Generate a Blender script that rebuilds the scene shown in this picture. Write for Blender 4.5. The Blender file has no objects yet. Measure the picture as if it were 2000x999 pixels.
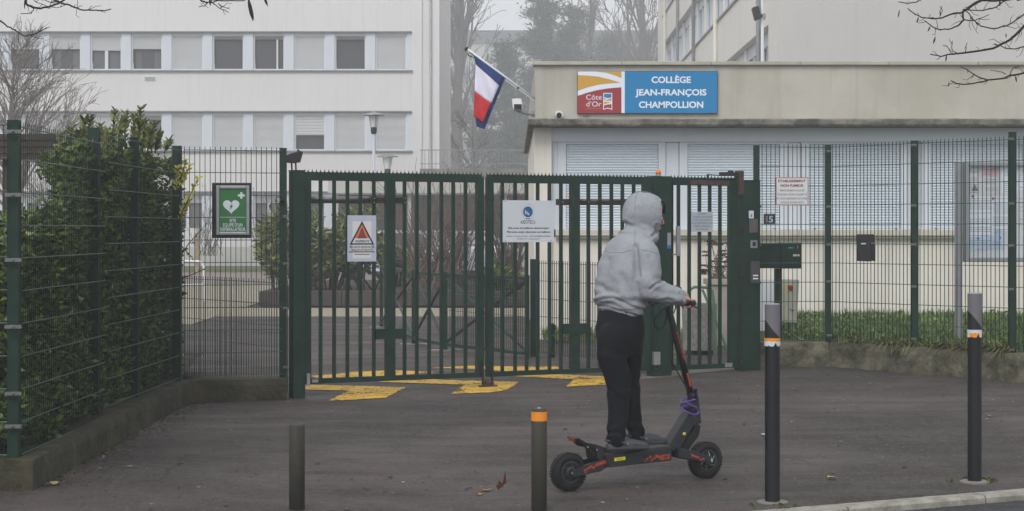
import bpy, bmesh, math, random
import numpy as np
from mathutils import Vector, Matrix, noise

random.seed(7); rng = np.random.default_rng(7)
sc = bpy.context.scene
COL = sc.collection
F = 3650.0          # focal length in photo pixels (2000 wide)
CAM = 1.6           # eye height
HOR = 450.0

# ------------------------------------------------------------------ camera, world, sun, exposure
cam = bpy.data.cameras.new('camera'); camo = bpy.data.objects.new('camera', cam); COL.objects.link(camo)
cam.sensor_width = 36; cam.lens = F/2000*36; cam.shift_y = (HOR-499.5)/2000
cam.clip_start = .1; cam.clip_end = 3000
camo.location = (0, 0, CAM); camo.rotation_euler = (math.radians(90), 0, 0)
sc.camera = camo

SUN_EL, SUN_AZ = 42, 200
W = bpy.data.worlds.new('World'); sc.world = W; W.use_nodes = True
nt = W.node_tree; nt.nodes.clear()
sky = nt.nodes.new('ShaderNodeTexSky'); sky.sky_type = 'NISHITA'; sky.sun_disc = False
sky.sun_elevation = math.radians(SUN_EL); sky.sun_rotation = math.radians(SUN_AZ)
sky.dust_density = 4; sky.air_density = 1.0
hs = nt.nodes.new('ShaderNodeHueSaturation'); hs.inputs['Saturation'].default_value = .2
bg = nt.nodes.new('ShaderNodeBackground'); bg.inputs[1].default_value = .13
wo = nt.nodes.new('ShaderNodeOutputWorld')
# overcast: the clear sky is veiled by an even grey cloud layer
cl_ = nt.nodes.new('ShaderNodeMix'); cl_.data_type = 'RGBA'; cl_.inputs[0].default_value = .8; cl_.inputs[7].default_value = (6.4, 6.6, 6.9, 1)
nt.links.new(sky.outputs[0], hs.inputs['Color']); nt.links.new(hs.outputs[0], cl_.inputs[6]); nt.links.new(cl_.outputs[2], bg.inputs[0]); nt.links.new(bg.outputs[0], wo.inputs[0])

sl = bpy.data.lights.new('sun', 'SUN'); sl.energy = 1.2; sl.angle = math.radians(28); sl.color = (1, .97, .93)
so = bpy.data.objects.new('sun', sl); COL.objects.link(so)
so.rotation_euler = (math.radians(90-SUN_EL), 0, math.radians(180-SUN_AZ)); so.location = (0, 0, 30)
sc.view_settings.view_transform = 'Standard'; sc.view_settings.look = 'None'
sc.view_settings.exposure = .25; sc.view_settings.gamma = 1.0
sc.cycles.use_denoising = True
sc.cycles.max_bounces = 8; sc.cycles.diffuse_bounces = 3; sc.cycles.volume_bounces = 4
sc.cycles.transparent_max_bounces = 12
HAZE_DENSITY = .0027

# ------------------------------------------------------------------ helpers
def lin(c):
    c = c/255.0
    return c/12.92 if c <= .04045 else ((c+.055)/1.055)**2.4
def RGB(r, g, b): return (lin(r), lin(g), lin(b))
def sm(a, b, x):
    t = max(0., min(1., (x-a)/(b-a))); return t*t*(3-2*t)
def G(x, y):
    t = max(-.6, min(1.4, (x+2.9)/6.4)); yy = min(y, 21)
    zl = -1.57+.0095*(yy-11.33); zr = -1.40+.02*(yy-19.5)
    z = zl+(zr-zl)*t
    z -= .06*sm(-2.5, -.3, x)*sm(15, 11.6, y)
    if y > 21: z += (-1.45-z)*sm(21, 27, y)
    return CAM+z
def P(px, py, y): return Vector(((px-1000)/F*y, y, CAM+(HOR-py)/F*y))
def X(px, y): return (px-1000)/F*y
def Z(py, y): return CAM+(HOR-py)/F*y
def gp(px, py, up=0.0):
    y = 15.0
    k = (px-1000)/F; s = (HOR-py)/F
    lo, hi = 5., 200.
    for _ in range(50):
        m = (lo+hi)/2
        if CAM+s*m > G(k*m, m)+up: lo = m
        else: hi = m
    return Vector((k*lo, lo, G(k*lo, lo)+up))

MATS = {}
def mat(name, col, rough=.6, var=.12, scale=3., bump=0., bscale=60., metal=0., spec=.4, col2=None, emit=None,
        streak=0., dirt=None, dirt_amt=0., dirt_scale=1.2, island=False, aniso=None, speck=0., trans=0.):
    if name in MATS: return MATS[name]
    m = bpy.data.materials.new(name); m.use_nodes = True; n = m.node_tree.nodes; l = m.node_tree.links
    b = n['Principled BSDF']
    b.inputs['Roughness'].default_value = rough; b.inputs['Metallic'].default_value = metal
    b.inputs['Specular IOR Level'].default_value = spec
    geo = n.new('ShaderNodeNewGeometry')
    mp = n.new('ShaderNodeMapping'); l.new(geo.outputs['Position'], mp.inputs[0])
    if aniso: mp.inputs['Scale'].default_value = aniso
    c1 = tuple(max(0, x*(1-var)) for x in col)+(1,)
    c2 = tuple(min(1, x*(1+var)) for x in (col2 or col))+(1,)
    cr = n.new('ShaderNodeMix'); cr.data_type = 'RGBA'
    cr.inputs[6].default_value = c1; cr.inputs[7].default_value = c2
    if island:
        l.new(geo.outputs['Random Per Island'], cr.inputs[0])
    else:
        nz = n.new('ShaderNodeTexNoise'); nz.inputs['Scale'].default_value = scale; nz.inputs['Detail'].default_value = 6
        nz.inputs['Roughness'].default_value = .65
        l.new(mp.outputs[0], nz.inputs['Vector'])
        rp = n.new('ShaderNodeMapRange'); rp.inputs[1].default_value = .3; rp.inputs[2].default_value = .7
        l.new(nz.outputs[0], rp.inputs[0]); l.new(rp.outputs[0], cr.inputs[0])
    out = cr.outputs[2]
    def mixin(out, fac_socket, color, amt):
        mx = n.new('ShaderNodeMix'); mx.data_type = 'RGBA'
        mu = n.new('ShaderNodeMath'); mu.operation = 'MULTIPLY'; mu.inputs[1].default_value = amt; mu.use_clamp = True
        l.new(fac_socket, mu.inputs[0]); l.new(mu.outputs[0], mx.inputs[0])
        l.new(out, mx.inputs[6]); mx.inputs[7].default_value = tuple(color)+(1,)
        return mx.outputs[2]
    if streak:
        m2 = n.new('ShaderNodeMapping'); m2.inputs['Scale'].default_value = (5, 5, .35); l.new(geo.outputs['Position'], m2.inputs[0])
        s2 = n.new('ShaderNodeTexNoise'); s2.inputs['Scale'].default_value = 1.3; s2.inputs['Detail'].default_value = 5
        l.new(m2.outputs[0], s2.inputs['Vector'])
        r2 = n.new('ShaderNodeMapRange'); r2.inputs[1].default_value = .5; r2.inputs[2].default_value = .8; l.new(s2.outputs[0], r2.inputs[0])
        out = mixin(out, r2.outputs[0], tuple(x*.55 for x in col), streak)
    if dirt:
        s3 = n.new('ShaderNodeTexNoise'); s3.inputs['Scale'].default_value = dirt_scale; s3.inputs['Detail'].default_value = 8
        s3.inputs['Roughness'].default_value = .7
        l.new(mp.outputs[0], s3.inputs['Vector'])
        r3 = n.new('ShaderNodeMapRange'); r3.inputs[1].default_value = .42; r3.inputs[2].default_value = .62; l.new(s3.outputs[0], r3.inputs[0])
        out = mixin(out, r3.outputs[0], dirt, dirt_amt)
    if speck:
        s4 = n.new('ShaderNodeTexNoise'); s4.inputs['Scale'].default_value = 110; s4.inputs['Detail'].default_value = 3
        s4.inputs['Roughness'].default_value = .8
        l.new(mp.outputs[0], s4.inputs['Vector'])
        r4 = n.new('ShaderNodeMapRange'); r4.inputs[1].default_value = .55; r4.inputs[2].default_value = .75; l.new(s4.outputs[0], r4.inputs[0])
        out = mixin(out, r4.outputs[0], tuple(min(1, x*2.6) for x in col), speck)
        r5 = n.new('ShaderNodeMapRange'); r5.inputs[1].default_value = .45; r5.inputs[2].default_value = .25; l.new(s4.outputs[0], r5.inputs[0])
        out = mixin(out, r5.outputs[0], tuple(x*.4 for x in col), speck)
    l.new(out, b.inputs['Base Color'])
    if bump:
        bn = n.new('ShaderNodeTexNoise'); bn.inputs['Scale'].default_value = bscale; bn.inputs['Detail'].default_value = 5
        l.new(mp.outputs[0], bn.inputs['Vector'])
        bp = n.new('ShaderNodeBump'); bp.inputs['Strength'].default_value = min(1, bump*40); bp.inputs['Distance'].default_value = bump
        l.new(bn.outputs[0], bp.inputs['Height']); l.new(bp.outputs[0], b.inputs['Normal'])
    if emit:
        b.inputs['Emission Color'].default_value = tuple(emit[:3])+(1,); b.inputs['Emission Strength'].default_value = emit[3]
    if trans:
        b.inputs['Transmission Weight'].default_value = trans; b.inputs['IOR'].default_value = 1.05
    MATS[name] = m
    return m

WLOC = {}
def register(o, w): WLOC[o.name] = Vector(w)
def tag(o, label, cat=None, group=None, kind=None):
    if label: o['label'] = label
    if cat: o['category'] = cat
    if group: o['group'] = group
    if kind: o['kind'] = kind
    return o
def thing(name, loc, label, cat, group=None, kind=None):
    o = bpy.data.objects.new(name, None); COL.objects.link(o); o.location = loc; o.empty_display_size = .1
    register(o, loc); return tag(o, label, cat, group, kind)

class MB:
    """collects polygons (world coordinates after self.T)"""
    def __init__(s, T=None): s.v = []; s.f = []; s.mi = []; s.T = T; s.cm = 0
    def add(s, vs, fs):
        o = len(s.v)
        if s.T is not None: vs = [s.T @ Vector(v) for v in vs]
        s.v += [tuple(v) for v in vs]; s.f += [tuple(i+o for i in f) for f in fs]; s.mi += [s.cm]*len(fs); return s
    def box(s, x0, x1, y0, y1, z0, z1):
        vs = [(x, y, z) for z in (z0, z1) for (x, y) in ((x0, y0), (x1, y0), (x1, y1), (x0, y1))]
        return s.add(vs, [(3, 2, 1, 0), (4, 5, 6, 7), (0, 1, 5, 4), (1, 2, 6, 5), (2, 3, 7, 6), (3, 0, 4, 7)])
    def cbox(s, c, sx, sy, sz): return s.box(c[0]-sx/2, c[0]+sx/2, c[1]-sy/2, c[1]+sy/2, c[2]-sz/2, c[2]+sz/2)
    def bar(s, a, b, w, h, up=(0, 0, 1)):
        a = Vector(a); b = Vector(b); d = (b-a).normalized(); u = Vector(up)
        if abs(d.dot(u)) > .98: u = Vector((0, 1, 0))
        r = d.cross(u).normalized(); u = r.cross(d)
        vs = []
        for p in (a, b):
            for (i, j) in ((-1, -1), (1, -1), (1, 1), (-1, 1)): vs.append(p+r*(i*w/2)+u*(j*h/2))
        return s.add(vs, [(0, 1, 2, 3), (7, 6, 5, 4), (0, 4, 5, 1), (1, 5, 6, 2), (2, 6, 7, 3), (3, 7, 4, 0)])
    def tube(s, pts, r, n=8, cap=True):
        pts = [Vector(p) for p in pts]
        rs = r if isinstance(r, (list, tuple)) else [r]*len(pts)
        vs = []; fs = []; ref = None
        for i, p in enumerate(pts):
            d = (pts[min(i+1, len(pts)-1)]-pts[max(i-1, 0)])
            d = d.normalized() if d.length > 1e-9 else Vector((0, 0, 1))
            if ref is None: ref = Vector((0, 0, 1)) if abs(d.z) < .9 else Vector((1, 0, 0))
            a = d.cross(ref)
            if a.length < 1e-6: a = d.cross(Vector((0, 1, .3)))
            a.normalize(); b = a.cross(d).normalized(); ref = b
            for k in range(n):
                t = 2*math.pi*k/n; vs.append(p+(a*math.cos(t)+b*math.sin(t))*rs[i])
        for i in range(len(pts)-1):
            for k in range(n):
                k2 = (k+1) % n; fs.append((i*n+k, i*n+k2, (i+1)*n+k2, (i+1)*n+k))
        if cap: fs.append(tuple(range(n))); fs.append(tuple(reversed(range((len(pts)-1)*n, len(pts)*n))))
        return s.add(vs, fs)
    def lathe(s, c, prof, n=16, axis=(0, 0, 1)):
        ax = Vector(axis).normalized(); q = ax.to_track_quat('Z', 'Y'); c = Vector(c)
        vs = []; fs = []
        for (r, h) in prof:
            for k in range(n):
                t = 2*math.pi*k/n; vs.append(c+q @ Vector((r*math.cos(t), r*math.sin(t), h)))
        for i in range(len(prof)-1):
            for k in range(n):
                k2 = (k+1) % n; fs.append((i*n+k, i*n+k2, (i+1)*n+k2, (i+1)*n+k))
        fs.append(tuple(reversed(range(n)))); fs.append(tuple(range((len(prof)-1)*n, len(prof)*n)))
        return s.add(vs, fs)
    def ell(s, c, ra, rb, rc, n=12, rot=None):
        vs = []; fs = []; m = n//2+1
        R = rot or Matrix.Identity(3); c = Vector(c)
        for i in range(1, m):
            ph = math.pi*i/m
            for k in range(n):
                t = 2*math.pi*k/n
                vs.append(c+R @ Vector((ra*math.sin(ph)*math.cos(t), rb*math.sin(ph)*math.sin(t), rc*math.cos(ph))))
        top = len(vs); vs.append(c+R @ Vector((0, 0, rc))); vs.append(c+R @ Vector((0, 0, -rc)))
        for i in range(m-2):
            for k in range(n):
                k2 = (k+1) % n; fs.append((i*n+k, (i+1)*n+k, (i+1)*n+k2, i*n+k2))
        for k in range(n):
            k2 = (k+1) % n; fs.append((top, k, k2)); fs.append((top+1, (m-2)*n+k2, (m-2)*n+k))
        return s.add(vs, fs)
    def loft(s, rings, n=20):
        """rings: (center, vecA, vecB)"""
        vs = []; fs = []
        for (c, a, b) in rings:
            c = Vector(c); a = Vector(a); b = Vector(b)
            for k in range(n):
                t = 2*math.pi*k/n; vs.append(c+a*math.cos(t)+b*math.sin(t))
        for i in range(len(rings)-1):
            for k in range(n):
                k2 = (k+1) % n; fs.append((i*n+k, i*n+k2, (i+1)*n+k2, (i+1)*n+k))
        fs.append(tuple(reversed(range(n)))); fs.append(tuple(range((len(rings)-1)*n, len(rings)*n)))
        return s.add(vs, fs)
    def prism(s, poly, y0, y1):
        """poly in (x,z); extruded along y"""
        n = len(poly); vs = [(x, y0, z) for x, z in poly]+[(x, y1, z) for x, z in poly]
        fs = [tuple(range(n)), tuple(reversed(range(n, 2*n)))]
        for i in range(n):
            j = (i+1) % n; fs.append((i, i+n, j+n, j))
        return s.add(vs, fs)
    def build(s, name, m, parent=None, smooth=False, kind=None, label=None, bevel=0):
        me = bpy.data.meshes.new(name)
        off = WLOC.get(parent.name, Vector()) if parent else Vector()
        me.from_pydata([(a-off.x, b-off.y, c-off.z) for a, b, c in s.v], [], s.f)
        for mm in (m if isinstance(m, (list, tuple)) else [m]): me.materials.append(mm)
        if isinstance(m, (list, tuple)): me.polygons.foreach_set('material_index', s.mi)
        bm = bmesh.new(); bm.from_mesh(me); bmesh.ops.recalc_face_normals(bm, faces=bm.faces); bm.to_mesh(me); bm.free()
        if smooth: me.polygons.foreach_set('use_smooth', [True]*len(me.polygons))
        me.update()
        o = bpy.data.objects.new(name, me); COL.objects.link(o)
        if parent: o.parent = parent
        register(o, off)
        if bevel:
            bv = o.modifiers.new('bevel', 'BEVEL'); bv.width = bevel; bv.segments = 2; bv.limit_method = 'ANGLE'
        if kind: o['kind'] = kind
        if label: o['label'] = label
        return o
def inst(src_mesh, name, parent, loc, rz=0):
    o = bpy.data.objects.new(name, src_mesh); COL.objects.link(o)
    off = WLOC.get(parent.name, Vector()) if parent else Vector()
    if parent: o.parent = parent
    o.location = Vector(loc)-off; o.rotation_euler = (0, 0, rz); return o
def single(mb, name, m, label, cat, group=None, kind=None, **k):
    """a thing that is one mesh; origin at its centre bottom"""
    vs = np.array(mb.v); c = Vector((float(vs[:, 0].mean()), float(vs[:, 1].mean()), float(vs[:, 2].min())))
    mb.v = [(a-c.x, b-c.y, d-c.z) for a, b, d in mb.v]
    o = mb.build(name, m, None, **k); o.location = c; register(o, c)
    return tag(o, label, cat, group, kind)

def np_mesh(name, V, Fc, m, parent=None, kind=None, smooth=False, mi=None):
    me = bpy.data.meshes.new(name)
    V = np.asarray(V, dtype=np.float32); Fc = np.asarray(Fc, dtype=np.int32)
    if parent is not None:
        off = WLOC.get(parent.name, Vector()); V = V-np.array(off, dtype=np.float32)
    k = Fc.shape[1]
    me.vertices.add(len(V)); me.vertices.foreach_set('co', V.ravel())
    me.loops.add(Fc.size); me.loops.foreach_set('vertex_index', Fc.ravel())
    me.polygons.add(len(Fc)); me.polygons.foreach_set('loop_start', np.arange(0, Fc.size, k, dtype=np.int32))
    me.polygons.foreach_set('loop_total', np.full(len(Fc), k, dtype=np.int32))
    for mm in (m if isinstance(m, (list, tuple)) else [m]): me.materials.append(mm)
    if mi is not None: me.polygons.foreach_set('material_index', np.asarray(mi, dtype=np.int32))
    me.update(calc_edges=True)
    o = bpy.data.objects.new(name, me); COL.objects.link(o)
    if parent: o.parent = parent
    register(o, WLOC.get(parent.name, Vector()) if parent else Vector())
    if kind: o['kind'] = kind
    return o
def leaves(pts, L, Wd, up=.3, fold=.25, dirs=None):
    """four-vertex folded leaves -> V, F"""
    n = len(pts); pts = np.asarray(pts)
    d = rng.normal(size=(n, 3)); d /= np.linalg.norm(d, axis=1)[:, None]; d[:, 2] = d[:, 2]*.6+up
    if dirs is not None: d = d*.55+np.asarray(dirs)
    d /= np.linalg.norm(d, axis=1)[:, None]
    r = rng.normal(size=(n, 3)); s = np.cross(d, r); s /= np.linalg.norm(s, axis=1)[:, None]
    nn = np.cross(s, d)
    Ls = (L*rng.uniform(.65, 1.25, n))[:, None]; Ws = (Wd*rng.uniform(.7, 1.2, n))[:, None]
    V = np.stack([pts, pts+d*Ls*.5+s*Ws*.5+nn*Ws*fold, pts+d*Ls-nn*Ls*.08, pts+d*Ls*.5-s*Ws*.5+nn*Ws*fold], axis=1).reshape(-1, 3)
    b = np.arange(n)*4
    Fc = np.concatenate([np.stack([b, b+1, b+2], 1), np.stack([b, b+2, b+3], 1)])
    return V, Fc
def bigleaves(pts, dirs, L, Wd, fold=.2):
    """six-vertex leaves"""
    n = len(pts); pts = np.asarray(pts, float); d = np.asarray(dirs, float); d /= np.linalg.norm(d, axis=1)[:, None]
    r = rng.normal(size=(n, 3)); s = np.cross(d, r); s /= np.linalg.norm(s, axis=1)[:, None]; nn = np.cross(s, d)
    nn *= np.sign(nn[:, 2:3]+1e-6)
    Ls = (L*rng.uniform(.7, 1.2, n))[:, None]; Ws = (Wd*rng.uniform(.8, 1.15, n))[:, None]
    V = np.stack([pts, pts+d*Ls*.35+s*Ws*.45+nn*Ws*fold, pts+d*Ls*.7+s*Ws*.38+nn*Ws*fold*.6, pts+d*Ls-nn*Ls*.1,
                  pts+d*Ls*.7-s*Ws*.38+nn*Ws*fold*.6, pts+d*Ls*.35-s*Ws*.45+nn*Ws*fold], axis=1).reshape(-1, 3)
    b = np.arange(n)*6
    Fc = np.concatenate([np.stack([b, b+1, b+2], 1), np.stack([b, b+2, b+3], 1), np.stack([b, b+3, b+4], 1), np.stack([b, b+4, b+5], 1)])
    return V, Fc

def text(s, x, z, h, wfit, m, parent, T, y=-.002, bold=0., align='CENTER', name='lettering', shear=0, depth=.0008, wmax=None):
    """one printed line; x,z = centre (or left) of the baseline in the sign's own frame T"""
    cu = bpy.data.curves.new('lettering', 'FONT'); cu.body = s; cu.size = 1; cu.align_x = 'LEFT'; cu.resolution_u = 3
    cu.offset = bold; cu.shear = shear; cu.extrude = 0
    o = bpy.data.objects.new('tmp', cu); COL.objects.link(o)
    dg = bpy.context.evaluated_depsgraph_get(); dg.update()
    me = bpy.data.meshes.new_from_object(o.evaluated_get(dg)); bpy.data.objects.remove(o)
    vs = np.array([v.co[:] for v in me.vertices])
    caps = .72
    x0, x1 = vs[:, 0].min(), vs[:, 0].max()
    sy = h/caps; sx = (wfit/(x1-x0)) if wfit else sy
    fs = [tuple(p.vertices) for p in me.polygons]
    ox = -(x0+x1)/2 if align == 'CENTER' else -x0
    mb = MB(T); mb.add([((v[0]+ox)*sx+x, y, v[1]*sy+z) for v in vs], fs)
    bpy.data.meshes.remove(me)
    off = WLOC.get(parent.name, Vector())
    me = bpy.data.meshes.new(name); me.from_pydata([(a-off.x, b-off.y, c-off.z) for a, b, c in mb.v], [], mb.f); me.materials.append(m)
    oo = bpy.data.objects.new(name, me); COL.objects.link(oo); oo.parent = parent
    return oo

def apply_mods(o, mods):
    for (t, kw) in mods:
        md = o.modifiers.new(t, t)
        for k, v in kw.items(): setattr(md, k, v)
    dg = bpy.context.evaluated_depsgraph_get(); dg.update()
    me = bpy.data.meshes.new_from_object(o.evaluated_get(dg))
    o.modifiers.clear(); o.data = me
    me.polygons.foreach_set('use_smooth', [True]*len(me.polygons)); return o

# ------------------------------------------------------------------ materials
M_green = mat('dark_green_paint', RGB(12, 42, 34), .5, .2, 7, bump=.001, bscale=160, spec=.25, dirt=RGB(40, 56, 44), dirt_amt=.5, dirt_scale=5, streak=.3)
M_greenwire = mat('green_wire', RGB(14, 38, 32), .5, .1, 6, spec=.25)
M_greenrail = mat('green_rail', RGB(46, 78, 66), .4, .2, 8, spec=.45)
M_greenlit = mat('lit_green_paint', RGB(44, 66, 56), .5, .15, 6)  # railing green made paler: light catching one diagonal is put into the colour
M_rust = mat('rusty_brown_metal', RGB(74, 60, 54), .7, .35, 12, bump=.001, bscale=80, dirt=RGB(45, 36, 32), dirt_amt=.6, dirt_scale=9)
M_dark = mat('dark_plastic', RGB(26, 27, 30), .55, .15, 8)
M_black = mat('black_plastic', RGB(13, 14, 16), .55, .15, 10)
M_clip = mat('dull_clip_metal', RGB(120, 122, 120), .55, .3, 30, metal=.4, dirt=RGB(70, 72, 68), dirt_amt=.7, dirt_scale=30)
M_steel = mat('galvanised_steel', RGB(150, 153, 156), .4, .12, 20, metal=.6)
M_alu = mat('grey_aluminium', RGB(140, 143, 146), .4, .1, 10, metal=.3)
M_white = mat('white_paint', RGB(222, 224, 226), .5, .04, 4)
M_concrete = mat('grey_concrete', RGB(135, 132, 126), .9, .2, 6, bump=.004, bscale=70, dirt=RGB(70, 68, 60), dirt_amt=.5, dirt_scale=3)
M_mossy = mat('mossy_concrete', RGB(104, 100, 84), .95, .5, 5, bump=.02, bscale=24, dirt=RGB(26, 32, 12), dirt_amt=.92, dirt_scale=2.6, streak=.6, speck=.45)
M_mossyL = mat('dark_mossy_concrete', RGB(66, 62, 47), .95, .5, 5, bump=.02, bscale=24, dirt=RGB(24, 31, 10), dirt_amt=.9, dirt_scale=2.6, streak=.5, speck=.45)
M_eave = mat('weathered_eave', RGB(132, 128, 118), .95, .3, 7, bump=.006, bscale=40, dirt=RGB(58, 57, 52), dirt_amt=.8, dirt_scale=3.2, streak=.4)
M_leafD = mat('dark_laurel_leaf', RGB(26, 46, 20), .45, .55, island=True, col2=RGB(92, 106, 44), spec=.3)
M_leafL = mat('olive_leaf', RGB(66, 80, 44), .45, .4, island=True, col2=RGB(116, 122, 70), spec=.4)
M_leafY = mat('yellow_leaf', RGB(160, 160, 60), .5, .3, island=True, col2=RGB(190, 185, 90))
M_grass = mat('grass_blades', RGB(46, 70, 30), .6, .4, island=True, col2=RGB(100, 120, 58))
M_grassdry = mat('dry_grass', RGB(74, 84, 46), .7, .35, island=True, col2=RGB(128, 124, 76))
M_bark = mat('wet_bark', RGB(48, 42, 40), .9, .3, 12, bump=.004, bscale=60)
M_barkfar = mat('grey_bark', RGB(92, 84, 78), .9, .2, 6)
M_conifer = mat('conifer_needles', RGB(34, 52, 38), .8, .4, island=True, col2=RGB(56, 76, 54))
M_glass = mat('dark_window_glass', RGB(58, 62, 66), .15, .15, .8, spec=.6)
M_soil = mat('dark_soil', RGB(52, 44, 34), .95, .35, 8, bump=.02, bscale=20)
M_yellow = mat('yellow_road_paint', RGB(222, 176, 58), .75, .1, 6, bump=.004, bscale=90, dirt=RGB(130, 106, 58), dirt_amt=.6, dirt_scale=14, speck=.25)
M_orange = mat('orange_tape', RGB(228, 140, 30), .5, .1, 9)
M_signwhite = mat('white_sign_sheet', RGB(198, 203, 210), .45, .04, 3)
M_ink = mat('black_print', RGB(30, 30, 32), .6, .02)
M_inkred = mat('dark_red_print', RGB(120, 30, 40), .6, .02)
M_inkblue = mat('blue_print', RGB(40, 70, 130), .6, .1)

exec_parts = []
# ================================================================== SETTING
def asphalt(name, base):
    m = bpy.data.materials.new(name); m.use_nodes = True; n = m.node_tree.nodes; l = m.node_tree.links; b = n['Principled BSDF']
    geo = n.new('ShaderNodeNewGeometry'); P0 = geo.outputs['Position']
    def nz(scale, det=5, rough=.6, sc_=None, kind='ShaderNodeTexNoise'):
        t = n.new(kind); t.inputs['Scale'].default_value = scale
        if kind == 'ShaderNodeTexNoise': t.inputs['Detail'].default_value = det; t.inputs['Roughness'].default_value = rough
        if sc_:
            mp = n.new('ShaderNodeMapping'); mp.inputs['Scale'].default_value = sc_; mp.inputs['Rotation'].default_value = (0, 0, .12); l.new(P0, mp.inputs[0]); l.new(mp.outputs[0], t.inputs['Vector'])
        else: l.new(P0, t.inputs['Vector'])
        return t
    def rng_(sock, a, b_, c=0., d=1.):
        r = n.new('ShaderNodeMapRange'); r.inputs[1].default_value = a; r.inputs[2].default_value = b_; r.inputs[3].default_value = c; r.inputs[4].default_value = d; l.new(sock, r.inputs[0]); return r.outputs[0]
    def mix(f, a, c):
        x = n.new('ShaderNodeMix'); x.data_type = 'RGBA'
        l.new(f, x.inputs[0])
        for i, v in ((6, a), (7, c)):
            if isinstance(v, tuple): x.inputs[i].default_value = v+(1,)
            else: l.new(v, x.inputs[i])
        return x.outputs[2]
    dk = tuple(v*.55 for v in base); lt = tuple(v*1.35 for v in base)
    o = mix(rng_(nz(.55, 6).outputs[0], .42, .58), tuple(v*.6 for v in base), tuple(v*1.35 for v in base))
    o = mix(rng_(nz(1.0, 5, .6, (.5, 3.5, 1)).outputs[0], .5, .66, 0, .7), o, dk)
    o = mix(rng_(nz(2.6, 6, .7).outputs[0], .52, .64, 0, .5), o, tuple(v*.6 for v in base))           # drag marks along the street
    o = mix(rng_(nz(22, 3, .8).outputs[0], .5, .66, 0, .9), o, lt)
    o = mix(rng_(nz(38, 3, .8).outputs[0], .57, .68, 0, .95), o, tuple(v*2.3 for v in base))
    o = mix(rng_(nz(34, 3, .8, (1.2, 1, 1)).outputs[0], .44, .33, 0, 1), o, tuple(v*.25 for v in base))
    o = mix(rng_(nz(11, 4, .7).outputs[0], .64, .7, 0, .8), o, RGB(40, 34, 32))                 # small stains
    vor = n.new('ShaderNodeTexVoronoi'); vor.feature = 'DISTANCE_TO_EDGE'; vor.inputs['Scale'].default_value = .55
    ad = n.new('ShaderNodeMix'); ad.data_type = 'RGBA'; ad.inputs[0].default_value = .12; l.new(P0, ad.inputs[6]); l.new(nz(3, 6, .7).outputs['Color'], ad.inputs[7]); l.new(ad.outputs[2], vor.inputs['Vector'])
    cm = n.new('ShaderNodeMath'); cm.operation = 'MULTIPLY'; l.new(rng_(vor.outputs['Distance'], .006, .001, 0, .75), cm.inputs[0]); l.new(rng_(nz(.8, 3).outputs[0], .5, .58), cm.inputs[1])
    o = mix(cm.outputs[0], o, RGB(30, 27, 26))
    l.new(o, b.inputs['Base Color'])
    l.new(rng_(nz(.9, 5, .65, (.6, 2, 1)).outputs[0], .4, .6, .62, .9), b.inputs['Roughness']); b.inputs['Specular IOR Level'].default_value = .35
    bp = n.new('ShaderNodeBump'); bp.inputs['Strength'].default_value = .6; bp.inputs['Distance'].default_value = .014; l.new(nz(55, 4, .75).outputs[0], bp.inputs['Height']); l.new(bp.outputs[0], b.inputs['Normal'])
    return m
M_asph = asphalt('asphalt', RGB(72, 65, 62))
M_road = asphalt('road_asphalt', RGB(62, 61, 62))
def sheet(name, xs, ys, zf, m, mask=None):
    V = []; idx = {}
    Fc = []
    for j, y in enumerate(ys):
        for i, x in enumerate(xs): V.append((x, y, zf(x, y)))
    nx = len(xs)
    for j in range(len(ys)-1):
        for i in range(nx-1): Fc.append((j*nx+i, j*nx+i+1, (j+1)*nx+i+1, (j+1)*nx+i))
    o = np_mesh(name, V, Fc, m); o['kind'] = 'structure'
    o.data.polygons.foreach_set('use_smooth', [True]*len(o.data.polygons)); return o
# kerb line on the ground (photo: bottom right)
KA = gp(2000, 958); KB = gp(1545, 996)
kd = (KB-KA); kd.z = 0; kd.normalize()
kn = Vector((-kd.y, kd.x, 0))
if kn.y > 0: kn = -kn      # towards the road
def roadside(x, y):        # signed distance beyond the kerb on the road side
    return (Vector((x, y, 0))-Vector((KA.x, KA.y, 0))).dot(kn)
def ground_z(x, y):
    z = G(x, y)+.004*noise.noise(Vector((x*1.3, y*1.3, 0)))
    r = roadside(x, y)
    if r > .06: z -= .25
    return z
xs = sorted(set([-180, -120, -80, -50, -30, -20, -14, -10]+[round(-8+.2*i, 2) for i in range(81)]+[10, 14, 20, 30, 50, 80, 120, 180]))
ys = sorted(set([round(8+.2*i, 2) for i in range(101)]+[29, 30, 32, 34, 38, 44, 50, 60, 80, 110, 150, 200, 300, 420]+[-3, 0, 2, 4, 6, 7]))
sheet('ground', xs, ys, ground_z, M_asph)
# road sheet, lower
def road_z(x, y): return G(x, y)-.03
o = []
V = []; Fc = []
for i in range(41):
    a = KA+kd*(-4+i*.45)
    for w in (0.13, .8, 2.5, 8.0):
        p = a+kn*w; V.append((p.x, p.y, G(p.x, p.y)-.035))
for i in range(40):
    for j in range(3): Fc.append((i*4+j, i*4+j+1, (i+1)*4+j+1, (i+1)*4+j))
road = np_mesh('road', V, Fc, M_road); road['kind'] = 'structure'
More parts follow.
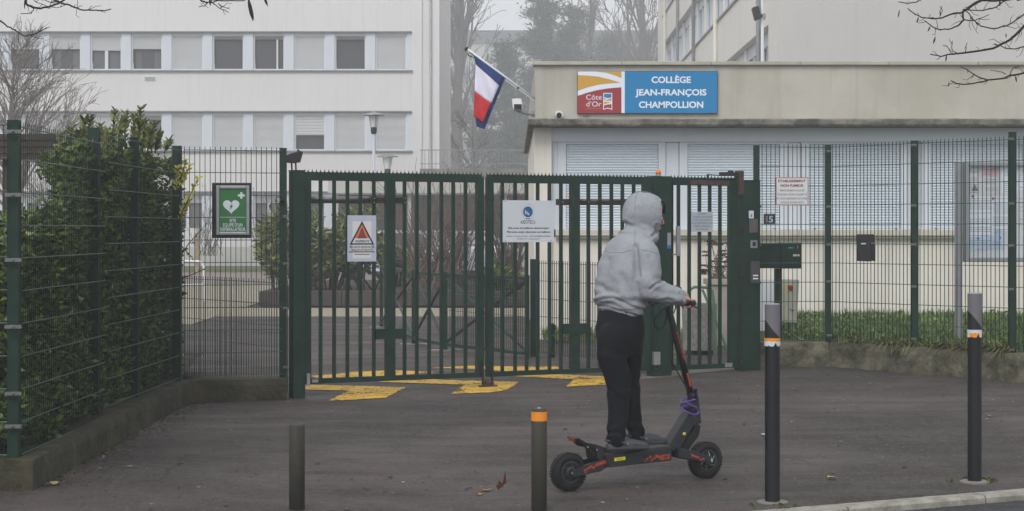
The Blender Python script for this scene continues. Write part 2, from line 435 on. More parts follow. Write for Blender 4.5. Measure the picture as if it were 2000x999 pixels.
# kerb stones
kerb = thing('kerb', (KA.x, KA.y, G(KA.x, KA.y)), 'pale worn kerb stones along the bottom right corner of the pavement', 'kerb', kind='structure')
M_kerb = mat('pale_kerb_stone', RGB(150, 147, 138), .9, .25, 9, bump=.01, bscale=60, dirt=RGB(90, 86, 78), dirt_amt=.5, dirt_scale=8, speck=.3)
t = -1.6
for k in range(9):
    Lk = 1.0; mb = MB(); seg = 14
    vs = []; fs = []
    for i in range(seg+1):
        p = KA+kd*(t+.006+(Lk-.012)*i/seg); g = G(p.x, p.y)
        j1 = .006*noise.noise(Vector((t+i*.7, 1, 2))); j2 = .008*noise.noise(Vector((t+i*.9, 5, 2)))
        for (w, h) in ((-.01+j1, -.3), (-.01+j1, .004), (0.0+j1, .012), (.115+j2, .010), (.13+j2, -.004), (.13+j2, -.3)):
            q = p+kn*w; vs.append((q.x, q.y, g+h))
    for i in range(seg):
        for j in range(5): fs.append((i*6+j, i*6+j+1, (i+1)*6+j+1, (i+1)*6+j))
    fs += [tuple(range(6)), tuple(reversed(range(seg*6, seg*6+6)))]
    mb.add(vs, fs); mb.build('kerb_stone', M_kerb, kerb)
    t += Lk

# yard surfaces beyond the gate
def patch(name, poly, m, up=.004, n=14):
    """quad patch p00,p10,p11,p01 in world xy draped on the ground"""
    a, b, c, d = [Vector(p) for p in poly]; V = []; Fc = []
    for j in range(n+1):
        for i in range(n+1):
            u, v = i/n, j/n; p = a.lerp(b, u).lerp(d.lerp(c, u), v); V.append((p.x, p.y, G(p.x, p.y)+up))
    for j in range(n):
        for i in range(n): Fc.append((j*(n+1)+i, j*(n+1)+i+1, (j+1)*(n+1)+i+1, (j+1)*(n+1)+i))
    o = np_mesh(name, V, Fc, m); o['kind'] = 'structure'; return o
M_gravel = mat('beige_gravel', RGB(150, 142, 126), .95, .35, 14, bump=.02, bscale=45, speck=.6)
M_pink = mat('pinkish_paving', RGB(128, 116, 110), .9, .15, 2, bump=.004, bscale=60)
M_lawn = mat('winter_lawn', RGB(96, 104, 60), .95, .35, 6, bump=.03, bscale=30)
patch('gravel_strip', [(-6.2, 31.2), (3, 31.2), (3, 34.7), (-6.2, 34.7)], M_gravel, .008)
patch('gravel_court', [(-9, 28.5), (-4.9, 28.5), (-5.2, 50), (-14, 50)], M_gravel, .012)
patch('paved_path', [(-16, 50.2), (6, 50.2), (8, 64), (-20, 64)], M_pink, .01)
patch('lawn', [(-20, 64.5), (-2, 64.5), (-2, 72), (-22, 72)], M_lawn, .012)

# yellow zigzag
def yellow(poly, sub=5):
    pts = [gp(*p) for p in poly]; pl = [(p.x, p.y) for p in pts]
    x0 = min(p[0] for p in pl); x1 = max(p[0] for p in pl); y0 = min(p[1] for p in pl); y1 = max(p[1] for p in pl); d = .018
    nx = int((x1-x0)/d)+2; ny = int((y1-y0)/d)+2; idx = {}; V = []; Fc = []
    def vid(i, j):
        if (i, j) not in idx:
            x = x0+(i-.5)*d; y = y0+(j-.5)*d; idx[i, j] = len(V); V.append((x, y, ground_z(x, y)+.006))
        return idx[i, j]
    for j in range(ny):
        for i in range(nx):
            x = x0+i*d; y = y0+j*d
            jx = .02*noise.noise(Vector((x*13, y*13, 0)))+.012*noise.noise(Vector((x*40, y*40, 2)))
            if not inpoly(x+jx, y+jx*1.3, pl): continue
            w = noise.noise(Vector((x*5, y*5, 7)))*.6+noise.noise(Vector((x*23, y*23, 3)))*.55+noise.noise(Vector((x*60, y*60, 1)))*.4
            if w > .3: continue
            Fc.append((vid(i, j), vid(i+1, j), vid(i+1, j+1), vid(i, j+1)))
    o = np_mesh('yellow_marking', V, Fc, M_yellow); o['kind'] = 'structure'; return o
def inpoly(x, y, poly):
    c = False; n = len(poly)
    for i in range(n):
        x1, y1 = poly[i]; x2, y2 = poly[(i+1) % n]
        if (y1 > y) != (y2 > y) and x < (x2-x1)*(y-y1)/(y2-y1)+x1: c = not c
    return c
yellow([(590, 753), (590, 762), (682, 765), (641, 784), (753, 779), (793, 758), (700, 755)])
yellow([(736, 747), (909, 753), (881, 770), (954, 768), (988, 764), (1015, 747), (818, 742)])
yellow([(990, 736), (1120, 742), (1107, 757), (1196, 752), (1225, 738), (1080, 733)])
yellow([(600, 736), (655, 733), (690, 728), (770, 724), (850, 729), (790, 733), (690, 738), (640, 742)], 3)
yellow([(842, 720), (915, 716), (1088, 718), (1092, 722), (980, 727), (950, 722)], 3)

# ------------------------------------------------------------------ low walls
def wall_path(label, pts, th, ztop, side, name='low_wall', m=None, seg=.12):
    """pts: outer face polyline (x,y); ztop(x,y); side = +1/-1 : inner side direction relative to left normal"""
    base = thing(name, (pts[0][0], pts[0][1], G(*pts[0])), label, 'wall')
    for a, b in zip(pts[:-1], pts[1:]):
        a = Vector(a); b = Vector(b); L = (b-a).length; n = max(2, int(L/seg)); d = (b-a)/L; nr = Vector((-d.y, d.x))*side
        vs = []; fs = []
        rows = 6
        for i in range(n+1):
            p = a+d*(L*i/n)
            for j in range(rows+1):
                g = G(p.x, p.y)-.12; zt = ztop(p.x, p.y); z = g+(zt-g)*j/rows
                e = .012*noise.noise(Vector((p.x*4, p.y*4, z*5)))+.006*noise.noise(Vector((p.x*17, p.y*17, z*17)))
                if j == rows: e += .012; z -= .004
                q = p+nr*e; vs.append((q.x, q.y, z))
            q = p+nr*(.03); vs.append((q.x, q.y, zt+.006*noise.noise(Vector((p.x*9, p.y*9, 3)))))
            q = p+nr*th; vs.append((q.x, q.y, zt))
            vs.append((q.x, q.y, G(p.x, p.y)-.12))
        k = rows+4
        for i in range(n):
            for j in range(k-1): fs.append((i*k+j, i*k+j+1, (i+1)*k+j+1, (i+1)*k+j))
        fs += [tuple(range(k)), tuple(reversed(range(n*k, n*k+k)))]
        mb = MB(); mb.add(vs, fs); mb.build('wall_segment', m or M_mossy, base, smooth=False)
    return base
LWZ = lambda x, y: CAM-1.385+.012*(y-11.33)
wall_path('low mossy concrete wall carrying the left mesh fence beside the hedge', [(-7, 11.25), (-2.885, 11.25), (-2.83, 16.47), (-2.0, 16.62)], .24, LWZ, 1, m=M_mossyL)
RWZ = lambda x, y: CAM-1.16
wall_path('low stained concrete wall carrying the right mesh fence above the drive', [(2.50, 19.22), (3.27, 19.28), (3.98, 18.36), (4.72, 17.55), (6.2, 16.1)], .22, RWZ, 1)
# beds behind the walls
def poly_sheet(name, poly, zf, m, step=.25, kind='structure'):
    bm = bmesh.new(); f = bm.faces.new([bm.verts.new((x, y, 0)) for x, y in poly])
    bmesh.ops.triangulate(bm, faces=[f])
    bmesh.ops.subdivide_edges(bm, edges=bm.edges[:], cuts=12, use_grid_fill=True)
    for v in bm.verts: v.co.z = zf(v.co.x, v.co.y)+.02*noise.noise(v.co*2)
    me = bpy.data.meshes.new(name); bm.to_mesh(me); bm.free(); me.materials.append(m)
    o = bpy.data.objects.new(name, me); COL.objects.link(o); o['kind'] = kind; return o
poly_sheet('hedge_bed', [(-9, 11.4), (-3.05, 11.4), (-3.0, 16.6), (-3.3, 20), (-9, 20)], lambda x, y: LWZ(x, y)-.03, M_soil)
VZ = lambda x, y: CAM-1.19+.012*max(0, y-19)
M_verge = mat('verge_turf', RGB(62, 74, 40), .95, .3, 9, bump=.02, bscale=30)
poly_sheet('grass_verge', [(2.62, 19.42), (3.35, 19.48), (4.1, 18.56), (4.85, 17.75), (7.5, 15.2), (12, 17), (12, 24.7), (2.62, 24.7)], VZ, M_verge)

# ------------------------------------------------------------------ grass
def grass(name, pts, h, label, m, lean=None):
    n = len(pts); pts = np.asarray(pts)
    a = rng.uniform(0, 2*np.pi, n); hh = h*rng.uniform(.45, 1.3, n)
    s = np.stack([np.cos(a), np.sin(a), np.zeros(n)], 1)
    ln = np.stack([-np.sin(a), np.cos(a), np.zeros(n)], 1)*(hh*rng.uniform(.1, .8, n))[:, None]
    if lean is not None: ln = ln+np.asarray(lean)*hh[:, None]
    w = .006*rng.uniform(.7, 1.5, n)[:, None]; up = np.zeros((n, 3)); up[:, 2] = hh
    V = np.stack([pts-s*w, pts+s*w, pts+up*.6+ln*.35+s*w*.8, pts+up*.6+ln*.35-s*w*.8, pts+up*.95+ln], 1).reshape(-1, 3)
    b = np.arange(n)*5
    Fc = np.concatenate([np.stack([b, b+1, b+2], 1), np.stack([b, b+2, b+3], 1), np.stack([b+3, b+2, b+4], 1)])
    o = np_mesh(name, V, Fc, m); return tag(o, label, 'grass', kind='stuff')
def inpoly(x, y, poly):
    c = False; n = len(poly)
    for i in range(n):
        x1, y1 = poly[i]; x2, y2 = poly[(i+1) % n]
        if (y1 > y) != (y2 > y) and x < (x2-x1)*(y-y1)/(y2-y1)+x1: c = not c
    return c
gpoly = [(3.42, 19.5), (4.15, 18.6), (4.9, 17.8), (6.4, 16.3), (7.6, 16.3), (7.6, 24.4), (2.9, 24.4), (2.9, 20.2)]
pts = []
while len(pts) < 34000:
    x, y = random.uniform(2.9, 7.6), 24.4-8.2*random.random()**.8
    if inpoly(x, y, gpoly) and not (x < 3.6 and y < 23 and random.random() < .5):
        if noise.noise(Vector((x*1.6, y*1.6, 0)))+.5*noise.noise(Vector((x*6, y*6, 0))) > -.3: pts.append((x, y, VZ(x, y)-.01))
grass('tall_grass', pts, .115, 'tall green grass growing on the verge behind the right fence', M_grass)
pts = []; lean = []
for _ in range(2000):
    t = random.random()**.7; k = random.choice([0, 1, 1, 2]); seg = [((3.35, 19.38), (4.05, 18.5)), ((4.05, 18.5), (4.8, 17.66)), ((4.8, 17.66), (6.1, 16.3))][k]
    a, b = Vector(seg[0]), Vector(seg[1]); p = a.lerp(b, t)
    if noise.noise(Vector((p.x*3.1, p.y*3.1, 4))) < -.02: continue
    pts.append((p.x+random.uniform(-.06, .06), p.y+random.uniform(-.06, .1), CAM-1.17)); lean.append((-.45-random.random()*.3, -.5-random.random()*.35, -.35-1.1*random.random()**1.5))
g2 = grass('drooping_grass', pts, .17, 'dry grass tufts drooping over the right low wall', M_grassdry, lean)

# broad weeds in the verge
pts = []; dd_ = []
for _ in range(5200):
    x, y = random.uniform(2.8, 7.4), random.uniform(17, 24.3)
    if not inpoly(x, y, gpoly): continue
    if noise.noise(Vector((x*1.2, y*1.2, 9))) < (-.35 if x < 3.9 else .12): continue
    a = random.uniform(0, 6.28); pts.append((x, y, VZ(x, y)+random.uniform(0, .07))); dd_.append((math.cos(a), math.sin(a), random.uniform(.1, .9)))
V, Fc = bigleaves(pts, dd_, .08, .035); o = np_mesh('weed_leaves', V, Fc, mat('weed_leaf', RGB(62, 84, 40), .5, .4, island=True, col2=RGB(120, 136, 78)))
tag(o, 'broad leaved weeds among the grass behind the right fence', 'weeds', kind='stuff')
pts = []
for _ in range(3500):
    x = random.uniform(.4, 3.0); y = random.uniform(23.5, 24.45)
    if noise.noise(Vector((x*2.5, y*2.5, 0))) > -.2: pts.append((x, y, CAM-1.39))
grass('weeds', pts, .14, 'low weeds at the foot of the annexe wall behind the gates', M_grass)

# ------------------------------------------------------------------ mesh fences
WIRE_MESH = {}
def mesh_panel(parent, a, b, zt, zb, n_r, gap=.05, prot=.03, rw=.004, ww=.0028):
    a = Vector((a[0], a[1], 0)); b = Vector((b[0], b[1], 0)); L = (b-a).length; d = (b-a)/L
    nr = Vector((-d.y, d.x, 0))
    if nr.y > 0: nr = -nr
    mb = MB(); n = int(L/gap); vs = []; fs = []
    for i in range(n+1):
        p = a+d*((L-n*gap)/2+gap*i); o = len(vs)
        for z in (zb-.01, zt+prot):
            for (u, w) in ((-1, -1), (1, -1), (1, 1), (-1, 1)): q = p+d*(u*ww)+nr*(w*ww); vs.append((q.x, q.y, z))
        fs += [(o, o+1, o+5, o+4), (o+1, o+2, o+6, o+5), (o+2, o+3, o+7, o+6), (o+3, o, o+4, o+7), (o+4, o+5, o+6, o+7)]
    mb.add(vs, fs); mb.build('wire_mesh', M_greenwire, parent, kind='stuff')
    me = None
    for i in range(n_r):
        z = zt+(zb-zt)*i/(n_r-1)
        if me is None:
            mr = MB(); mr.tube([(0, 0, 0), (L, 0, 0)], rw, 6); ro = mr.build('rail', M_greenrail, parent)
            ro.location = Vector((a.x, a.y, z))+nr*(rw+ww)-WLOC[parent.name]; 
            # mesh was offset by the parent position: rebuild at zero
            off = WLOC[parent.name]
            for v in ro.data.vertices: v.co += off
            ro.rotation_euler = (0, 0, math.atan2(d.y, d.x)); me = ro.data
        else: inst(me, 'rail', parent, Vector((a.x, a.y, z))+nr*(rw+ww), math.atan2(d.y, d.x))
def post(parent, x, y, z0, z1, w=.06, name='post', rz=0):
    mb = MB(Matrix.Translation((x, y, 0)) @ Matrix.Rotation(rz, 4, 'Z'))
    mb.box(-w/2, w/2, -w/2, w/2, z0, z1-.004); mb.box(-w/2-.002, w/2+.002, -w/2-.002, w/2+.002, z1-.004, z1+.003)
    return mb.build(name, M_green, parent)
def clip(parent, x, y, z, w=.085):
    mb = MB(); mb.box(x-w/2, x+w/2, y-.045, y-.032, z-.011, z+.011); mb.lathe((x, y-.045, z), [(.009, 0), (.009, .008), (.004, .012)], 8, (0, -1, 0))
    mb.build('clip', M_clip, parent)
lf = thing('mesh_fence', (-3.0, 11.33, G(-3, 11.33)), 'tall dark green wire mesh fence on mossy wall in front of hedge', 'fence')
c = CAM
mesh_panel(lf, (-6.6, 11.33), (-3.06, 11.33), c+.637, c-1.363, 11, ww=.0017)
mesh_panel(lf, (-3.0, 11.42), (-2.995, 13.72), c+.63, c-1.37, 11, ww=.0017)
mesh_panel(lf, (-2.995, 13.82), (-2.93, 16.42), c+.70, c-1.30, 11, ww=.0017)
mesh_panel(lf, (-2.91, 16.55), (-2.06, 16.78), c+.712, c-1.288, 11, .0455)
for (px, y, w) in ((24, 11.36, .068), (192, 13.75, .075), (270, 15.05, .065), (346, 16.48, .075), (553, 16.8, .06)):
    top = {24: .668, 192: .75, 270: .742, 346: .74, 553: .735}[px]
    x = X(px, y) - (.03 if px in (192, 270) else 0)
    post(lf, x, y+(.04 if px in (24,) else 0), LWZ(x, y)-.05, c+top, w)
for py in (258, 381, 508, 638, 768, 832): clip(lf, X(24, 11.3), 11.36, Z(py, 11.36), .1)
for py in (425, 531, 638, 790): clip(lf, X(203, 13.7), 13.78, Z(py, 13.78), .035)
for py in (423, 515, 602, 717): clip(lf, X(557, 16.7), 16.8, Z(py, 16.8), .05)
for py in (300, 412, 560): clip(lf, X(352, 16.5), 16.5, Z(py, 16.5), .03)

rf = thing('mesh_fence', (3.3, 19.5, G(3.3, 19.5)), 'tall green wire mesh fence on stained wall in front of the annexe', 'fence')
RP = [(X(1478, 19.3), 19.3), (X(1618, 19.45), 19.45), (X(1788, 18.53), 18.53), (X(1979, 17.72), 17.72), (5.62, 16.8)]
for k in range(4):
    a = Vector(RP[k]); b = Vector(RP[k+1]); d = (b-a).normalized()*.04
    mesh_panel(rf, a+d, b-d, c+.86, c-1.14, 11, .0475)
for k, (x, y) in enumerate(RP[1:]): post(rf, x, y+.03, CAM-1.18, c+[.885, .885, .93, .93][k], .062)
post(rf, RP[0][0], RP[0][1]+.03, CAM-1.15, c+.875, .06)
for (px, y, lst) in ((1618, 19.42, (296, 404, 478, 550, 655)), (1783, 18.5, (284, 402, 478, 560, 662)), (1973, 17.7, (272, 398, 480, 565, 683)), (1481, 19.3, (404, 479, 552, 656))):
    for py in lst: clip(rf, X(px, y), y, Z(py, y), .05)

inl = thing('mesh_fence', (-3.4, 19.0, G(-3.4, 19)), 'low green mesh fence running inside the yard behind the left panel', 'fence')
mesh_panel(inl, (X(340, 19.2), 19.2), (X(562, 17.3), 17.3), c-.49, c-1.49, 6, .05)
inr = thing('mesh_fence', (.25, 21.2, G(.25, 21.2)), 'waist high green mesh fence between railing and the gates inner post', 'fence')
mesh_panel(inr, (X(1048, 21.1), 21.1), (X(1240, 19.2), 19.2), c-.37, c-1.37, 6, .05)
mesh_panel(inr, (X(1240, 19.2), 19.15), (X(1285, 18.4), 18.4), c-.37, c-1.37, 6, .05)
post(inr, X(1041, 21.1), 21.1, G(.2, 21.1), c-.33, .065)
post(inr, X(1240, 19.2)+.02, 19.2, G(1, 19.2), c-.35, .05)

rl = thing('railing', (-1.25, 23.7, G(-1.25, 23.7)), 'green cross braced railing behind the double gate', 'railing')
RL = [(X(745, 27.9), 27.9), (X(808, 23.7), 23.7), (X(870, 22.4), 22.4), (X(1030, 20.8), 20.8)]
for k, (x, y) in enumerate(RL): post(rl, x, y, G(x, y), c-.505, .05)
for k in range(3):
    a, b = RL[k], RL[k+1]
    A = lambda z, q: (q[0], q[1], z)
    MB().bar(A(c-.54, a), A(c-.54, b), .04, .04).build('top_rail', M_green, rl)
    MB().bar(A(c-1.37, a), A(c-1.37, b), .04, .04).build('bottom_rail', M_green, rl)
    MB().bar(A(c-.56, a), A(c-1.35, b), .022, .03).build('brace', M_greenlit if k < 3 else M_green, rl)
    a2 = (a[0], a[1]+.03); b2 = (b[0], b[1]+.03)
    MB().bar(A(c-1.35, a2), A(c-.56, b2), .022, .03).build('brace', M_green, rl)
for (x, y) in RL[:3]:
    single(MB().box(x-.17, x+.17, y-.12, y+.12, G(x, y)-.05, G(x, y)+.012), 'concrete_footing', M_concrete,
           'pale concrete footing under the %s post of the braced railing' % {27.9: 'farthest', 23.7: 'middle', 22.4: 'nearest'}[y], 'footing')
mesh_panel(rl, (RL[2][0]+.05, RL[2][1]-.05), (RL[3][0]-.05, RL[3][1]+.05), c-.56, c-1.36, 5, .045, 0)
b1 = MB().lathe((X(1078, 20.9), 20.9, G(.5, 20.9)), [(.035, 0), (.035, .3), (.045, .31), (.045, .36), (.02, .38)], 12)
single(b1, 'gate_stop', M_green, 'short green stop post on the asphalt behind right gate leaf', 'post')

patch('threshold_strip', [tuple(gp(1205, 747).xy), tuple(gp(1468, 718.5).xy), tuple(gp(1468, 713).xy), tuple(gp(1205, 735).xy)], mat('threshold_concrete', RGB(112, 106, 96), .95, .25, 6, bump=.008, bscale=50, speck=.4, dirt=RGB(70, 70, 54), dirt_amt=.5), .003)
M_specc = mat('speckled_concrete', RGB(140, 138, 134), .95, .3, 22, bump=.01, bscale=60, speck=.8, dirt=RGB(84, 82, 76), dirt_amt=.5, dirt_scale=4)
y = 21.0; g = G(X(1366, y), y); bn_ = thing('concrete_bin', (X(1366, y), y, g), 'round speckled concrete bin standing behind the pedestrian gate', 'bin')
MB().lathe((X(1366, y), y, g+.05), [(.185, 0), (.2, Z(593, y)-g-.05), (.17, Z(593, y)-g-.05), (.165, .35)], 28).build('shell', M_specc, bn_)
MB().lathe((X(1366, y), y, g), [(.15, -.05), (.15, .05)], 20).build('foot', mat('dark_foot', RGB(46, 42, 40), .9), bn_)
y = 22.8; g = c_z = CAM-1.4; pt_ = thing('concrete_planter', (X(1410, y), y, g), 'tall pale square planter holding dried flower heads', 'planter')
mb = MB(); vs = []
for (zz, ins) in ((g, .07), (Z(556, y), .02), (Z(556, y)+.001, -.01), (Z(545, y), -.01)):
    for (a, b) in ((X(1379, y)+ins, y-.22+ins), (X(1450, y)-ins, y-.22+ins), (X(1450, y)-ins, y+.22-ins), (X(1379, y)+ins, y+.22-ins)): vs.append((a, b, zz))
mb.add(vs, [(3, 2, 1, 0), (12, 13, 14, 15)]+[(i*4+j, i*4+(j+1) % 4, i*4+4+(j+1) % 4, i*4+4+j) for i in range(3) for j in range(4)])
mb.build('tub', mat('planter_beige', RGB(158, 154, 144), .9, .12, 5, bump=.004, streak=.5), pt_, bevel=.006)
dh = thing('dried_plant', (X(1408, y), y, Z(545, y)), 'dried brown hydrangea heads on stems in the pale planter', 'plant')
st_ = MB(); hp2 = []; lf2 = []
for i in range(34):
    tx = random.uniform(1370, 1442); tz = random.uniform(478, 530)-(6 if 1385 < tx < 1425 else -6); b0 = P(random.uniform(1390, 1425), 547, y+random.uniform(-.1, .1)); t_ = P(tx, tz, y+random.uniform(-.18, .18)); m_ = b0.lerp(t_, .5)+Vector((random.uniform(-.03, .03), 0, .02))
    st_.tube([b0, m_, t_], .004, 4)
    for _ in range(70): a = random.uniform(0, 6.28); r_ = .055*random.random()**.5; hp2.append((t_.x+math.cos(a)*r_, t_.y+math.sin(a)*r_, t_.z+.012*random.random()-r_*r_*3))
    for _ in range(4): q_ = b0.lerp(m_, random.random()*1.2); lf2.append(q_[:])
st_.build('stems', mat('dry_stem', RGB(110, 92, 72), .8), dh)
V, Fc = leaves(hp2, .02, .016, up=.8); np_mesh('flower_heads', V, Fc, mat('dried_flower', RGB(66, 48, 42), .9, .4, island=True, col2=RGB(96, 70, 58)), dh)
V, Fc = leaves(lf2, .06, .02, up=-.3); np_mesh('dry_leaves', V, Fc, mat('dry_leafs', RGB(140, 118, 92), .9, .4, island=True), dh)
y = 20.5; g = G(X(1385, y), y); tf = MB()
tf.tube([P(1345, 450+(CAM-g)*F/y, y), P(1345, 578, y), P(1348, 566, y), P(1356, 561, y), P(1384, 562, y)], .017, 10)
single(tf, 'bent_tube_frame', mat('old_green_tube', RGB(88, 118, 92), .55, .15, 8), 'bent pale green tube standing in front of the concrete bin', 'frame')
tf = MB(); tf.tube([P(1384, 562, y+.3), P(1391, 568, y+.3), P(1394, 590, y+.3), P(1399, 450+(CAM-g)*F/(y+.3), y+.3)], .017, 10); tf.bar(P(1372, 566, y+.33), P(1424, 692, y+.33), .026, .026)
single(tf, 'bent_tube_frame', mat('old_green_tube', RGB(88, 118, 92)), 'pale green tube with long slanting bar right of the bin', 'frame')
M_ = None
# ------------------------------------------------------------------ gates
GA = Vector((-1.93, 16.8)); GB = Vector((2.42, 19.0)); gd = (GB-GA).normalized(); gang = math.atan2(gd.y, gd.x)
GT = Matrix.Translation((GA.x, GA.y, 0)) @ Matrix.Rotation(gang, 4, 'Z')
def gt(px):
    k = (px-1000)/F; return (GA.y*k-GA.x)/(gd.x-gd.y*k)
def gy(t): return GA.y+gd.y*t
def gz(py, px): return Z(py, gy(gt(px)))
def gw(t, n=0, z=0): return GT @ Vector((t, n, z))
ZT, ZB = c+.50, c-1.385
def leaf(px0, px1, bars, wide, label, brk, stiles=(12, 13), name='gate_leaf', zb=ZB):
    t0, t1 = gt(px0), gt(px1)
    L = thing(name, gw(t0, 0, G(*gw(t0).xy)), label, 'gate')
    q = lambda: MB(GT)
    s0, s1 = gt(px0+stiles[0])-t0, t1-gt(px1-stiles[1])
    q().box(t0, t0+s0, -.03, .03, zb, ZT).build('stile', M_green, L, bevel=.003)
    q().box(t1-s1, t1, -.03, .03, zb, ZT).build('stile', M_green, L, bevel=.003)
    q().box(t0+s0, t1-s1, -.028, .028, ZT-.052, ZT).build('top_rail', M_green, L)
    q().box(t0+s0, t1-s1, -.028, .028, zb, zb+.046).build('bottom_rail', M_green, L)
    bm = MB(); bm.box(-.014, .014, -.014, .014, zb+.046, ZT-.052); bo = None
    for b in bars:
        p = gw(gt(b), 0, 0)
        if bo is None:
            off = WLOC[L.name]; bo = bm.build('bar', M_green, L)
            for v in bo.data.vertices: v.co += off
            bo.location = p-off; bo.rotation_euler = (0, 0, gang)
        else: inst(bo.data, 'bar', L, p, gang)
    if wide:
        w0, w1 = gt(wide[0]), gt(wide[1]); q().box(w0, w1, -.03, .03, zb+.046, ZT-.052).build('centre_bar', M_green, L)
        if brk:
            q().box(gt(brk[0]), gt(brk[1]), -.034, .034, gz(brk[3], brk[0]), gz(brk[2], brk[0])).build('bracket', M_green, L)
    # toothed strip
    mb = q(); pitch = .0395; n = int((t1-t0)/pitch); pl = [(t0, ZT+.004)]; x = t0
    for i in range(n):
        x = t0+i*pitch; pl.append((x, ZT+.052))
        for a in (30, 60, 90, 120, 150):
            pl.append((x+pitch/2-math.cos(math.radians(a))*pitch/2, ZT+.05-math.sin(math.radians(a))*.027))
    pl += [(x+pitch, ZT+.052), (x+pitch, ZT+.004)]
    vs = []; fs = []
    for (a, z) in pl[1:-1]: vs += [(a, -.003, z), (a, .003, z), (a, .003, ZT-.002), (a, -.003, ZT-.002)]
    for i in range(len(pl)-3):
        o = i*4
        for j in range(4): fs.append((o+j, o+(j+1) % 4, o+4+(j+1) % 4, o+4+j))
    mb.add(vs, fs); mb.build('toothed_strip', M_green, L, kind='stuff')
    return L
l1 = leaf(594, 943, [626, 652.5, 678.5, 704, 730, 790, 814, 838, 862, 885, 909], (753, 770), 'left leaf of the dark green double gate with the orange triangle sign', (732, 790, 643, 663))
l2 = leaf(950, 1268, [981, 1006, 1028.5, 1050, 1073, 1095.5, 1149, 1171.5, 1194, 1215.5, 1237.5], (1114, 1130), 'right leaf of the dark green double gate behind the hooded rider', (1096, 1149, 633, 653))
l3 = leaf(1311, 1438, [1325, 1346, 1366, 1386, 1406], None, 'narrow pedestrian gate with door closer and small white notice', None, (1.5, 15), 'pedestrian_gate', ZB-.005)
MB(GT).box(gt(1345), gt(1420), -.04, -.028, c+.455, c+.498).build('reinforcing_plate', M_rust, l3)
hp = MB(GT); hp.box(gt(1317), gt(1324), -.05, -.028, gz(500, 1320), gz(442, 1320)); hp.build('handle_plate', M_steel, l3)
MB(GT).box(gt(1311), gt(1317), -.03, -.02, gz(499, 1315), gz(496, 1315)).build('lock_bolt', M_steel, l3)
MB(GT).box(gt(1413), gt(1427), -.0325, -.028, gz(717, 1420), gz(709, 1420)).build('tag_plate', M_steel, l3)
MB(GT).box(gt(607), gt(619), -.0325, -.028, gz(747, 613), gz(741, 613)).build('tag_plate', M_steel, l1)
MB(GT).tube([gw(0)*0+Vector((gt(939), -.045, G(*gw(gt(939)).xy)+.02)), Vector((gt(939), -.045, c-1.24))], .012, 8).build('drop_bolt', M_dark, l1)
MB(GT).tube([Vector((gt(957), -.045, G(*gw(gt(957)).xy)+.02)), Vector((gt(957), -.045, c-1.24))], .012, 8).build('drop_bolt', M_dark, l2)
ls = MB(GT); g0 = G(*gw(gt(948)).xy)
ls.box(gt(937), gt(963), -.10, .02, g0-.02, g0+.02); ls.box(gt(942), gt(950), -.08, -.04, g0+.02, g0+.06); ls.box(gt(953), gt(958), -.08, -.04, g0+.02, g0+.05)
ls.lathe((gt(946), -.06, g0+.05), [(.022, 0), (.018, .03), (.005, .035)], 8)
single(ls, 'gate_catch', M_rust, 'dark iron ground catch where the two gate leaves meet', 'catch')
# posts
def gpost(px0, px1, top, depth, label, name='gate_post', off=-.05):
    t0, t1 = gt(px0), gt(px1); tm = (t0+t1)/2; w = gw(tm); g = G(w.x, w.y)
    o = thing(name, gw(tm, 0, g), label, 'gate post')
    MB(GT).box(t0, t1, off, off+depth, g-.2, c+top-.004).build('shaft', M_green, o, bevel=.006)
    MB(GT).box(t0-.003, t1+.003, off-.003, off+depth+.003, c+top-.004, c+top+.004).build('cap', M_green, o)
    return o, tm
p1, tm1 = gpost(569, 593, .535, .12, 'broad dark green gate post left of the double gate')
p2, tm2 = gpost(1272, 1307, .53, .15, 'dark green gate post topped by the orange beacon')
p3, tm3 = gpost(1446, 1480, .505, .16, 'dark green right gate post carrying intercom and stickers')
MB(GT).box(gt(594), gt(600), -.075, -.051, gz(753, 597), gz(729, 597)).build('hinge_cover', M_steel, p1)
hc = MB(GT); hc.box(gt(1268.5), gt(1281), -.085, -.051, gz(712, 1275), gz(687, 1275)); hc.build('latch_box', M_steel, p2)
st = MB(GT); st.box(gt(1298), gt(1305), -.0535, -.0505, gz(486, 1300), gz(455, 1300)); st.build('sticker', M_alu, p2)
st = MB(GT); st.box(gt(1298.5), gt(1304.5), -.0555, -.0536, gz(486, 1300), gz(479, 1300)); st.build('sticker', mat('blue_sticker', RGB(30, 90, 170), .5), p2)
def plate(pa, px0, px1, py0, py1, m, name, proud=.012, label=None):
    t0, t1 = gt(px0), gt(px1)
    return MB(GT).box(t0, t1, -.05-proud, -.0505, gz(py1, px0), gz(py0, px0)).build(name, m, pa, label=label, bevel=.002)
plate(p3, 1457, 1466.5, 412, 427, M_signwhite, 'sticker', .003)
text('3', gt(1461.5), gz(424, 1460), .028, .02, M_inkblue, p3, GT, y=-.0545, bold=.03)
plate(p3, 1457.5, 1474, 428, 455, mat('brown_panel', RGB(84, 78, 76), .6), 'blank_plate', .006)
plate(p3, 1459.5, 1472.5, 470, 485, M_steel, 'key_switch', .014)
plate(p3, 1463, 1469, 473, 481, M_dark, 'key_slot', .017)
plate(p3, 1458.5, 1475, 511, 553, mat('intercom_grey', RGB(66, 64, 66), .45), 'intercom', .03)
for k, py in enumerate((537, 543)): plate(p3, 1462, 1472, py, py+2.6, M_white, 'name_strip', .032)
# hinges on right post
for py in (430, 520, 690): plate(p3, 1441, 1446, py, py+22, M_dark, 'hinge', -.0)
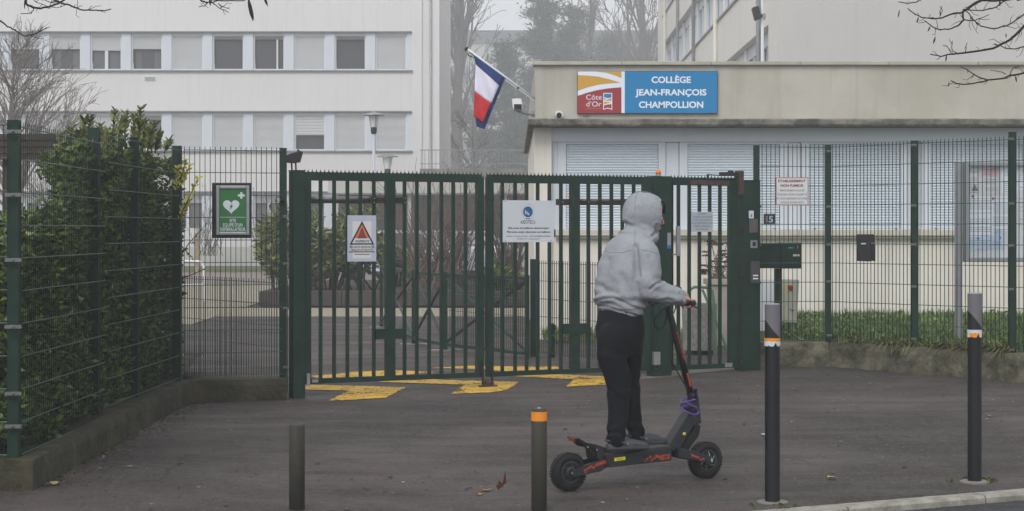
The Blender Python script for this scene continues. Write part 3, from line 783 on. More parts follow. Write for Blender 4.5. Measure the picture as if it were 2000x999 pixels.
# beacon
bt = gw(gt(1288), .02, c+.534)
be = thing('warning_beacon', bt, 'orange warning beacon on top of the middle gate post', 'beacon')
MB().lathe(bt, [(.028, 0), (.028, .012), (.024, .02)], 14).build('base', M_alu, be, smooth=False)
MB().lathe(bt+Vector((0, 0, .02)), [(.026, 0), (.026, .02), (.022, .035), (.012, .045), (.003, .048)], 16).build('lens', mat('orange_lens', RGB(235, 110, 30), .3, .08, 30), be, smooth=True)
# door closer
dcl = thing('door_closer', gw(gt(1440), 0, c+.5), 'dark door closer arm above the pedestrian gate', 'door closer')
MB(GT).box(gt(1404), gt(1437), -.06, .0, c+.545, c+.585).build('closer_body', M_dark, dcl, bevel=.004)
MB(GT).box(gt(1420), gt(1428), -.045, -.01, c+.586, c+.602).build('pivot', M_dark, dcl)
MB(GT).bar((gt(1378), -.03, c+.558), (gt(1410), -.03, c+.55), .02, .008).build('arm', M_dark, dcl)
br = MB(GT); br.box(gt(1437), gt(1447), -.055, .02, c+.36, c+.60); br.box(gt(1438), gt(1440), -.06, -.055, c+.42, c+.56)
br.build('bracket', M_rust, dcl)
MB(GT).box(gt(1377), gt(1381), -.035, -.028, c+.5, c+.562).build('arm_foot', M_dark, dcl)
# actuators
ac = thing('gate_actuator', gw(gt(606), .08, c+.27), 'long silver gate opener ram behind the left leaf with rusty mount', 'gate opener')
MB(GT).tube([(gt(608), .09, gz(388.5, 620)), (gt(728), .09, gz(388.5, 725))], .022, 10).build('motor_tube', M_steel, ac, smooth=True)
MB(GT).tube([(gt(608), .085, gz(394.5, 620)), (gt(728), .085, gz(395, 725))], .012, 8).build('guide_tube', M_rust, ac)
MB(GT).box(gt(605), gt(609), .05, .13, gz(399, 607), gz(382, 607)).build('end_cap', M_dark, ac)
MB(GT).box(gt(728), gt(792), .06, .11, gz(397.5, 760), gz(386, 760)).build('mounting_tube', M_rust, ac)
for px in (730, 790):
    MB(GT).lathe((gt(px), -.015, gz(388, px)), [(.007, 0), (.004, .005)], 6, (0, -1, 0)).build('bolt', M_steel, ac)
    MB(GT).lathe((gt(px), -.015, gz(396, px)), [(.007, 0), (.004, .005)], 6, (0, -1, 0)).build('bolt', M_steel, ac)
ac2 = thing('gate_actuator', gw(gt(1240), .08, c+.27), 'brown gate opener ram behind the right leaf near the rider', 'gate opener')
MB(GT).tube([(gt(1130), .09, gz(392, 1130)), (gt(1262), .09, gz(392, 1250))], .018, 10).build('motor_tube', mat('brownish_tube', RGB(120, 110, 100), .4, .2, 10, metal=.3), ac2, smooth=True)
MB(GT).tube([(gt(1130), .085, gz(398, 1130)), (gt(1262), .085, gz(398, 1250))], .014, 8).build('guide_tube', M_rust, ac2)
MB(GT).box(gt(1096), gt(1130), .06, .11, gz(401, 1110), gz(389, 1110)).build('mounting_tube', M_rust, ac2)
for px in (1098, 1148): MB(GT).lathe((gt(px), -.015, gz(395, px)), [(.007, 0), (.004, .005)], 6, (0, -1, 0)).build('bolt', M_steel, ac2)
# floodlight on left post
fl = thing('floodlight', gw(gt(578), .02, c+.54), 'small dark floodlight on two legs above the left gate post', 'floodlight')
y0 = gy(gt(578))
fb = MB(); fb.prism([(X(559, y0), Z(318, y0)), (X(559, y0), Z(304, y0)), (X(566, y0), Z(301, y0)), (X(588, y0), Z(295, y0)), (X(590, y0), Z(298, y0)), (X(585, y0), Z(317, y0)), (X(570, y0), Z(319, y0))], y0-.03, y0+.08)
fb.build('housing', M_dark, fl, bevel=.004)
for px in (569, 577): MB().bar((X(px, y0), y0+.02, Z(318, y0)), (X(px+.6, y0), y0+.02, c+.538), .014, .012).build('leg', M_dark, fl)
MB().lathe((X(582, y0), y0+.02, Z(296, y0)), [(.012, 0), (.012, .012), (.006, .018)], 8).build('knob', M_dark, fl)

# coiled cable at fence post
cb = MB(); y0 = 16.75
cb.tube([P(556, 388, y0), P(548, 384, y0), P(541, 386, y0), P(538, 393, y0), P(541, 399, y0), P(549, 398, y0), P(554, 392, y0), P(550, 387, y0)], .004, 6)
cb.ell(P(550, 392, y0), .022, .02, .022, 8)
single(cb, 'cable_loop', M_black, 'black coiled cable hanging by the post left of the gate', 'cable')

# ------------------------------------------------------------------ signs
def sign(px0, px1, py0, py1, y, label, m=M_signwhite, th=.006, T=None, cat='sign', name='sign'):
    """front-facing sign at depth y; returns thing, frame (x right, z up, origin top-left), width, height"""
    o = P(px0, py0, y); T = T or Matrix.Translation(o)
    w = (px1-px0)/F*y; h = (py1-py0)/F*y
    s = thing(name, o-Vector((0, 0, h)), label, cat)
    MB(T).box(0, w, 0, th, -h, 0).build('panel', m, s)
    return s, T, w, h
def gsign(px0, px1, py0, py1, label, m=M_signwhite, th=.004):
    t0, t1 = gt(px0), gt(px1); z1 = gz(py0, px0); h = (py1-py0)/F*gy((t0+t1)/2)
    T = GT @ Matrix.Translation((t0, -.022, z1)); w = t1-t0
    s = thing('sign', T @ Vector((0, 0, -h)), label, 'sign')
    MB(T).box(0, w, 0, th, -h, 0).build('panel', m, s)
    return s, T, w, h
def rect(s, T, x0, x1, z0, z1, m, y=-.001, name='print'):
    return MB(T).add([(x0, y, z0), (x1, y, z0), (x1, y, z1), (x0, y, z1)], [(0, 1, 2, 3)]).build(name, m, s)
def poly(s, T, pts, m, y=-.001, name='print'):
    return MB(T).add([(a, y, b) for a, b in pts], [tuple(range(len(pts)))]).build(name, m, s)
# vigipirate
s, T, w, h = gsign(677, 733, 421, 511, 'laminated white notice with orange warning triangle on the left gate leaf', mat('laminated_sheet', RGB(176, 182, 198), .3, .06, 12))
rect(s, T, w*.17, w*.83, -h*.93, -h*.13, mat('paper', RGB(206, 206, 206), .5, .03), -.0006)
cx = w*.5
poly(s, T, [(w*.07, -h*.635), (w*.93, -h*.635), (cx, -h*.12)], M_ink, -.0012)
poly(s, T, [(w*.155, -h*.605), (w*.845, -h*.605), (cx, -h*.19)], mat('orange_print', RGB(200, 112, 76), .6, .05), -.0018)
poly(s, T, [(w*.155, -h*.605), (w*.845, -h*.605), (w*.752, -h*.495), (w*.248, -h*.495)], M_signwhite, -.0022)
poly(s, T, [(cx-w*.16, -h*.5), (cx+w*.16, -h*.5), (cx, -h*.25)], mat('brown_print', RGB(120, 62, 50), .6, .05), -.0026)
text('VIGIPIRATE', cx, -h*.585, h*.05, w*.5, M_ink, s, T, -.0032, .02)
text('SÉCURITÉ RENFORCÉE', cx, -h*.705, h*.045, w*.86, M_ink, s, T, -.0022, .01)
text('RISQUE ATTENTAT', cx, -h*.77, h*.045, w*.72, M_ink, s, T, -.0022, .01)
rect(s, T, w*.05, w*.94, -h*.80, -h*.782, M_ink, -.0022)
rect(s, T, w*.24, w*.78, -h*.85, -h*.835, M_inkred, -.0022)
# aleotech
s, T, w, h = gsign(980, 1080, 391.5, 473, 'white surveillance notice with round blue globe logo on the right gate leaf')
gx, gzc, gr = w*.485, -h*.275, h*.13
circ = lambda r, k=28, cx=0, cz=0: [(cx+r*math.cos(2*math.pi*i/k), cz+r*math.sin(2*math.pi*i/k)) for i in range(k)]
ring = lambda r0, r1: None
M_faint = mat('faint_grey_print', RGB(160, 166, 176), .5)
for rr in (gr*1.6, gr*1.35):
    mbr = MB(T); o_ = [(gx+rr*.85*math.cos(a*math.pi/14), -.001, gzc+rr*math.sin(a*math.pi/14)) for a in range(28)]; i_ = [(gx+(rr-.0015)*.85*math.cos(a*math.pi/14), -.001, gzc+(rr-.0015)*math.sin(a*math.pi/14)) for a in range(28)]
    mbr.add(o_+i_, [(k, (k+1) % 28, 28+(k+1) % 28, 28+k) for k in range(28)]); mbr.build('logo', M_faint, s)
poly(s, T, circ(gr, 28, gx, gzc), mat('globe_blue', RGB(30, 84, 140), .5, .1), -.0014, 'logo')
for k in range(3):
    x = gx-gr*.6+k*gr*.32; poly(s, T, [(x, gzc+gr*(.35-.25*k)), (x+gr*.2, gzc+gr*(.25-.25*k)), (x+gr*.2, gzc-gr*(.45+.12*k)), (x, gzc-gr*(.3+.12*k))], M_signwhite, -.002, 'logo')
rect(s, T, gx-w*.045, gx+w*.045, -h*.445, -h*.43, M_ink, -.0014)
text('AlÉOTECh', gx, -h*.56, h*.085, w*.29, M_ink, s, T, -.0014, .0)
text('Site sous surveillance électronique', w*.5, -h*.68, h*.045, w*.79, M_ink, s, T, -.0014, .02)
text('This area under electronic surveillance', w*.5, -h*.775, h*.045, w*.85, M_ink, s, T, -.0014, .02, shear=.2)
text('Aléotech - 2, chemin du Plateau - 21370 PLOMBIÈRES-LÈS-DIJON', w*.5, -h*.87, h*.03, w*.86, M_ink, s, T, -.0014)
text('06 38 82 72 39 - www.aleotech.fr', w*.5, -h*.935, h*.03, w*.43, M_ink, s, T, -.0014)
for (u, v) in ((.045, .02), (.94, .03), (.045, .97), (.94, .97)): MB(T).lathe((w*u, -.001, -h*v), [(.004, 0), (.003, .003)], 6, (0, -1, 0)).build('screw', M_dark, s)
# small notice on ped gate
s, T, w, h = gsign(1348, 1390, 414, 453, 'small grey notice with hand lettering on the pedestrian gate', mat('grey_notice', RGB(165, 172, 180), .4, .06, 20))
for i, (tx, wf) in enumerate((('SONNEZ', .4), ('ATTENDEZ LE BIP SONORE', .9), ('ET POUSSEZ LA PORTE', .8), ('EN CAS DE FERMETURE DE L\'ACCÈS', .94), ('ATTENDRE L\'INTERVENTION', .8), ('D\'UN SURVEILLANT', .56))):
    text(tx, w*.5, -h*(.14+.155*i), h*.085, w*wf, mat('grey_print', RGB(80, 88, 96), .6), s, T, -.0012)
# no smoking
s, T, w, h = sign(1515, 1579, 347, 401.5, 19.33, 'white sign with red capitals about smoking on the right fence', mat('sign_border', RGB(150, 90, 92), .5))
rect(s, T, w*.025, w*.975, -h*.97, -h*.03, mat('sign_face', RGB(205, 205, 208), .45, .03), -.001)
for i, (tx, wf, hh, bb, zz) in enumerate((('ETABLISSEMENT', .84, .09, .03, .17), ('NON FUMEUR', .7, .09, .03, .335), ('MERCI DE BIEN VOULOIR', .75, .07, 0, .50), ('ETEINDRE VOTRE CIGARETTE', .9, .07, 0, .645), ('ET VOUS ABSTENIR DE FUMER', .93, .07, 0, .79), ('LORS DE VOTRE VISITE', .7, .07, 0, .93))):
    text(tx, w*.5, -h*zz, h*hh, w*wf, M_inkred if i < 2 else M_ink, s, T, -.0022, bb)
# 15
s, T, w, h = sign(1491.5, 1514, 418, 438, 19.33, 'dark blue house number plate reading 15 beside the letter box', mat('navy_plate', RGB(28, 36, 48), .3), .006)
for (a, b, d, e) in ((.04, .96, -.09, -.05), (.04, .96, -.95, -.91)): rect(s, T, w*a, w*b, h*d, h*e, mat('plate_trim', RGB(90, 100, 112), .5))
text('15', w*.5, -h*.82, h*.62, w*.62, M_signwhite, s, T, -.0016, .03)
# defibrillator sign
yd = 16.55
s = thing('sign', P(415, 466, yd), 'green defibrillator sign with white heart in silver frame on the mesh fence', 'sign')
T = Matrix.Translation(P(414, 357.5, yd)) @ Matrix.Rotation(math.radians(4), 4, 'Z'); k = yd/F; w, h = 77*k, 108*k
MB(T).box(0, w, 0, .012, -h, 0).build('backboard', M_black, s)
fr = MB(T); a0, a1, z0, z1 = w*.105, w*.945, -h*.945, -h*.05; fw = .028
fr.box(a0, a0+fw, -.016, -.001, z0, z1); fr.box(a1-fw, a1, -.016, -.001, z0, z1); fr.box(a0+fw, a1-fw, -.016, -.001, z0, z0+fw); fr.box(a0+fw, a1-fw, -.016, -.001, z1-fw, z1)
fr.build('frame', M_steel, s, bevel=.005)
M_dgreen = mat('sign_green', RGB(44, 104, 54), .4, .06, 4)
rect(s, T, a0+fw, a1-fw, z0+fw, z1-fw, M_dgreen, -.003, 'poster')
iw = a1-a0-2*fw; ih = z1-z0-2*fw; ix, iz = a0+fw, z1-fw
def hp_(u, v): return (ix+iw*u, iz-ih*v)
rect(s, T, ix+iw*.02, ix+iw*.98, iz-ih*.665, iz-ih*.655, M_signwhite, -.0045)
hc = hp_(.44, .4); R = iw*.165; heart = []
for i in range(40):
    a = 2*math.pi*i/40; heart.append((hc[0]+R*1.15*(16*math.sin(a)**3)/10, hc[1]+R*1.2*(13*math.cos(a)-5*math.cos(2*a)-2*math.cos(3*a)-math.cos(4*a))/11))
poly(s, T, heart[::-1], M_signwhite, -.0045)
poly(s, T, [hp_(.5, .33), hp_(.37, .42), hp_(.44, .42)], M_dgreen, -.0055)
poly(s, T, [hp_(.43, .40), hp_(.51, .40), hp_(.39, .50), hp_(.43, .42)], M_dgreen, -.0057)
rect(s, T, *(hp_(.69, 0)[0], hp_(.94, 0)[0]), hp_(0, .18)[1], hp_(0, .13)[1], M_signwhite, -.0045)
rect(s, T, *(hp_(.775, 0)[0], hp_(.855, 0)[0]), hp_(0, .23)[1], hp_(0, .08)[1], M_signwhite, -.0046)
for i, (tx, wf) in enumerate((('SITE', .24), ('EQUIPE D\'UN', .72), ('DEFIBRILLATEUR', .94))):
    text(tx, ix+iw*.5, iz-ih*(.775+.1*i), ih*.078, iw*wf, M_signwhite, s, T, -.0045, .014)

# ------------------------------------------------------------------ letter box, ashtray box, cabinet
yb = 19.62
lb = thing('letter_box', (X(1522, yb), yb, G(3, yb)), 'dark green letter box on a post left of the corner fence post', 'letter box')
MB().box(X(1479, yb), X(1523, yb), yb, yb+.3, Z(524.5, yb), Z(475.5, yb)).build('box_body', M_green, lb, bevel=.006)
MB().box(X(1524, yb), X(1565, yb), yb-.02, yb+.3, Z(525, yb), Z(474.5, yb)).build('box_body', M_green, lb, bevel=.006)
MB().box(X(1516, yb), X(1530, yb), yb+.1, yb+.17, CAM-1.3, Z(525, yb)-.002).build('post', M_green, lb)
MB().box(X(1538, yb), X(1550, yb), yb-.023, yb-.0205, Z(485.5, yb), Z(483, yb)).build('letter_slot', mat('teal_label', RGB(60, 150, 130), .5), lb)
MB().box(X(1547, yb), X(1561, yb), yb-.023, yb-.0205, Z(501, yb), Z(497, yb)).build('name_label', mat('cream_label', RGB(190, 188, 160), .5), lb)
MB().box(X(1556, yb), X(1558, yb), yb-.023, yb-.0205, Z(485.5, yb), Z(480, yb)).build('keyhole', M_steel, lb)
y = 18.85
ab = thing('ashtray_box', (X(1690, y), y, Z(511, y)), 'black wall ashtray box fixed to the right fence panel', 'box')
mb = MB(); mb.prism([(X(1674, y), Z(510, y)), (X(1675, y), Z(476, y)), (X(1677, y), Z(473, y)), (X(1698, y), Z(473, y)), (X(1699, y), Z(511, y))], y-.08, y+.05)
mb.build('box_body', M_dark, ab, bevel=.005)
MB().box(X(1674.5, y), X(1707, y), y-.03, y+.07, Z(475, y)+.0, Z(458, y)).build('hood', M_dark, ab, bevel=.005)
MB().box(X(1699.5, y), X(1708, y), y-.05, y+.07, Z(510, y), Z(476, y)).build('side_box', M_black, ab)
MB().box(X(1679, y), X(1688, y), y-.083, y-.0805, Z(477.5, y), Z(475, y)).build('label_strip', mat('pale_label', RGB(190, 210, 205), .5), ab)
y = 21.2
ec = thing('electrical_cabinet', (X(1540, y), y, CAM-1.3), 'beige electrical cabinet with red rotary switch behind the letter box', 'cabinet')
M_beige = mat('beige_box', RGB(160, 160, 146), .6, .08, 6, streak=.3)
mb = MB(); mb.prism([(X(1527, y), Z(630, y)), (X(1527, y), Z(546, y)), (X(1561, y), Z(547, y)), (X(1556, y), Z(631, y))], y, y+.2); mb.build('box_body', M_beige, ec, bevel=.005)
MB().box(X(1547, y), X(1553, y), y+.05, y+.12, CAM-1.35, Z(631, y)).build('leg', M_alu, ec)
MB().lathe((X(1543, y), y, Z(562, y)), [(.03, 0), (.03, .012), (.02, .02), (.018, .04)], 12, (0, -1, 0)).build('rotary_switch', mat('switch_red', RGB(130, 34, 34), .4), ec)
MB().box(X(1537, y), X(1543, y), y-.008, y-.001, Z(569, y), Z(556, y)).build('switch_plate', mat('switch_yellow', RGB(200, 170, 70), .5), ec)
MB().tube([P(1542, 573, y-.02), P(1543, 604, y-.02), P(1550, 604, y-.02)], .008, 8).build('conduit', M_beige, ec)
single(MB().box(X(1484, 21.5), X(1519, 21.5), 21.5, 21.7, CAM-1.35, Z(546, 21.5)), 'utility_cabinet', M_signwhite, 'white utility cabinet against the annexe left of beige cabinet', 'cabinet')

# notice board
y = 19.3
nb = thing('notice_board', (X(1940, y), y, CAM-1.2), 'glazed aluminium notice board with pinned papers behind the right fence', 'notice board')
MB().box(X(1867, y), X(1880, y), y, y+.07, CAM-1.25, Z(317, y)).build('post', M_alu, nb, bevel=.006)
MB().box(X(2070, y), X(2083, y), y, y+.07, CAM-1.25, Z(317, y)).build('post', M_alu, nb, bevel=.006)
x0, x1, z0, z1 = X(1882, y), X(2066, y), Z(512, y), Z(317, y); fw = .045
fr = MB(); fr.box(x0, x0+fw, y-.05, y+.05, z0, z1); fr.box(x1-fw, x1, y-.05, y+.05, z0, z1); fr.box(x0+fw, x1-fw, y-.05, y+.05, z1-fw, z1); fr.box(x0+fw, x1-fw, y-.05, y+.05, z0, z0+fw)
fr.build('frame', M_alu, nb, bevel=.008)
MB().box(x0+fw, x1-fw, y+.02, y+.03, z0+fw, z1-fw).build('backing', mat('board_grey', RGB(190, 196, 200), .5, .06, 4), nb)
M_pap = [mat('paper_white', RGB(206, 214, 224), .6, .06, 8), mat('paper_pink', RGB(206, 168, 180), .6, .06, 8), mat('paper_grey', RGB(192, 196, 198), .6, .06, 8), mat('paper_blue', RGB(168, 188, 210), .6, .08, 8)]
papers = [(1890, 1917, 328, 380, 2), (1919, 1950, 328, 345, 1), (1921, 1954, 347, 380, 2), (1957, 1985, 330, 378, 0), (1891, 1945, 384, 470, 0), (1938, 1976, 384, 452, 0), (1892, 1940, 462, 488, 3), (1942, 1962, 449, 486, 3), (1988, 2020, 330, 372, 0), (1989, 2030, 380, 440, 2)]
for i, (a, b, d, e, q) in enumerate(papers):
    yy = y+.019-.0015*(i % 4+1); tl = random.uniform(-.01, .01)
    mb = MB(); mb.add([(X(a, y), yy, Z(e, y)+tl), (X(b, y), yy, Z(e, y)-tl), (X(b, y), yy, Z(d, y)-tl), (X(a, y), yy, Z(d, y)+tl)], [(0, 1, 2, 3)])
    pp = mb.build('paper', M_pap[q], nb)
    ln = MB()
    for r in range(int((e-d)/4)-1):
        zz = d+4+r*4
        if random.random() < .75: ln.add([(X(a+3, y), yy-.0007, Z(zz+1, y)), (X(b-3-random.random()*(b-a)*.3, y), yy-.0007, Z(zz+1, y)), (X(b-3, y), yy-.0007, Z(zz, y)), (X(a+3, y), yy-.0007, Z(zz, y))], [(0, 1, 2, 3)])
    if ln.f: ln.build('print', mat('grey_text', RGB(110, 116, 126), .6), pp)
MB().add([(X(1898, y), y+.012, Z(373, y)), (X(1911, y), y+.012, Z(373, y)), (X(1904.5, y), y+.012, Z(360, y))], [(0, 1, 2)]).build('print', mat('mauve_print', RGB(96, 80, 100), .6), nb)
for (px, py, mm) in ((1900, 384, M_inkred), (1940, 388, mat('pin_red', RGB(150, 20, 30), .4)), (1911, 466, M_inkblue), (1954, 465, M_inkblue)):
    MB().lathe((X(px, y), y+.012, Z(py, y)), [(.012, 0), (.012, .006), (.006, .01)], 10, (0, -1, 0)).build('pin', mm, nb)
gl = bpy.data.materials.new('board_glazing'); gl.use_nodes = True; gn = gl.node_tree; gn.nodes.clear()
_o = gn.nodes.new('ShaderNodeOutputMaterial'); _m = gn.nodes.new('ShaderNodeMixShader'); _t = gn.nodes.new('ShaderNodeBsdfTransparent'); _g = gn.nodes.new('ShaderNodeBsdfGlossy')
_g.inputs['Roughness'].default_value = .06; _m.inputs[0].default_value = .07; gn.links.new(_t.outputs[0], _m.inputs[1]); gn.links.new(_g.outputs[0], _m.inputs[2]); gn.links.new(_m.outputs[0], _o.inputs[0])
MB().box(x0+fw, x1-fw, y-.035, y-.031, z0+fw, z1-fw).build('glazing', gl, nb)

# ================================================================== ANNEXE
YA = 24.6
M_tile = mat('cream_facade_tiles', RGB(184, 180, 170), .8, .06, 1.2, bump=.004, bscale=40, streak=.6, dirt=RGB(156, 150, 136), dirt_amt=.4, dirt_scale=.8)
M_render = mat('cream_render', RGB(224, 219, 210), .9, .05, 1.5, bump=.004, bscale=90, streak=.45, dirt=RGB(206, 192, 168), dirt_amt=.3, dirt_scale=.7)
M_cap = mat('parapet_cap', RGB(176, 174, 160), .9, .12, 4, bump=.003, bscale=40, dirt=RGB(120, 122, 108), dirt_amt=.3)
M_shut = mat('shutter_slat', RGB(214, 222, 230), .45, .03, 3, spec=.5)
M_pvc = mat('white_pvc', RGB(206, 212, 220), .5, .03, 3, streak=.12)
M_sill = mat('pale_sill', RGB(196, 192, 178), .8, .08, 4, streak=.2)
an = thing('annexe_building', (X(1042, YA), YA, CAM-1.4), 'single storey cream annexe with roller shutters and blue school sign', 'building')
xa = lambda px: X(px, YA); za = lambda py: Z(py, YA)
XR = xa(2420)
MB().box(xa(1045), XR, YA, YA+9, za(236), za(127.5)).build('parapet_wall', M_tile, an)
# tile joints as fine recessed grid is left to relief; cap stones piece by piece
capm = None
for i in range(8):
    a = xa(1041)+i*1.17; MB().box(a+.002, min(XR, a+1.166), YA-.06, YA+.3, za(128), za(121)).build('cap_stone', M_cap, an, bevel=.006)
ev = MB(); n = 120; x0 = xa(1031); vs = []; fs = []
for i in range(n+1):
    x = x0+(XR-x0)*i/n; e = lambda s: .012*noise.noise(Vector((x*6, s, 0)))
    for (yy, zz) in ((YA-.32+e(1), za(249)+e(2)*.8), (YA-.335+e(3), za(246)), (YA-.335+e(4), za(237)), (YA-.31+e(5), za(235)+e(6)*.6), (YA-.003, za(234)), (YA+.35, za(234)), (YA+.35, za(249))): vs.append((x, yy, zz))
for i in range(n):
    for j in range(7): fs.append((i*7+j, i*7+(j+1) % 7, (i+1)*7+(j+1) % 7, (i+1)*7+j))
fs += [tuple(range(7)), tuple(range(n*7, n*7+7))]
ev.add(vs, fs); ev.build('eave_slab', M_eave, an)
# side eave bracket
MB().box(xa(1031), xa(1042), YA+.36, YA+8.5, za(249), za(236)).build('eave_slab', M_eave, an)
MB().box(xa(1043), xa(1077.5), YA+.0, YA+9, CAM-1.5, za(249.5)).build('corner_pillar', M_render, an)
MB().box(xa(1078), XR, YA+.06, YA+8.8, CAM-1.5, za(464)).build('lower_wall', M_render, an)
MB().box(xa(1078), XR, YA+.45, YA+8.7, za(463), za(249.5)).build('inner_wall', M_pvc, an)
MB().box(xa(1078), XR, YA+.05, YA+.4, za(277), za(249.6)).build('lintel_panel', M_pvc, an)
for i in range(3):
    MB().box(xa(1085)+i*3.2, min(XR, xa(1085)+i*3.2+3.196), YA-.06, YA+.3, za(461), za(449)).build('sill', M_sill, an, bevel=.006)
MB().box(xa(1085), XR, YA-.02, YA+.055, za(466), za(461)-.002).build('sill_nose', M_sill, an)
sw0 = 1106
MB().box(xa(1078.3), xa(1089.7), YA+.09, YA+.3, za(449)+.002, za(277)-.002).build('wall_panel', M_pvc, an)
for k in range(5):
    px0 = sw0+k*238; px1 = px0+181
    wd = MB(); wd.box(xa(px0-16), xa(px0), YA+.08, YA+.2, za(449)+.002, za(277)-.002); wd.box(xa(px1), xa(px1+14), YA+.08, YA+.2, za(449)+.002, za(277)-.002)
    wd.box(xa(px0-16), xa(px1+14), YA+.081, YA+.2, za(277)-.03, za(277)-.0021)
    wo_ = wd.build('window', M_pvc, an)
    pn = MB(); pn.box(xa(px1+15), xa(px0+238-17), YA+.10, YA+.2, za(449)+.002, za(277)-.002); pn.build('wall_panel', M_pvc, an)
    # shutter: one profile swept, real curved slats
    vs = []; fs = []; nsl = 33; h = (za(277)-za(448))/nsl; a, b = xa(px0)+.004, xa(px1)-.004
    prof = [(.0, .012), (.10, .022), (.35, .006), (.7, .0), (.93, .006)]
    for i in range(nsl):
        for (u, d) in prof: vs += [(a, YA+.10+d, za(448)+h*(i+u)), (b, YA+.10+d, za(448)+h*(i+u))]
    for i in range(len(vs)//2-1): fs.append((2*i, 2*i+1, 2*i+3, 2*i+2))
    me = MB(); me.add(vs, fs); me.build('shutter_slats', M_shut, wo_, kind='stuff', smooth=False)
    MB().box(a, b, YA+.10, YA+.125, za(449.5)+.002, za(447)).build('bottom_bar', M_pvc, wo_)
    for pp in (px0+11, px1-11): MB().box(xa(pp-1), xa(pp+2.5), YA+.06, YA+.098, za(450)+.003, za(446)).build('shutter_stop', M_alu, wo_)

# school sign
s = thing('school_sign', P(1264, 222, YA), 'blue red and gold school name sign on the annexe parapet', 'sign')
T = Matrix.Translation(P(1127.5, 139, YA-.05)); k = YA/F; w, h = 273.5*k, 83*k
MB(T).box(0, w, 0, .045, -h, 0).build('panel', M_dark, s)
u = lambda a: (a-1127.5)*k; v = lambda b: -(b-139)*k
zz = lambda X_, Y_: (u(1110+X_/6.4516), v(120+Y_/6.4516))
Mg = mat('sign_gold', RGB(198, 152, 62), .45, .04, 3); Mr = mat('sign_red', RGB(152, 50, 58), .45, .04, 3); Mb = mat('sign_blue', RGB(20, 122, 176), .4, .04, 3)
Mwh = mat('sign_white', RGB(220, 228, 238), .45, .02, 3)
rect(s, T, .006, w-.006, -h+.006, -.006, Mwh, -.001, 'white_ground')
poly(s, T, [zz(710, 128), zz(1872, 128), zz(1872, 652), zz(710, 652)], Mb, -.002, 'blue_field')
poly(s, T, [zz(340, 130), zz(480, 146), zz(600, 185), zz(668, 213), zz(668, 130)], Mg, -.002, 'gold_field')
poly(s, T, [zz(118, 176), zz(240, 180), zz(370, 193), zz(520, 228), zz(658, 272), zz(520, 280), zz(380, 297), zz(240, 330), zz(118, 374)], Mg, -.002, 'gold_field')
poly(s, T, [zz(118, 436), zz(240, 396), zz(360, 364), zz(500, 342), zz(668, 328), zz(668, 654), zz(118, 654)], Mr, -.002, 'red_field')
def sl_(tx, cx_, by, hpx, wpx, m=Mwh, b=.03, yy=-.0035): X0, Z0 = zz(cx_, by); return text(tx, X0, Z0, hpx/6.4516*k, wpx/6.4516*k, m, s, T, yy, b)
sl_('COLLÈGE', 1293, 272, 80, 496); sl_('JEAN-FRANÇOIS', 1290, 429, 78, 895); sl_('CHAMPOLLION', 1292, 585, 80, 810)
sl_('Côte', 322, 484, 66, 196, b=.0); sl_("d’Or", 320, 570, 66, 190, b=.0); sl_('LE DÉPARTEMENT', 322, 603, 15, 196, mat('sign_gold', (0, 0, 0)), b=.0)
poly(s, T, [zz(439, 400), zz(552, 400), zz(552, 612), zz(495, 595), zz(439, 612)], Mwh, -.0032, 'logo')
poly(s, T, [zz(449, 410), zz(542, 410), zz(542, 456), zz(500, 466), zz(449, 452)], Mb, -.004, 'logo')
poly(s, T, [zz(449, 462), zz(480, 470), zz(449, 490)], Mg, -.004, 'logo'); poly(s, T, [zz(542, 466), zz(542, 500), zz(470, 497), zz(452, 494)], Mg, -.004, 'logo')
poly(s, T, [zz(449, 508), zz(490, 512), zz(542, 522), zz(500, 527), zz(449, 543)], Mg, -.004, 'logo')
poly(s, T, [zz(449, 556), zz(490, 546), zz(542, 540), zz(542, 598), zz(495, 584), zz(449, 600)], Mr, -.004, 'logo')
# scribble stain under the sign = flat graffiti
gr_ = MB(); 
for a in range(7):
    x = 1140+a*1.6; gr_.bar((xa(x), YA-.002, za(226)), (xa(x+1.5*(a % 2)), YA-.002, za(231-random.random())), .004, .003)
single(gr_, 'graffiti_mark', M_rust, 'tiny dark scribble on the parapet under the red sign corner', 'mark')

# cameras on annexe
y = YA-.5
cm = thing('security_camera', P(1045, 222, YA), 'white boxed security camera on an arm at the annexe corner', 'camera')
MB().prism([(X(1000, y), Z(193, y)), (X(1018, y), Z(193, y)), (X(1020, y), Z(203, y)), (X(1020, y), Z(215, y)), (X(1003, y), Z(215, y)), (X(1001, y), Z(204, y))], y, y+.3).build('camera_housing', M_white, cm, bevel=.004)
MB().box(X(1004, y), X(1019, y), y-.012, y-.0005, Z(214.5, y), Z(204, y)).build('camera_front', M_black, cm)
MB().tube([P(1010, 216, y+.1), P(1013, 219, y+.15), P(1035, 224, YA-.1), P(1046, 223, YA+.05)], .014, 8).build('arm', M_alu, cm)
MB().box(xa(1038), xa(1044.6), YA+.0, YA+.1, za(228), za(217)).build('wall_plate', M_alu, cm)
c2 = thing('security_camera', P(1092, 231, YA), 'small round white camera on the parapet left of the sign', 'camera')
MB().lathe(P(1091, 224, YA-.002), [(.045, 0), (.045, .03), (.02, .035)], 16, (0, -1, 0)).build('mount', M_white, c2)
MB().lathe(P(1092, 225, YA-.037), [(.045, 0), (.048, .06), (.047, .1)], 16, (0, -1, 0)).build('barrel', M_white, c2, smooth=False)
MB().lathe(P(1092, 225.5, YA-.1375), [(.037, 0), (.034, .004), (.01, .008)], 14, (0, -1, 0)).build('lens', M_black, c2)

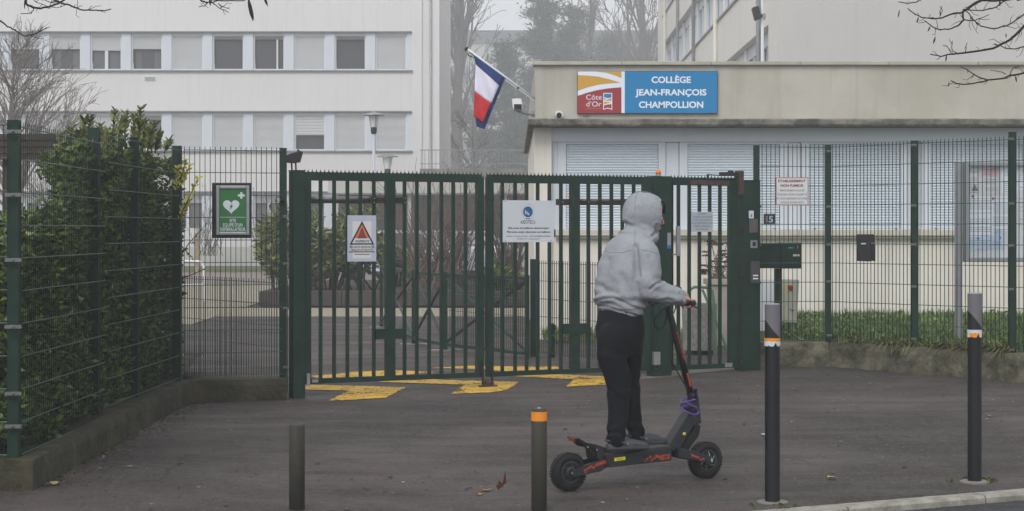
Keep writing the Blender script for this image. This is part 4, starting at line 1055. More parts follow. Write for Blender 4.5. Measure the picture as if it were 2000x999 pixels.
# flag
yf = YA-.1
fp = thing('flag_pole', P(1043, 194, YA), 'white flag pole slanting out from the annexe corner', 'flag pole')
MB().tube([P(1050, 198, YA+.1), P(913, 97, yf-.25)], .018, 10).build('pole', M_white, fp, smooth=True)
MB().tube([P(1044, 197, YA+.02), P(987, 157, yf-.15)], .008, 6).build('brace', M_white, fp)
MB().lathe(P(912, 97, yf-.25), [(.03, 0), (.034, .012), (.01, .03)], 12, (-.8, 0, .55)).build('finial', M_dark, fp)
MB().tube([P(914, 108, yf-.26), P(917, 103, yf-.26), P(923, 106, yf-.25), P(928, 115, yf-.24), P(922, 112, yf-.26), P(914, 108, yf-.26)], .006, 6).build('hook', M_dark, fp)
MB().box(X(1010, yf), X(1014, yf), yf-.2, yf-.12, Z(176, yf), Z(172, yf)).build('clamp', M_rust, fp)
fg = thing('flag', P(945, 250, yf-.2), 'blue white and red flag hanging from the slanted pole', 'flag')
Mfb = mat('flag_blue', RGB(42, 60, 114), .8, .1, 5, bump=.003, bscale=60); Mfw = mat('flag_white', RGB(222, 220, 236), .8, .03, 5); Mfr = mat('flag_red', RGB(196, 42, 52), .8, .06, 5)
def cloth(quads, mats, dy, amp=.03, seed=0, n=10):
    mb = MB()
    for qi, q in enumerate(quads):
        mb.cm = qi; vs = []; fs = []
        for j in range(n+1):
            for i in range(n+1):
                a, b = i/n, j/n
                px = (q[0][0]*(1-a)+q[1][0]*a)*(1-b)+(q[3][0]*(1-a)+q[2][0]*a)*b
                py = (q[0][1]*(1-a)+q[1][1]*a)*(1-b)+(q[3][1]*(1-a)+q[2][1]*a)*b
                yy = yf-.2+dy+amp*math.sin((px*.9-py*.25)*.22+seed)*min(1, (py-108)/60)+amp*.5*noise.noise(Vector((px*.05, py*.05, seed)))
                vs.append(P(px, py, yy))
        for j in range(n):
            for i in range(n): o = j*(n+1)+i; fs.append((o, o+1, o+n+2, o+n+1))
        mb.add(vs, fs)
    return mb
o = cloth([[(926, 108), (986, 152), (975, 167), (929, 126)], [(929, 126), (975, 167), (959, 203), (927, 178)], [(927, 178), (959, 203), (943, 239), (925, 228)]], None, -.04).build('front_fold', [Mfb, Mfw, Mfr], fg, smooth=True)
md = o.modifiers.new('solid', 'SOLIDIFY'); md.thickness = .003
o = cloth([[(970, 146), (987, 153), (966, 204), (958, 200)], [(958, 200), (966, 204), (946, 253), (931, 247)], [(958, 200), (931, 247), (929, 232), (940, 215)]], None, .03, .02, 2).build('back_fold', [Mfb, Mfb, Mfb], fg, smooth=True)
md = o.modifiers.new('solid', 'SOLIDIFY'); md.thickness = .003

# ================================================================== RIGHT BUILDING (behind annexe)
M_rb = mat('pale_render', RGB(228, 224, 216), .9, .04, .6, bump=.005, bscale=60, streak=.25)
M_rbf = mat('grey_render', RGB(192, 189, 187), .9, .04, .5, bump=.008, bscale=60, streak=.12)
rb = thing('school_building', (6.4, 44.8, 0), 'tall pale building behind the annexe with window bands and downpipes', 'building')
K = 1.4
def rx(y): return (4.56+.011*(y/K-32))*K
def ry(px): kk = (px-1000)/F; return 4.208/(kk-.011)*K
y0, y1 = 44.8, 87.8
def sidebox(ya, yb, d0, d1, z0, z1, name, m, parent=None):
    """box on the left face; d = depth inward (+x)"""
    vs = [(rx(ya)+d0, ya, z0), (rx(ya)+d1, ya, z0), (rx(yb)+d1, yb, z0), (rx(yb)+d0, yb, z0)]; vs += [(a, b, z1) for a, b, _ in vs]
    return MB().add(vs, [(3, 2, 1, 0), (4, 5, 6, 7), (0, 1, 5, 4), (1, 2, 6, 5), (2, 3, 7, 6), (3, 0, 4, 7)]).build(name, m, parent or rb)
bands = [(2.1, 5.14), (6.68, 8.38), (9.66, 11.4)]
prev = -1.6
for k, (zb, zt) in enumerate(bands+[(12.6, 12.6)]):
    sidebox(y0+.02, y1, 0, 1, c+prev+.001*k, c+zb, 'spandrel', M_rb); prev = zt
for (zb, zt) in bands:
    sidebox(y0+.01, y0+1.9, 0.001, .99, c+zb+.001, c+zt-.001, 'pier', M_rb)
    sidebox(y1-3.5, y1-.01, 0.001, .99, c+zb+.001, c+zt-.001, 'pier', M_rb)
    sidebox(y0+1.9, y1-3.5, -.05, .25, c+zb-.07, c+zb-.002, 'window_sill', mat('grey_sill', RGB(150, 148, 142), .9, .1, 3))
    n = 12; L = (y1-3.5-(y0+1.9))/n
    for i in range(n):
        a = y0+1.9+i*L
        sidebox(a+.002, a+.42, .16, .5, c+zb, c+zt, 'pilaster', M_rb)
        f = sidebox(a+.42, a+L-.001, .22, .5, c+zt-.35, c+zt-.001, 'window', M_pvc)
        for q in (0, .5, 1):
            yy = a+.46+(L-.52)*q; sidebox(yy, yy+.07, .2, .3, c+zb+.05, c+zt-.36, 'frame', M_pvc, f)
        sidebox(a+.44, a+L-.01, .32, .36, c+zb+.06, c+zt-.36, 'pane', mat('pale_curtained_glass', RGB(172, 180, 190), .3, .08, 1.5), f)
for px, m_ in ((1302, M_rb), (1327.5, M_alu), (1359, mat('zinc_pipe', RGB(118, 122, 126), .6, .1, 5)), (1402, M_rb), (1488, M_alu)):
    yy = ry(px); r = .06
    MB().tube([(rx(yy)-.09, yy, c-1.4), (rx(yy)-.09, yy, c+12.5)], r, 8).build('downpipe', m_, rb)
yy = ry(1488.5)+.35
MB().tube([(rx(yy)-.05, yy, c+2.5), (rx(yy)-.05, yy, c+12.5)], .03, 6).build('cable_duct', M_white, rb)
MB().box(rx(y0), 36, y0-.02, y0+.0, c-1.6, c+12.6).build('gable_wall', M_rbf, rb)
MB().box(rx(y0)-.2, 36.2, y0-.2, y1-3.8, c+12.602, c+12.9).build('roof', M_cap, rb)
yb_ = 42
f2 = thing('floodlight', (X(1489, yb_), yb_, Z(40, yb_)), 'dark floodlight on a pale pole rising behind the annexe roof', 'floodlight')
MB(Matrix.Translation(P(1477.5, 27, yb_)) @ Matrix.Rotation(math.radians(-14), 4, 'Y')).box(-.07, .07, -.15, .15, -.14, .15).build('housing', M_dark, f2, bevel=.02)
MB().bar(P(1480, 33, yb_), P(1491, 31, yb_), .07, .07).build('arm', M_dark, f2)
MB().box(X(1489, yb_), X(1495, yb_), yb_-.05, yb_+.1, Z(38, yb_), Z(27, yb_)).build('mount', M_alu, f2)
MB().tube([P(1489, 1000, yb_), P(1489, -60, yb_)], .035, 8).build('pole', M_white, f2)

# ================================================================== LEFT BUILDING
YB = 76.0
M_lb = mat('beige_render_far', RGB(218, 216, 216), .9, .03, .4, bump=.01, bscale=30, streak=.18)
M_lp = mat('bluish_white_pier', RGB(206, 211, 221), .6, .03, 1)
M_lsh = mat('far_shutter', RGB(206, 208, 210), .6, .03, 1)
M_void = mat('dark_room_glass', RGB(60, 62, 66), .25, .12, .9, spec=.5)
M_curt = mat('dim_curtain', RGB(96, 98, 100), .8, .15, 3, aniso=(1, 1, .1))
lbg = thing('school_building', (X(400, YB), YB, CAM-1.45), 'long pale three storey school building with rows of shuttered windows', 'building')
bx = lambda a: X(a, YB); bz = lambda a: Z(a, YB)
XL = bx(-420)
rows = [(64.5, 139.5), (220, 296.5), (377, 452), (-90, -16)]
MB().box(XL, bx(804), YB, YB+14, bz(64), bz(-15)).build('spandrel', M_lb, lbg)
MB().box(XL, bx(804), YB, YB+14, bz(219.5), bz(140)).build('spandrel', M_lb, lbg)
MB().box(XL, bx(804), YB, YB+14, bz(376.5), bz(297)).build('spandrel', M_lb, lbg)
MB().box(XL, bx(804), YB, YB+14, bz(530), bz(452.5)).build('spandrel', M_lb, lbg)
MB().box(bx(804)+.002, bx(824), YB-.001, YB+14, bz(530), bz(-100)).build('end_pier', M_lb, lbg)
MB().box(bx(824)+.002, bx(858), YB+.08, YB+14, bz(530), bz(-100)).build('end_wall', M_lb, lbg)
MB().tube([(bx(841), YB+.02, bz(520)), (bx(841), YB+.02, bz(-60))], .05, 8).build('downpipe', mat('pipe_grey', RGB(176, 176, 176), .6), lbg)
MB().box(XL, bx(804), YB+.001, YB+14, bz(-91), bz(-180)).build('spandrel', M_lb, lbg)
for (a, b) in ((64, -1), (219.5, -1), (376.5, -1)): MB().box(XL, bx(804), YB-.09, YB-.003, bz(a), bz(a)+.05).build('lintel_ledge', mat('grey_ledge', RGB(130, 130, 132), .8), lbg)
for (a, b) in ((140, 0), (297, 0)): MB().box(XL, bx(806), YB-.1, YB-.003, bz(a)-.01, bz(a)+.045).build('sill_ledge', mat('grey_ledge', (0, 0, 0)), lbg)
closed, opened = 'closed', 'open'
import collections
st2 = {0: ('part', 96), 1: ('part', 96), 2: ('mull', 99), 3: ('part', 96), 4: ('closed', 134), 5: ('open', 77), 6: ('openm', 77), 7: ('closed', 134), 8: ('open', 77), 9: ('closed', 134)}
st1 = {-1: ('part', 252), 0: ('closed', 291), 1: ('closed', 291), 2: ('closed', 291), 3: ('mull', 234), 4: ('closed', 291), 5: ('closed', 291), 6: ('closed', 291), 7: ('part', 264), 8: ('closed', 291), 9: ('closed', 291)}
# shared shutter mesh
for (ya, yb), stt in (((64.5, 139.5), st2), ((220, 296.5), st1), ((377, 452), {}), ((-90, -16), {})):
    for i in range(-4, 10):
        px0 = 16.5+79.6*i+.0; px1 = px0+61.5
        MB().box(bx(px1)+.003, bx(px0+79.6)-.003, YB+.04, YB+.4, bz(yb), bz(ya)).build('pier', M_lp, lbg)
        fr = MB(); d0 = YB+.12; H_ = bz(ya)-bz(yb)
        fr.box(bx(px0), bx(px0)+.06, d0, d0+.1, bz(yb), bz(ya)); fr.box(bx(px1)-.06, bx(px1), d0, d0+.1, bz(yb), bz(ya))
        fr.box(bx(px0)+.06, bx(px1)-.06, d0, d0+.1, bz(ya+6), bz(ya)); fr.box(bx(px0)+.06, bx(px1)-.06, d0, d0+.1, bz(yb), bz(yb-5))
        wn = fr.build('window', mat('far_frame', RGB(214, 216, 218), .6, .02), lbg)
        kind, sy = stt.get(i, ('mull' if ya == 377 else 'closed', ya+20 if ya == 377 else yb-5))
        if sy > ya+7:
            n = 13 if sy < yb-6 else 30; h = (bz(ya+6)-bz(sy))/n; vs = []; fs = []
            for q in range(n):
                for (uu, dd) in ((0, .015), (.15, .03), (.6, 0)): vs += [(bx(px0)+.06, d0+.02+dd, bz(sy)+h*(q+uu)), (bx(px1)-.06, d0+.02+dd, bz(sy)+h*(q+uu))]
            vs += [(bx(px0)+.06, d0+.02, bz(ya+6)), (bx(px1)-.06, d0+.02, bz(ya+6))]
            for q in range(len(vs)//2-1): fs.append((2*q, 2*q+1, 2*q+3, 2*q+2))
            MB().add(vs, fs).build('shutter', M_lsh, wn)
        if kind != 'closed':
            MB().box(bx(px0)+.06, bx(px1)-.06, YB+.30, YB+.32, bz(yb-5), bz(ya+6)).build('pane', M_void if kind != 'mull' else mat('grey_glass', RGB(92, 96, 102), .25, .12, .8), wn)
            if kind == 'mull': MB().box(bx((px0+px1)/2-3), bx((px0+px1)/2+3), YB+.14, YB+.29, bz(yb-5), bz(sy)).build('mullion', mat('far_frame', (0, 0, 0)), wn)
            if kind == 'openm': MB().box(bx(px0+45), bx(px0+48), YB+.15, YB+.29, bz(yb-5), bz(sy)).build('mullion', mat('far_frame', (0, 0, 0)), wn)
            if kind == 'part' and i in (1, 3):
                MB().box(bx(px0+8), bx(px0+20), YB+.28, YB+.295, bz(yb-5), bz(sy+2)).build('curtain', M_curt, wn)
                MB().box(bx(px0+44), bx(px0+58), YB+.28, YB+.295, bz(yb-5), bz(sy+2)).build('curtain', M_curt, wn)
gv = MB(); gv.box(bx(282), bx(304), YB-.03, YB-.002, bz(158), bz(150)); 
gvo = gv.build('vent_grille', M_lsh, lbg)
for q in range(3): MB().box(bx(283.5), bx(302.5), YB-.045, YB-.031, bz(156.6-q*2.2), bz(155.8-q*2.2)).build('louvre', mat('grey_ledge', (0, 0, 0)), gvo)

# covered walkway with terrace railing
YW = 70.0
wx = lambda a: X(a, YW); wz = lambda a: Z(a, YW)
cw = thing('covered_walkway', (wx(930), YW, CAM-1.45), 'flat roofed covered walkway with pale railing beneath bare trees', 'walkway')
M_fas = mat('pale_fascia', RGB(186, 186, 182), .8, .05, 1.5, streak=.2)
MB().box(wx(820), wx(1120), YW, YW+13, wz(345), wz(330)).build('roof_slab', M_concrete, cw)
MB().box(wx(640), wx(1120), YW+.1, YW+.3, wz(377.5), wz(346)).build('fascia', M_fas, cw)
MB().box(wx(640), wx(1120), YW+.05, YW+.098, wz(379.5), wz(377)).build('fascia_edge', mat('grey_ledge', (0, 0, 0)), cw)
MB().box(wx(640), wx(1120), YW+2.6, YW+2.8, wz(530), wz(378)).build('back_wall', mat('shaded_back_wall', RGB(100, 98, 98), .9, .1, 1), cw)  # dark tone paints in the shade of the undercroft beneath the slab
MB().box(wx(640), wx(1120), YW+.31, YW+2.6, wz(376), wz(346)).build('ceiling', M_fas, cw)
for p_ in (652, 700, 795, 985, 1035): MB().box(wx(p_), wx(p_+7), YW+.35, YW+.5, wz(530), wz(376.5)).build('column', M_fas, cw)
MB().box(wx(820), wx(1120), YW+.04, YW+.08, wz(294.5), wz(292.5)).build('handrail', M_alu, cw)
MB().box(wx(820), wx(1120), YW+.04, YW+.08, wz(321), wz(319.5)).build('lower_rail', M_alu, cw)
bmh = MB(); bmh.box(0, .02, 0, .02, 0, (wz(294.5)-wz(330))); bo = None
px = 822
while px < 1110:
    if bo is None:
        bo = bmh.build('baluster', M_alu, cw)
        for v_ in bo.data.vertices: v_.co += WLOC[cw.name]
        bo.location = Vector((wx(px), YW+.05, wz(330)))-WLOC[cw.name]
    else: inst(bo.data, 'baluster', cw, (wx(px), YW+.05, wz(330)))
    px += 7.2
# low white planter walls in front of the left building
MB_ = MB().box(X(340, 66), X(530, 66), 66, 66.6, Z(520, 66), Z(483, 66)); single(MB_, 'bench_wall', M_fas, 'long pale low wall in front of the left building', 'wall')
single(MB().box(X(345, 68), X(402, 68), 68, 68.4, Z(500, 68), Z(446, 68)), 'low_wall', M_lsh, 'short white wall panel below the left building windows', 'wall')
single(MB().box(X(452, 69), X(528, 69), 69, 69.4, Z(500, 69), Z(447, 69)), 'low_wall', M_lsh, 'wide white wall panel left of the laurel bush', 'wall')
single(MB().bar((X(385, 60), 60, CAM-1.5), (X(385, 60), 60, Z(455, 60)), .12, .12), 'wooden_stake', mat('wood_stake', RGB(150, 128, 108), .8), 'thin wooden stake by the path seen left of the defibrillator sign', 'stake')
# white tube barrier
yy = 38
wb = MB(); wb.tube([P(352, 588, yy), P(352, 520, yy), P(355, 513, yy), P(362, 510.5, yy), P(388, 511, yy), P(395, 514, yy), P(398, 522, yy), P(399.5, 588, yy)], .024, 10); wb.tube([P(352, 557, yy), P(398.5, 556, yy)], .016, 8)
single(wb, 'tube_barrier', M_white, 'white tubular hoop barrier standing on the gravel yard', 'barrier')

# background building
YG = 300.0
bgd = thing('distant_building', (X(1060, YG), YG, CAM-1.5), 'hazy pale building with dark roof edge far behind the trees', 'building')
gxx = lambda a: X(a, YG); gzz = lambda a: Z(a, YG)
MB().box(gxx(780), gxx(1500), YG, YG+14, gzz(520), gzz(86)).build('facade', M_fas, bgd)
MB().box(gxx(778), gxx(1502), YG-.3, YG+14.3, gzz(85.5), gzz(60)).build('roof_fascia', mat('dark_fascia', RGB(92, 94, 98), .8), bgd)
for py in (130, 205, 280):
    for px in range(870, 1290, 30):
        w_ = MB().box(gxx(px), gxx(px+18), YG-.12, YG-.004, gzz(py+34), gzz(py)).build('window', mat('hazy_glass', RGB(120, 128, 138), .3, .05), bgd)

# wooden shelter behind the hedge
sh = thing('wooden_shelter', (-5.0, 18.6, CAM-1.4), 'dark wooden shelter roof edge behind the left hedge', 'shelter')
M_wood = mat('dark_weathered_wood', RGB(66, 58, 52), .85, .25, 4, bump=.006, bscale=20, aniso=(1, 1, 6))
ys_ = 18.4
for i in range(4):
    MB().box(X(-220, ys_), X(106-i*1.5, ys_), ys_+i*.012, ys_+.05+i*.012, Z(274+i*12.6, ys_), Z(262+i*12.6, ys_)).build('fascia_board', M_wood, sh)
MB().box(X(-220, ys_), X(104, ys_), ys_+.12, ys_+1.6, Z(276, ys_), Z(264, ys_)).build('roof', M_wood, sh)
for p_ in (-2, -150): MB().box(X(p_, ys_), X(p_+13, ys_), ys_+.12, ys_+.25, CAM-1.4, Z(277, ys_)).build('post', M_wood, sh)

# ================================================================== planter with laurel, bushes, cars
YP = 34.8
pl = thing('raised_planter', (X(700, YP), YP, G(-2, YP)), 'long dark stone planter wall holding bushes behind the gates', 'planter')
M_stone = mat('dark_planter_stone', RGB(74, 68, 66), .9, .22, 4, bump=.008, bscale=25, dirt=RGB(50, 50, 44), dirt_amt=.5)
for i in range(7):
    a = X(506, YP)+i*.77; MB().box(a+.004, a+.766, YP, YP+.35, Z(598, YP), Z(569, YP)).build('stone_block', M_stone, pl, bevel=.012)
MB().box(X(508, YP), X(1060, YP)+.1, YP+.05, YP+.34, G(-2, YP)-.1, Z(598.5, YP)).build('plinth', mat('darker_stone', RGB(46, 44, 42), .9), pl)
MB().box(X(506, YP), X(520, YP), YP+.36, YP+8, Z(600, YP), Z(570, YP)).build('side_wall', M_stone, pl)
poly_sheet('planter_soil', [(X(512, YP), YP+.3), (X(1080, YP), YP+.3), (X(1080, YP)+1, YP+9), (X(512, YP), YP+9)], lambda x, y: Z(572, YP), M_soil)
def blob_points(n, c, r, squash=1.0, seed=0, thr=-.1, fr=1.6, shell=.45):
    out = []
    while len(out) < n:
        v = Vector((random.gauss(0, 1), random.gauss(0, 1), random.gauss(0, 1))).normalized()
        rad = random.random()**(shell)
        k = 1+.28*noise.noise(v*2.2+Vector((seed, 0, 0)))+.12*noise.noise(v*5+Vector((seed, 0, 0)))
        p = Vector((v.x*r[0], v.y*r[1], v.z*r[2]))*rad*k
        q = Vector(c)+p
        if noise.noise(q*fr+Vector((seed, 3, 1))) > thr: out.append((q.x, q.y, q.z))
    return out
def bush(name, label, c, r, n, L, Wd, m, seed, cat='bush', stems=6, up=.4):
    base = (c[0], c[1], c[2]-r[2]*1.25); b = thing(name, base, label, cat)
    V, Fc = leaves(blob_points(n, c, r, seed=seed), L, Wd, up=up); np_mesh('foliage', V, Fc, m, b)
    mb = MB()
    for i in range(stems):
        a = random.uniform(0, 6.28); top = Vector(c)+Vector((math.cos(a)*r[0]*.6, math.sin(a)*r[1]*.6, -r[2]*.2+random.random()*r[2]*.5))
        b0 = Vector(base)+Vector((math.cos(a)*r[0]*.2, math.sin(a)*.2, -.1)); mb.tube([b0, b0.lerp(top, .5)+Vector((0, 0, .1)), top], [.03, .022, .008], 5)
    mb.build('stems', M_bark, b); return b
yb = 36.4
lau = bush('laurel_bush', 'large laurel bush in the planter behind the left gate leaf', (X(640, yb), yb, Z(482, yb)), (1.1, .9, .62), 9000, .15, .055, M_leafL, 3, stems=12)
mb = MB()
for i in range(26):
    a = X(random.uniform(560, 730), yb); b0 = Vector((a, yb+random.uniform(-.4, .4), Z(572, yb))); mb.tube([b0, b0+Vector((random.uniform(-.25, .25), 0, .35)), b0+Vector((random.uniform(-.5, .5), 0, .8))], [.025, .018, .01], 5)
mb.build('lower_stems', M_bark, lau)
pts = []; 
sh_ = MB()
for i in range(22):
    x = X(random.uniform(535, 735), yb); z0 = Z(random.uniform(430, 445), yb); hgt = random.uniform(.18, .42); t_ = random.uniform(-.1, .1)
    sh_.tube([(x, yb, z0-.3), (x+t_, yb, z0+hgt)], [.006, .003], 4)
    for q in range(12): pts.append((x+t_*q/12, yb, z0+hgt*q/12))
sh_.build('shoots', M_bark, lau); V, Fc = leaves(pts, .13, .04, up=.8); np_mesh('shoot_leaves', V, Fc, M_leafL, lau)
bush('laurel_bush', 'narrow dense laurel clump beside the tall green gate post', (X(545, 36), 36, Z(480, 36)), (.42, .4, .7), 2600, .15, .05, M_leafL, 8)
bush('yellowish_bush', 'pale yellow green bush right of the laurel behind the left gate', (X(800, 40), 40, Z(520, 40)), (.45, .4, .35), 2000, .12, .05, mat('pale_leaf', RGB(120, 128, 66), .5, .4, island=True, col2=RGB(160, 160, 96)), 5)
bush('grey_bush', 'rounded grey green bush just right of the laurel', (X(772, 38.5), 38.5, Z(500, 38.5)), (.35, .4, .5), 1600, .12, .05, mat('greyleaf', RGB(80, 100, 76), .5, .4, island=True, col2=RGB(120, 136, 100)), 6)
bush('dark_shrub', 'low dark green shrub behind the braced railing', (X(985, 36), 36, Z(545, 36)), (.55, .4, .32), 1400, .12, .05, M_leafD, 9)

def branchy(mb, p, d, L, r, depth, spread=.6, grav=0., n=3, seg=3, tw=.8, minr=.004, bend=.15):
    pts = [p]; q = Vector(p); dd = Vector(d).normalized(); rs = [r]
    for i in range(seg):
        dd = (dd+Vector((random.gauss(0, bend), random.gauss(0, bend), random.gauss(0, bend)+grav))).normalized()
        q = q+dd*(L/seg); pts.append(q.copy()); rs.append(max(minr, r*(1-.65*(i+1)/seg)))
    mb.tube(pts, rs, 5 if r > .03 else 3, cap=False)
    if depth <= 0: return
    for k in range(n):
        j = random.randint(1, seg); b = pts[j]
        a = Vector((random.gauss(0, 1), random.gauss(0, 1), random.gauss(0, 1))); a = (a-dd*a.dot(dd)).normalized()
        nd = (dd+a*spread*random.uniform(.6, 1.3)).normalized()
        branchy(mb, b, nd, L*tw*random.uniform(.6, 1), rs[j]*.65, depth-1, spread, grav, n, seg, tw, minr, bend)
def bare_tree(name, label, base, h, r, nb, bl, spread, up, m, depth=2, cat='tree', z0=.12, n=4, minr=.006, curve=.25, group=None):
    if base[1] > 130: k = 1.35; base = (base[0]*k, base[1]*k, base[2]); h = (h-1.5)*k+1.5; r *= k; bl *= k; minr *= k
    t = thing(name, base, label, cat, group); b = Vector(base)
    tr = MB(); pts = [b+Vector((0, 0, -.2))]; rs = [r*1.15]; q = b.copy()
    for i in range(8):
        q = q+Vector((random.gauss(0, .012*h/8*3), random.gauss(0, .012*h/8*3), h/8)); pts.append(q.copy()); rs.append(max(.01, r*(1-(i+1)/8.5)))
    tr.tube(pts, rs, 8); tr.build('trunk', m, t, smooth=True)
    br = MB()
    for k in range(nb):
        f = z0+(1-z0)*random.random()**.85; i = min(7, int(f*8)); p = pts[i].lerp(pts[i+1], f*8-i)
        a = random.uniform(0, 6.28); d = Vector((math.cos(a)*spread, math.sin(a)*spread, up))
        branchy(br, p, d, bl*(1.1-f*.75)*random.uniform(.7, 1.2), max(.012, rs[i]*.38), depth, .45, .1*curve, n, 4, .55, minr, .12)
    br.build('branches', m, t); return t
# bare shrubs in planter (twiggy)
def twig_shrub(label, px0, px1, pyb, pyt, y, m, n=60, lean=.35):
    x0, x1 = X(px0, y), X(px1, y); zb, zt = Z(pyb, y), Z(pyt, y); cx_ = (x0+x1)/2
    t = thing('bare_shrub', (cx_, y, zb), label, 'shrub'); mb = MB()
    for i in range(n):
        b = Vector((cx_+random.gauss(0, (x1-x0)*.12), y+random.gauss(0, .2), zb)); tgt = Vector((random.uniform(x0, x1), y+random.uniform(-.5, .5), zt-abs(random.gauss(0, (zt-zb)*.22))))
        d = tgt-b; branchy(mb, b, d, d.length, .016, 2, .3, .03, 3, 5, .42, .0045, .07)
    mb.build('branches', m, t); return t
M_red = mat('reddish_twigs', RGB(104, 92, 84), .9, .2, 4)
twig_shrub('fountain of thin bare twigs behind the braced railing', 745, 950, 568, 395, 36.6, M_red, 70)
twig_shrub('dark dense bare shrub between the two gate leaves', 838, 940, 568, 420, 38.4, M_barkfar, 50)
twig_shrub('bare brown shrub behind the white surveillance notice', 940, 1050, 560, 400, 37.5, M_barkfar, 55)
twig_shrub('thin bare bush far left beside the white hoop barrier', 350, 460, 500, 395, 64, M_barkfar, 22)
twig_shrub('thin bare bush between defibrillator sign and laurel', 480, 550, 500, 400, 62, M_barkfar, 22)
# cars
def car(name, label, cx_, y, m, rz):
    base = Vector((cx_, y, G(cx_, y))); t = thing(name, base, label, 'car'); T = Matrix.Translation(base) @ Matrix.Rotation(rz, 4, 'Z')
    prof = [(-2.1, .35), (-2.12, .75), (-2.0, .95), (-1.45, 1.02), (-.85, 1.42), (.55, 1.45), (1.35, 1.0), (2.0, .85), (2.1, .6), (2.08, .3)]
    vs = []; fs = []; n = len(prof)
    for (yy, s_, inset) in ((-.82, 1, 0), (-.86, 1, 0), (.86, 1, 0), (.82, 1, 0)):
        for (x, z) in prof: vs.append((x, yy*(1 if z < 1.01 else .82), z))
    for r in range(3):
        for j in range(n): fs.append((r*n+j, r*n+(j+1) % n, (r+1)*n+(j+1) % n, (r+1)*n+j))
    fs += [tuple(range(n)), tuple(range(3*n, 4*n))]
    MB(T).add(vs, fs).build('body', m, t, bevel=.03)
    for s_ in (-1, 1):
        MB(T).add([(-1.3, s_*.865, 1.04), (-.8, s_*.735, 1.36), (.5, s_*.735, 1.38), (1.15, s_*.865, 1.04)], [(0, 1, 2, 3)]).build('side_window', M_glass, t)
    MB(T).add([(-1.5, -.65, 1.045), (-.9, -.6, 1.40), (-.9, .6, 1.40), (-1.5, .65, 1.045)], [(0, 1, 2, 3)]).build('windscreen', M_glass, t)
    MB(T).add([(1.33, -.65, 1.03), (.62, -.6, 1.43), (.62, .6, 1.43), (1.33, .65, 1.03)], [(0, 1, 2, 3)]).build('windscreen', M_glass, t)
    for x in (-1.35, 1.3):
        for s_ in (-1, 1): MB(T).lathe((x, s_*.88, .31), [(.31, 0), (.31, .18), (.2, .19)], 16, (0, -s_, 0)).build('wheel', M_black, t)
    return t
car('parked_car', 'silver parked car with dark windows behind the yellowish bush', X(800, 52), 52, mat('silver_car_paint', RGB(190, 196, 206), .3, .03, spec=.6), math.radians(152))
car('parked_car', 'white parked car glimpsed through the bare twigs', X(890, 56), 56, mat('white_car_paint', RGB(220, 224, 230), .3, .03, spec=.6), math.radians(165))

# ================================================================== street lamps
def lamp(px, pt, y, label):
    x = X(px, y); zt = Z(pt, y); g = G(x, y); k = y/F
    t = thing('street_lamp', (x, y, g), label, 'street lamp')
    s_ = 43*k/2
    MB().lathe((x, y, zt-8*k), [(s_, 0), (s_*.98, .02), (s_*.45, 5*k), (s_*.18, 6*k), (s_*.16, 8*k), (.01, 8.4*k)], 20).build('lamp_shade', M_alu, t)
    MB().lathe((x, y, zt-31*k), [(6.5*k, 0), (10*k, 22.5*k)], 16).build('glass_lantern', mat('lamp_glass', RGB(206, 208, 208), .3, .05), t)
    MB().lathe((x, y, zt-31*k), [(.012, -.01), (.03, .01), (.03, 16*k), (.01, 18*k)], 8).build('bulb', M_alu, t)
    for a in range(4):
        ca, sa = math.cos(a*math.pi/2+.5), math.sin(a*math.pi/2+.5)
        MB().bar((x+ca*6.7*k, y+sa*6.7*k, zt-31*k), (x+ca*10.2*k, y+sa*10.2*k, zt-8.6*k), .015, .015).build('strut', M_alu, t)
    MB().lathe((x, y, zt-44*k), [(4.5*k, 0), (6*k, 4*k), (6*k, 12.6*k)], 14).build('collar', M_dark, t)
    MB().tube([(x, y, g), (x, y, zt-44.5*k)], [3.6*k, 3.0*k], 14).build('pole', mat('lamp_pole_paint', RGB(184, 190, 200), .5, .03), t, smooth=True)
lamp(730, 218, 45, 'larger street lamp with flat conical cap behind the left gate')
lamp(757, 299, 72, 'smaller hazy street lamp near the left building facade')

# ================================================================== trees far
YT = 134.0
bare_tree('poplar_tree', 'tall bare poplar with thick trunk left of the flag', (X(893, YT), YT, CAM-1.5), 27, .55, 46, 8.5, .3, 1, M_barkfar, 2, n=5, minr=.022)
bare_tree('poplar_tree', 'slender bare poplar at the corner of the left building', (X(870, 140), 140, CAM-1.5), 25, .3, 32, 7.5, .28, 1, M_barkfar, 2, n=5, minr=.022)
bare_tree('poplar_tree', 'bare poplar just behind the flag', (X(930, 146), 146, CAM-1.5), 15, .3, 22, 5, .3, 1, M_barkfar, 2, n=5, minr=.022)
bare_tree('poplar_tree', 'bare poplar beside the tall right building edge', (X(1262, 152), 152, CAM-1.5), 30, .5, 34, 9, .28, 1, M_barkfar, 2, n=5, minr=.024)
bare_tree('poplar_tree', 'feathery bare poplar between pines and right building', (X(1228, 166), 166, CAM-1.5), 28, .38, 24, 8.5, .3, 1, M_barkfar, 2, n=5, minr=.024)
bare_tree('bare_tree', 'bare upright tree standing among the dark pines', (X(1150, 160), 160, CAM-1.5), 26, .4, 24, 8, .3, 1, M_barkfar, 2, n=5, minr=.024)
bare_tree('bare_tree', 'small bare spreading tree above the walkway railing', (X(925, 112), 112, CAM-1), 7.6, .18, 22, 3.4, .9, .7, M_barkfar, 2, n=4, minr=.016)
bare_tree('bare_tree', 'bushy bare tree at far left before the school building', (X(28, 42), 42, CAM-1.5), 5.3, .15, 60, 2.9, .75, .9, mat('pale_grey_bark', RGB(124, 118, 114), .9, .2, 6), 2, n=5, minr=.0055, z0=.3)
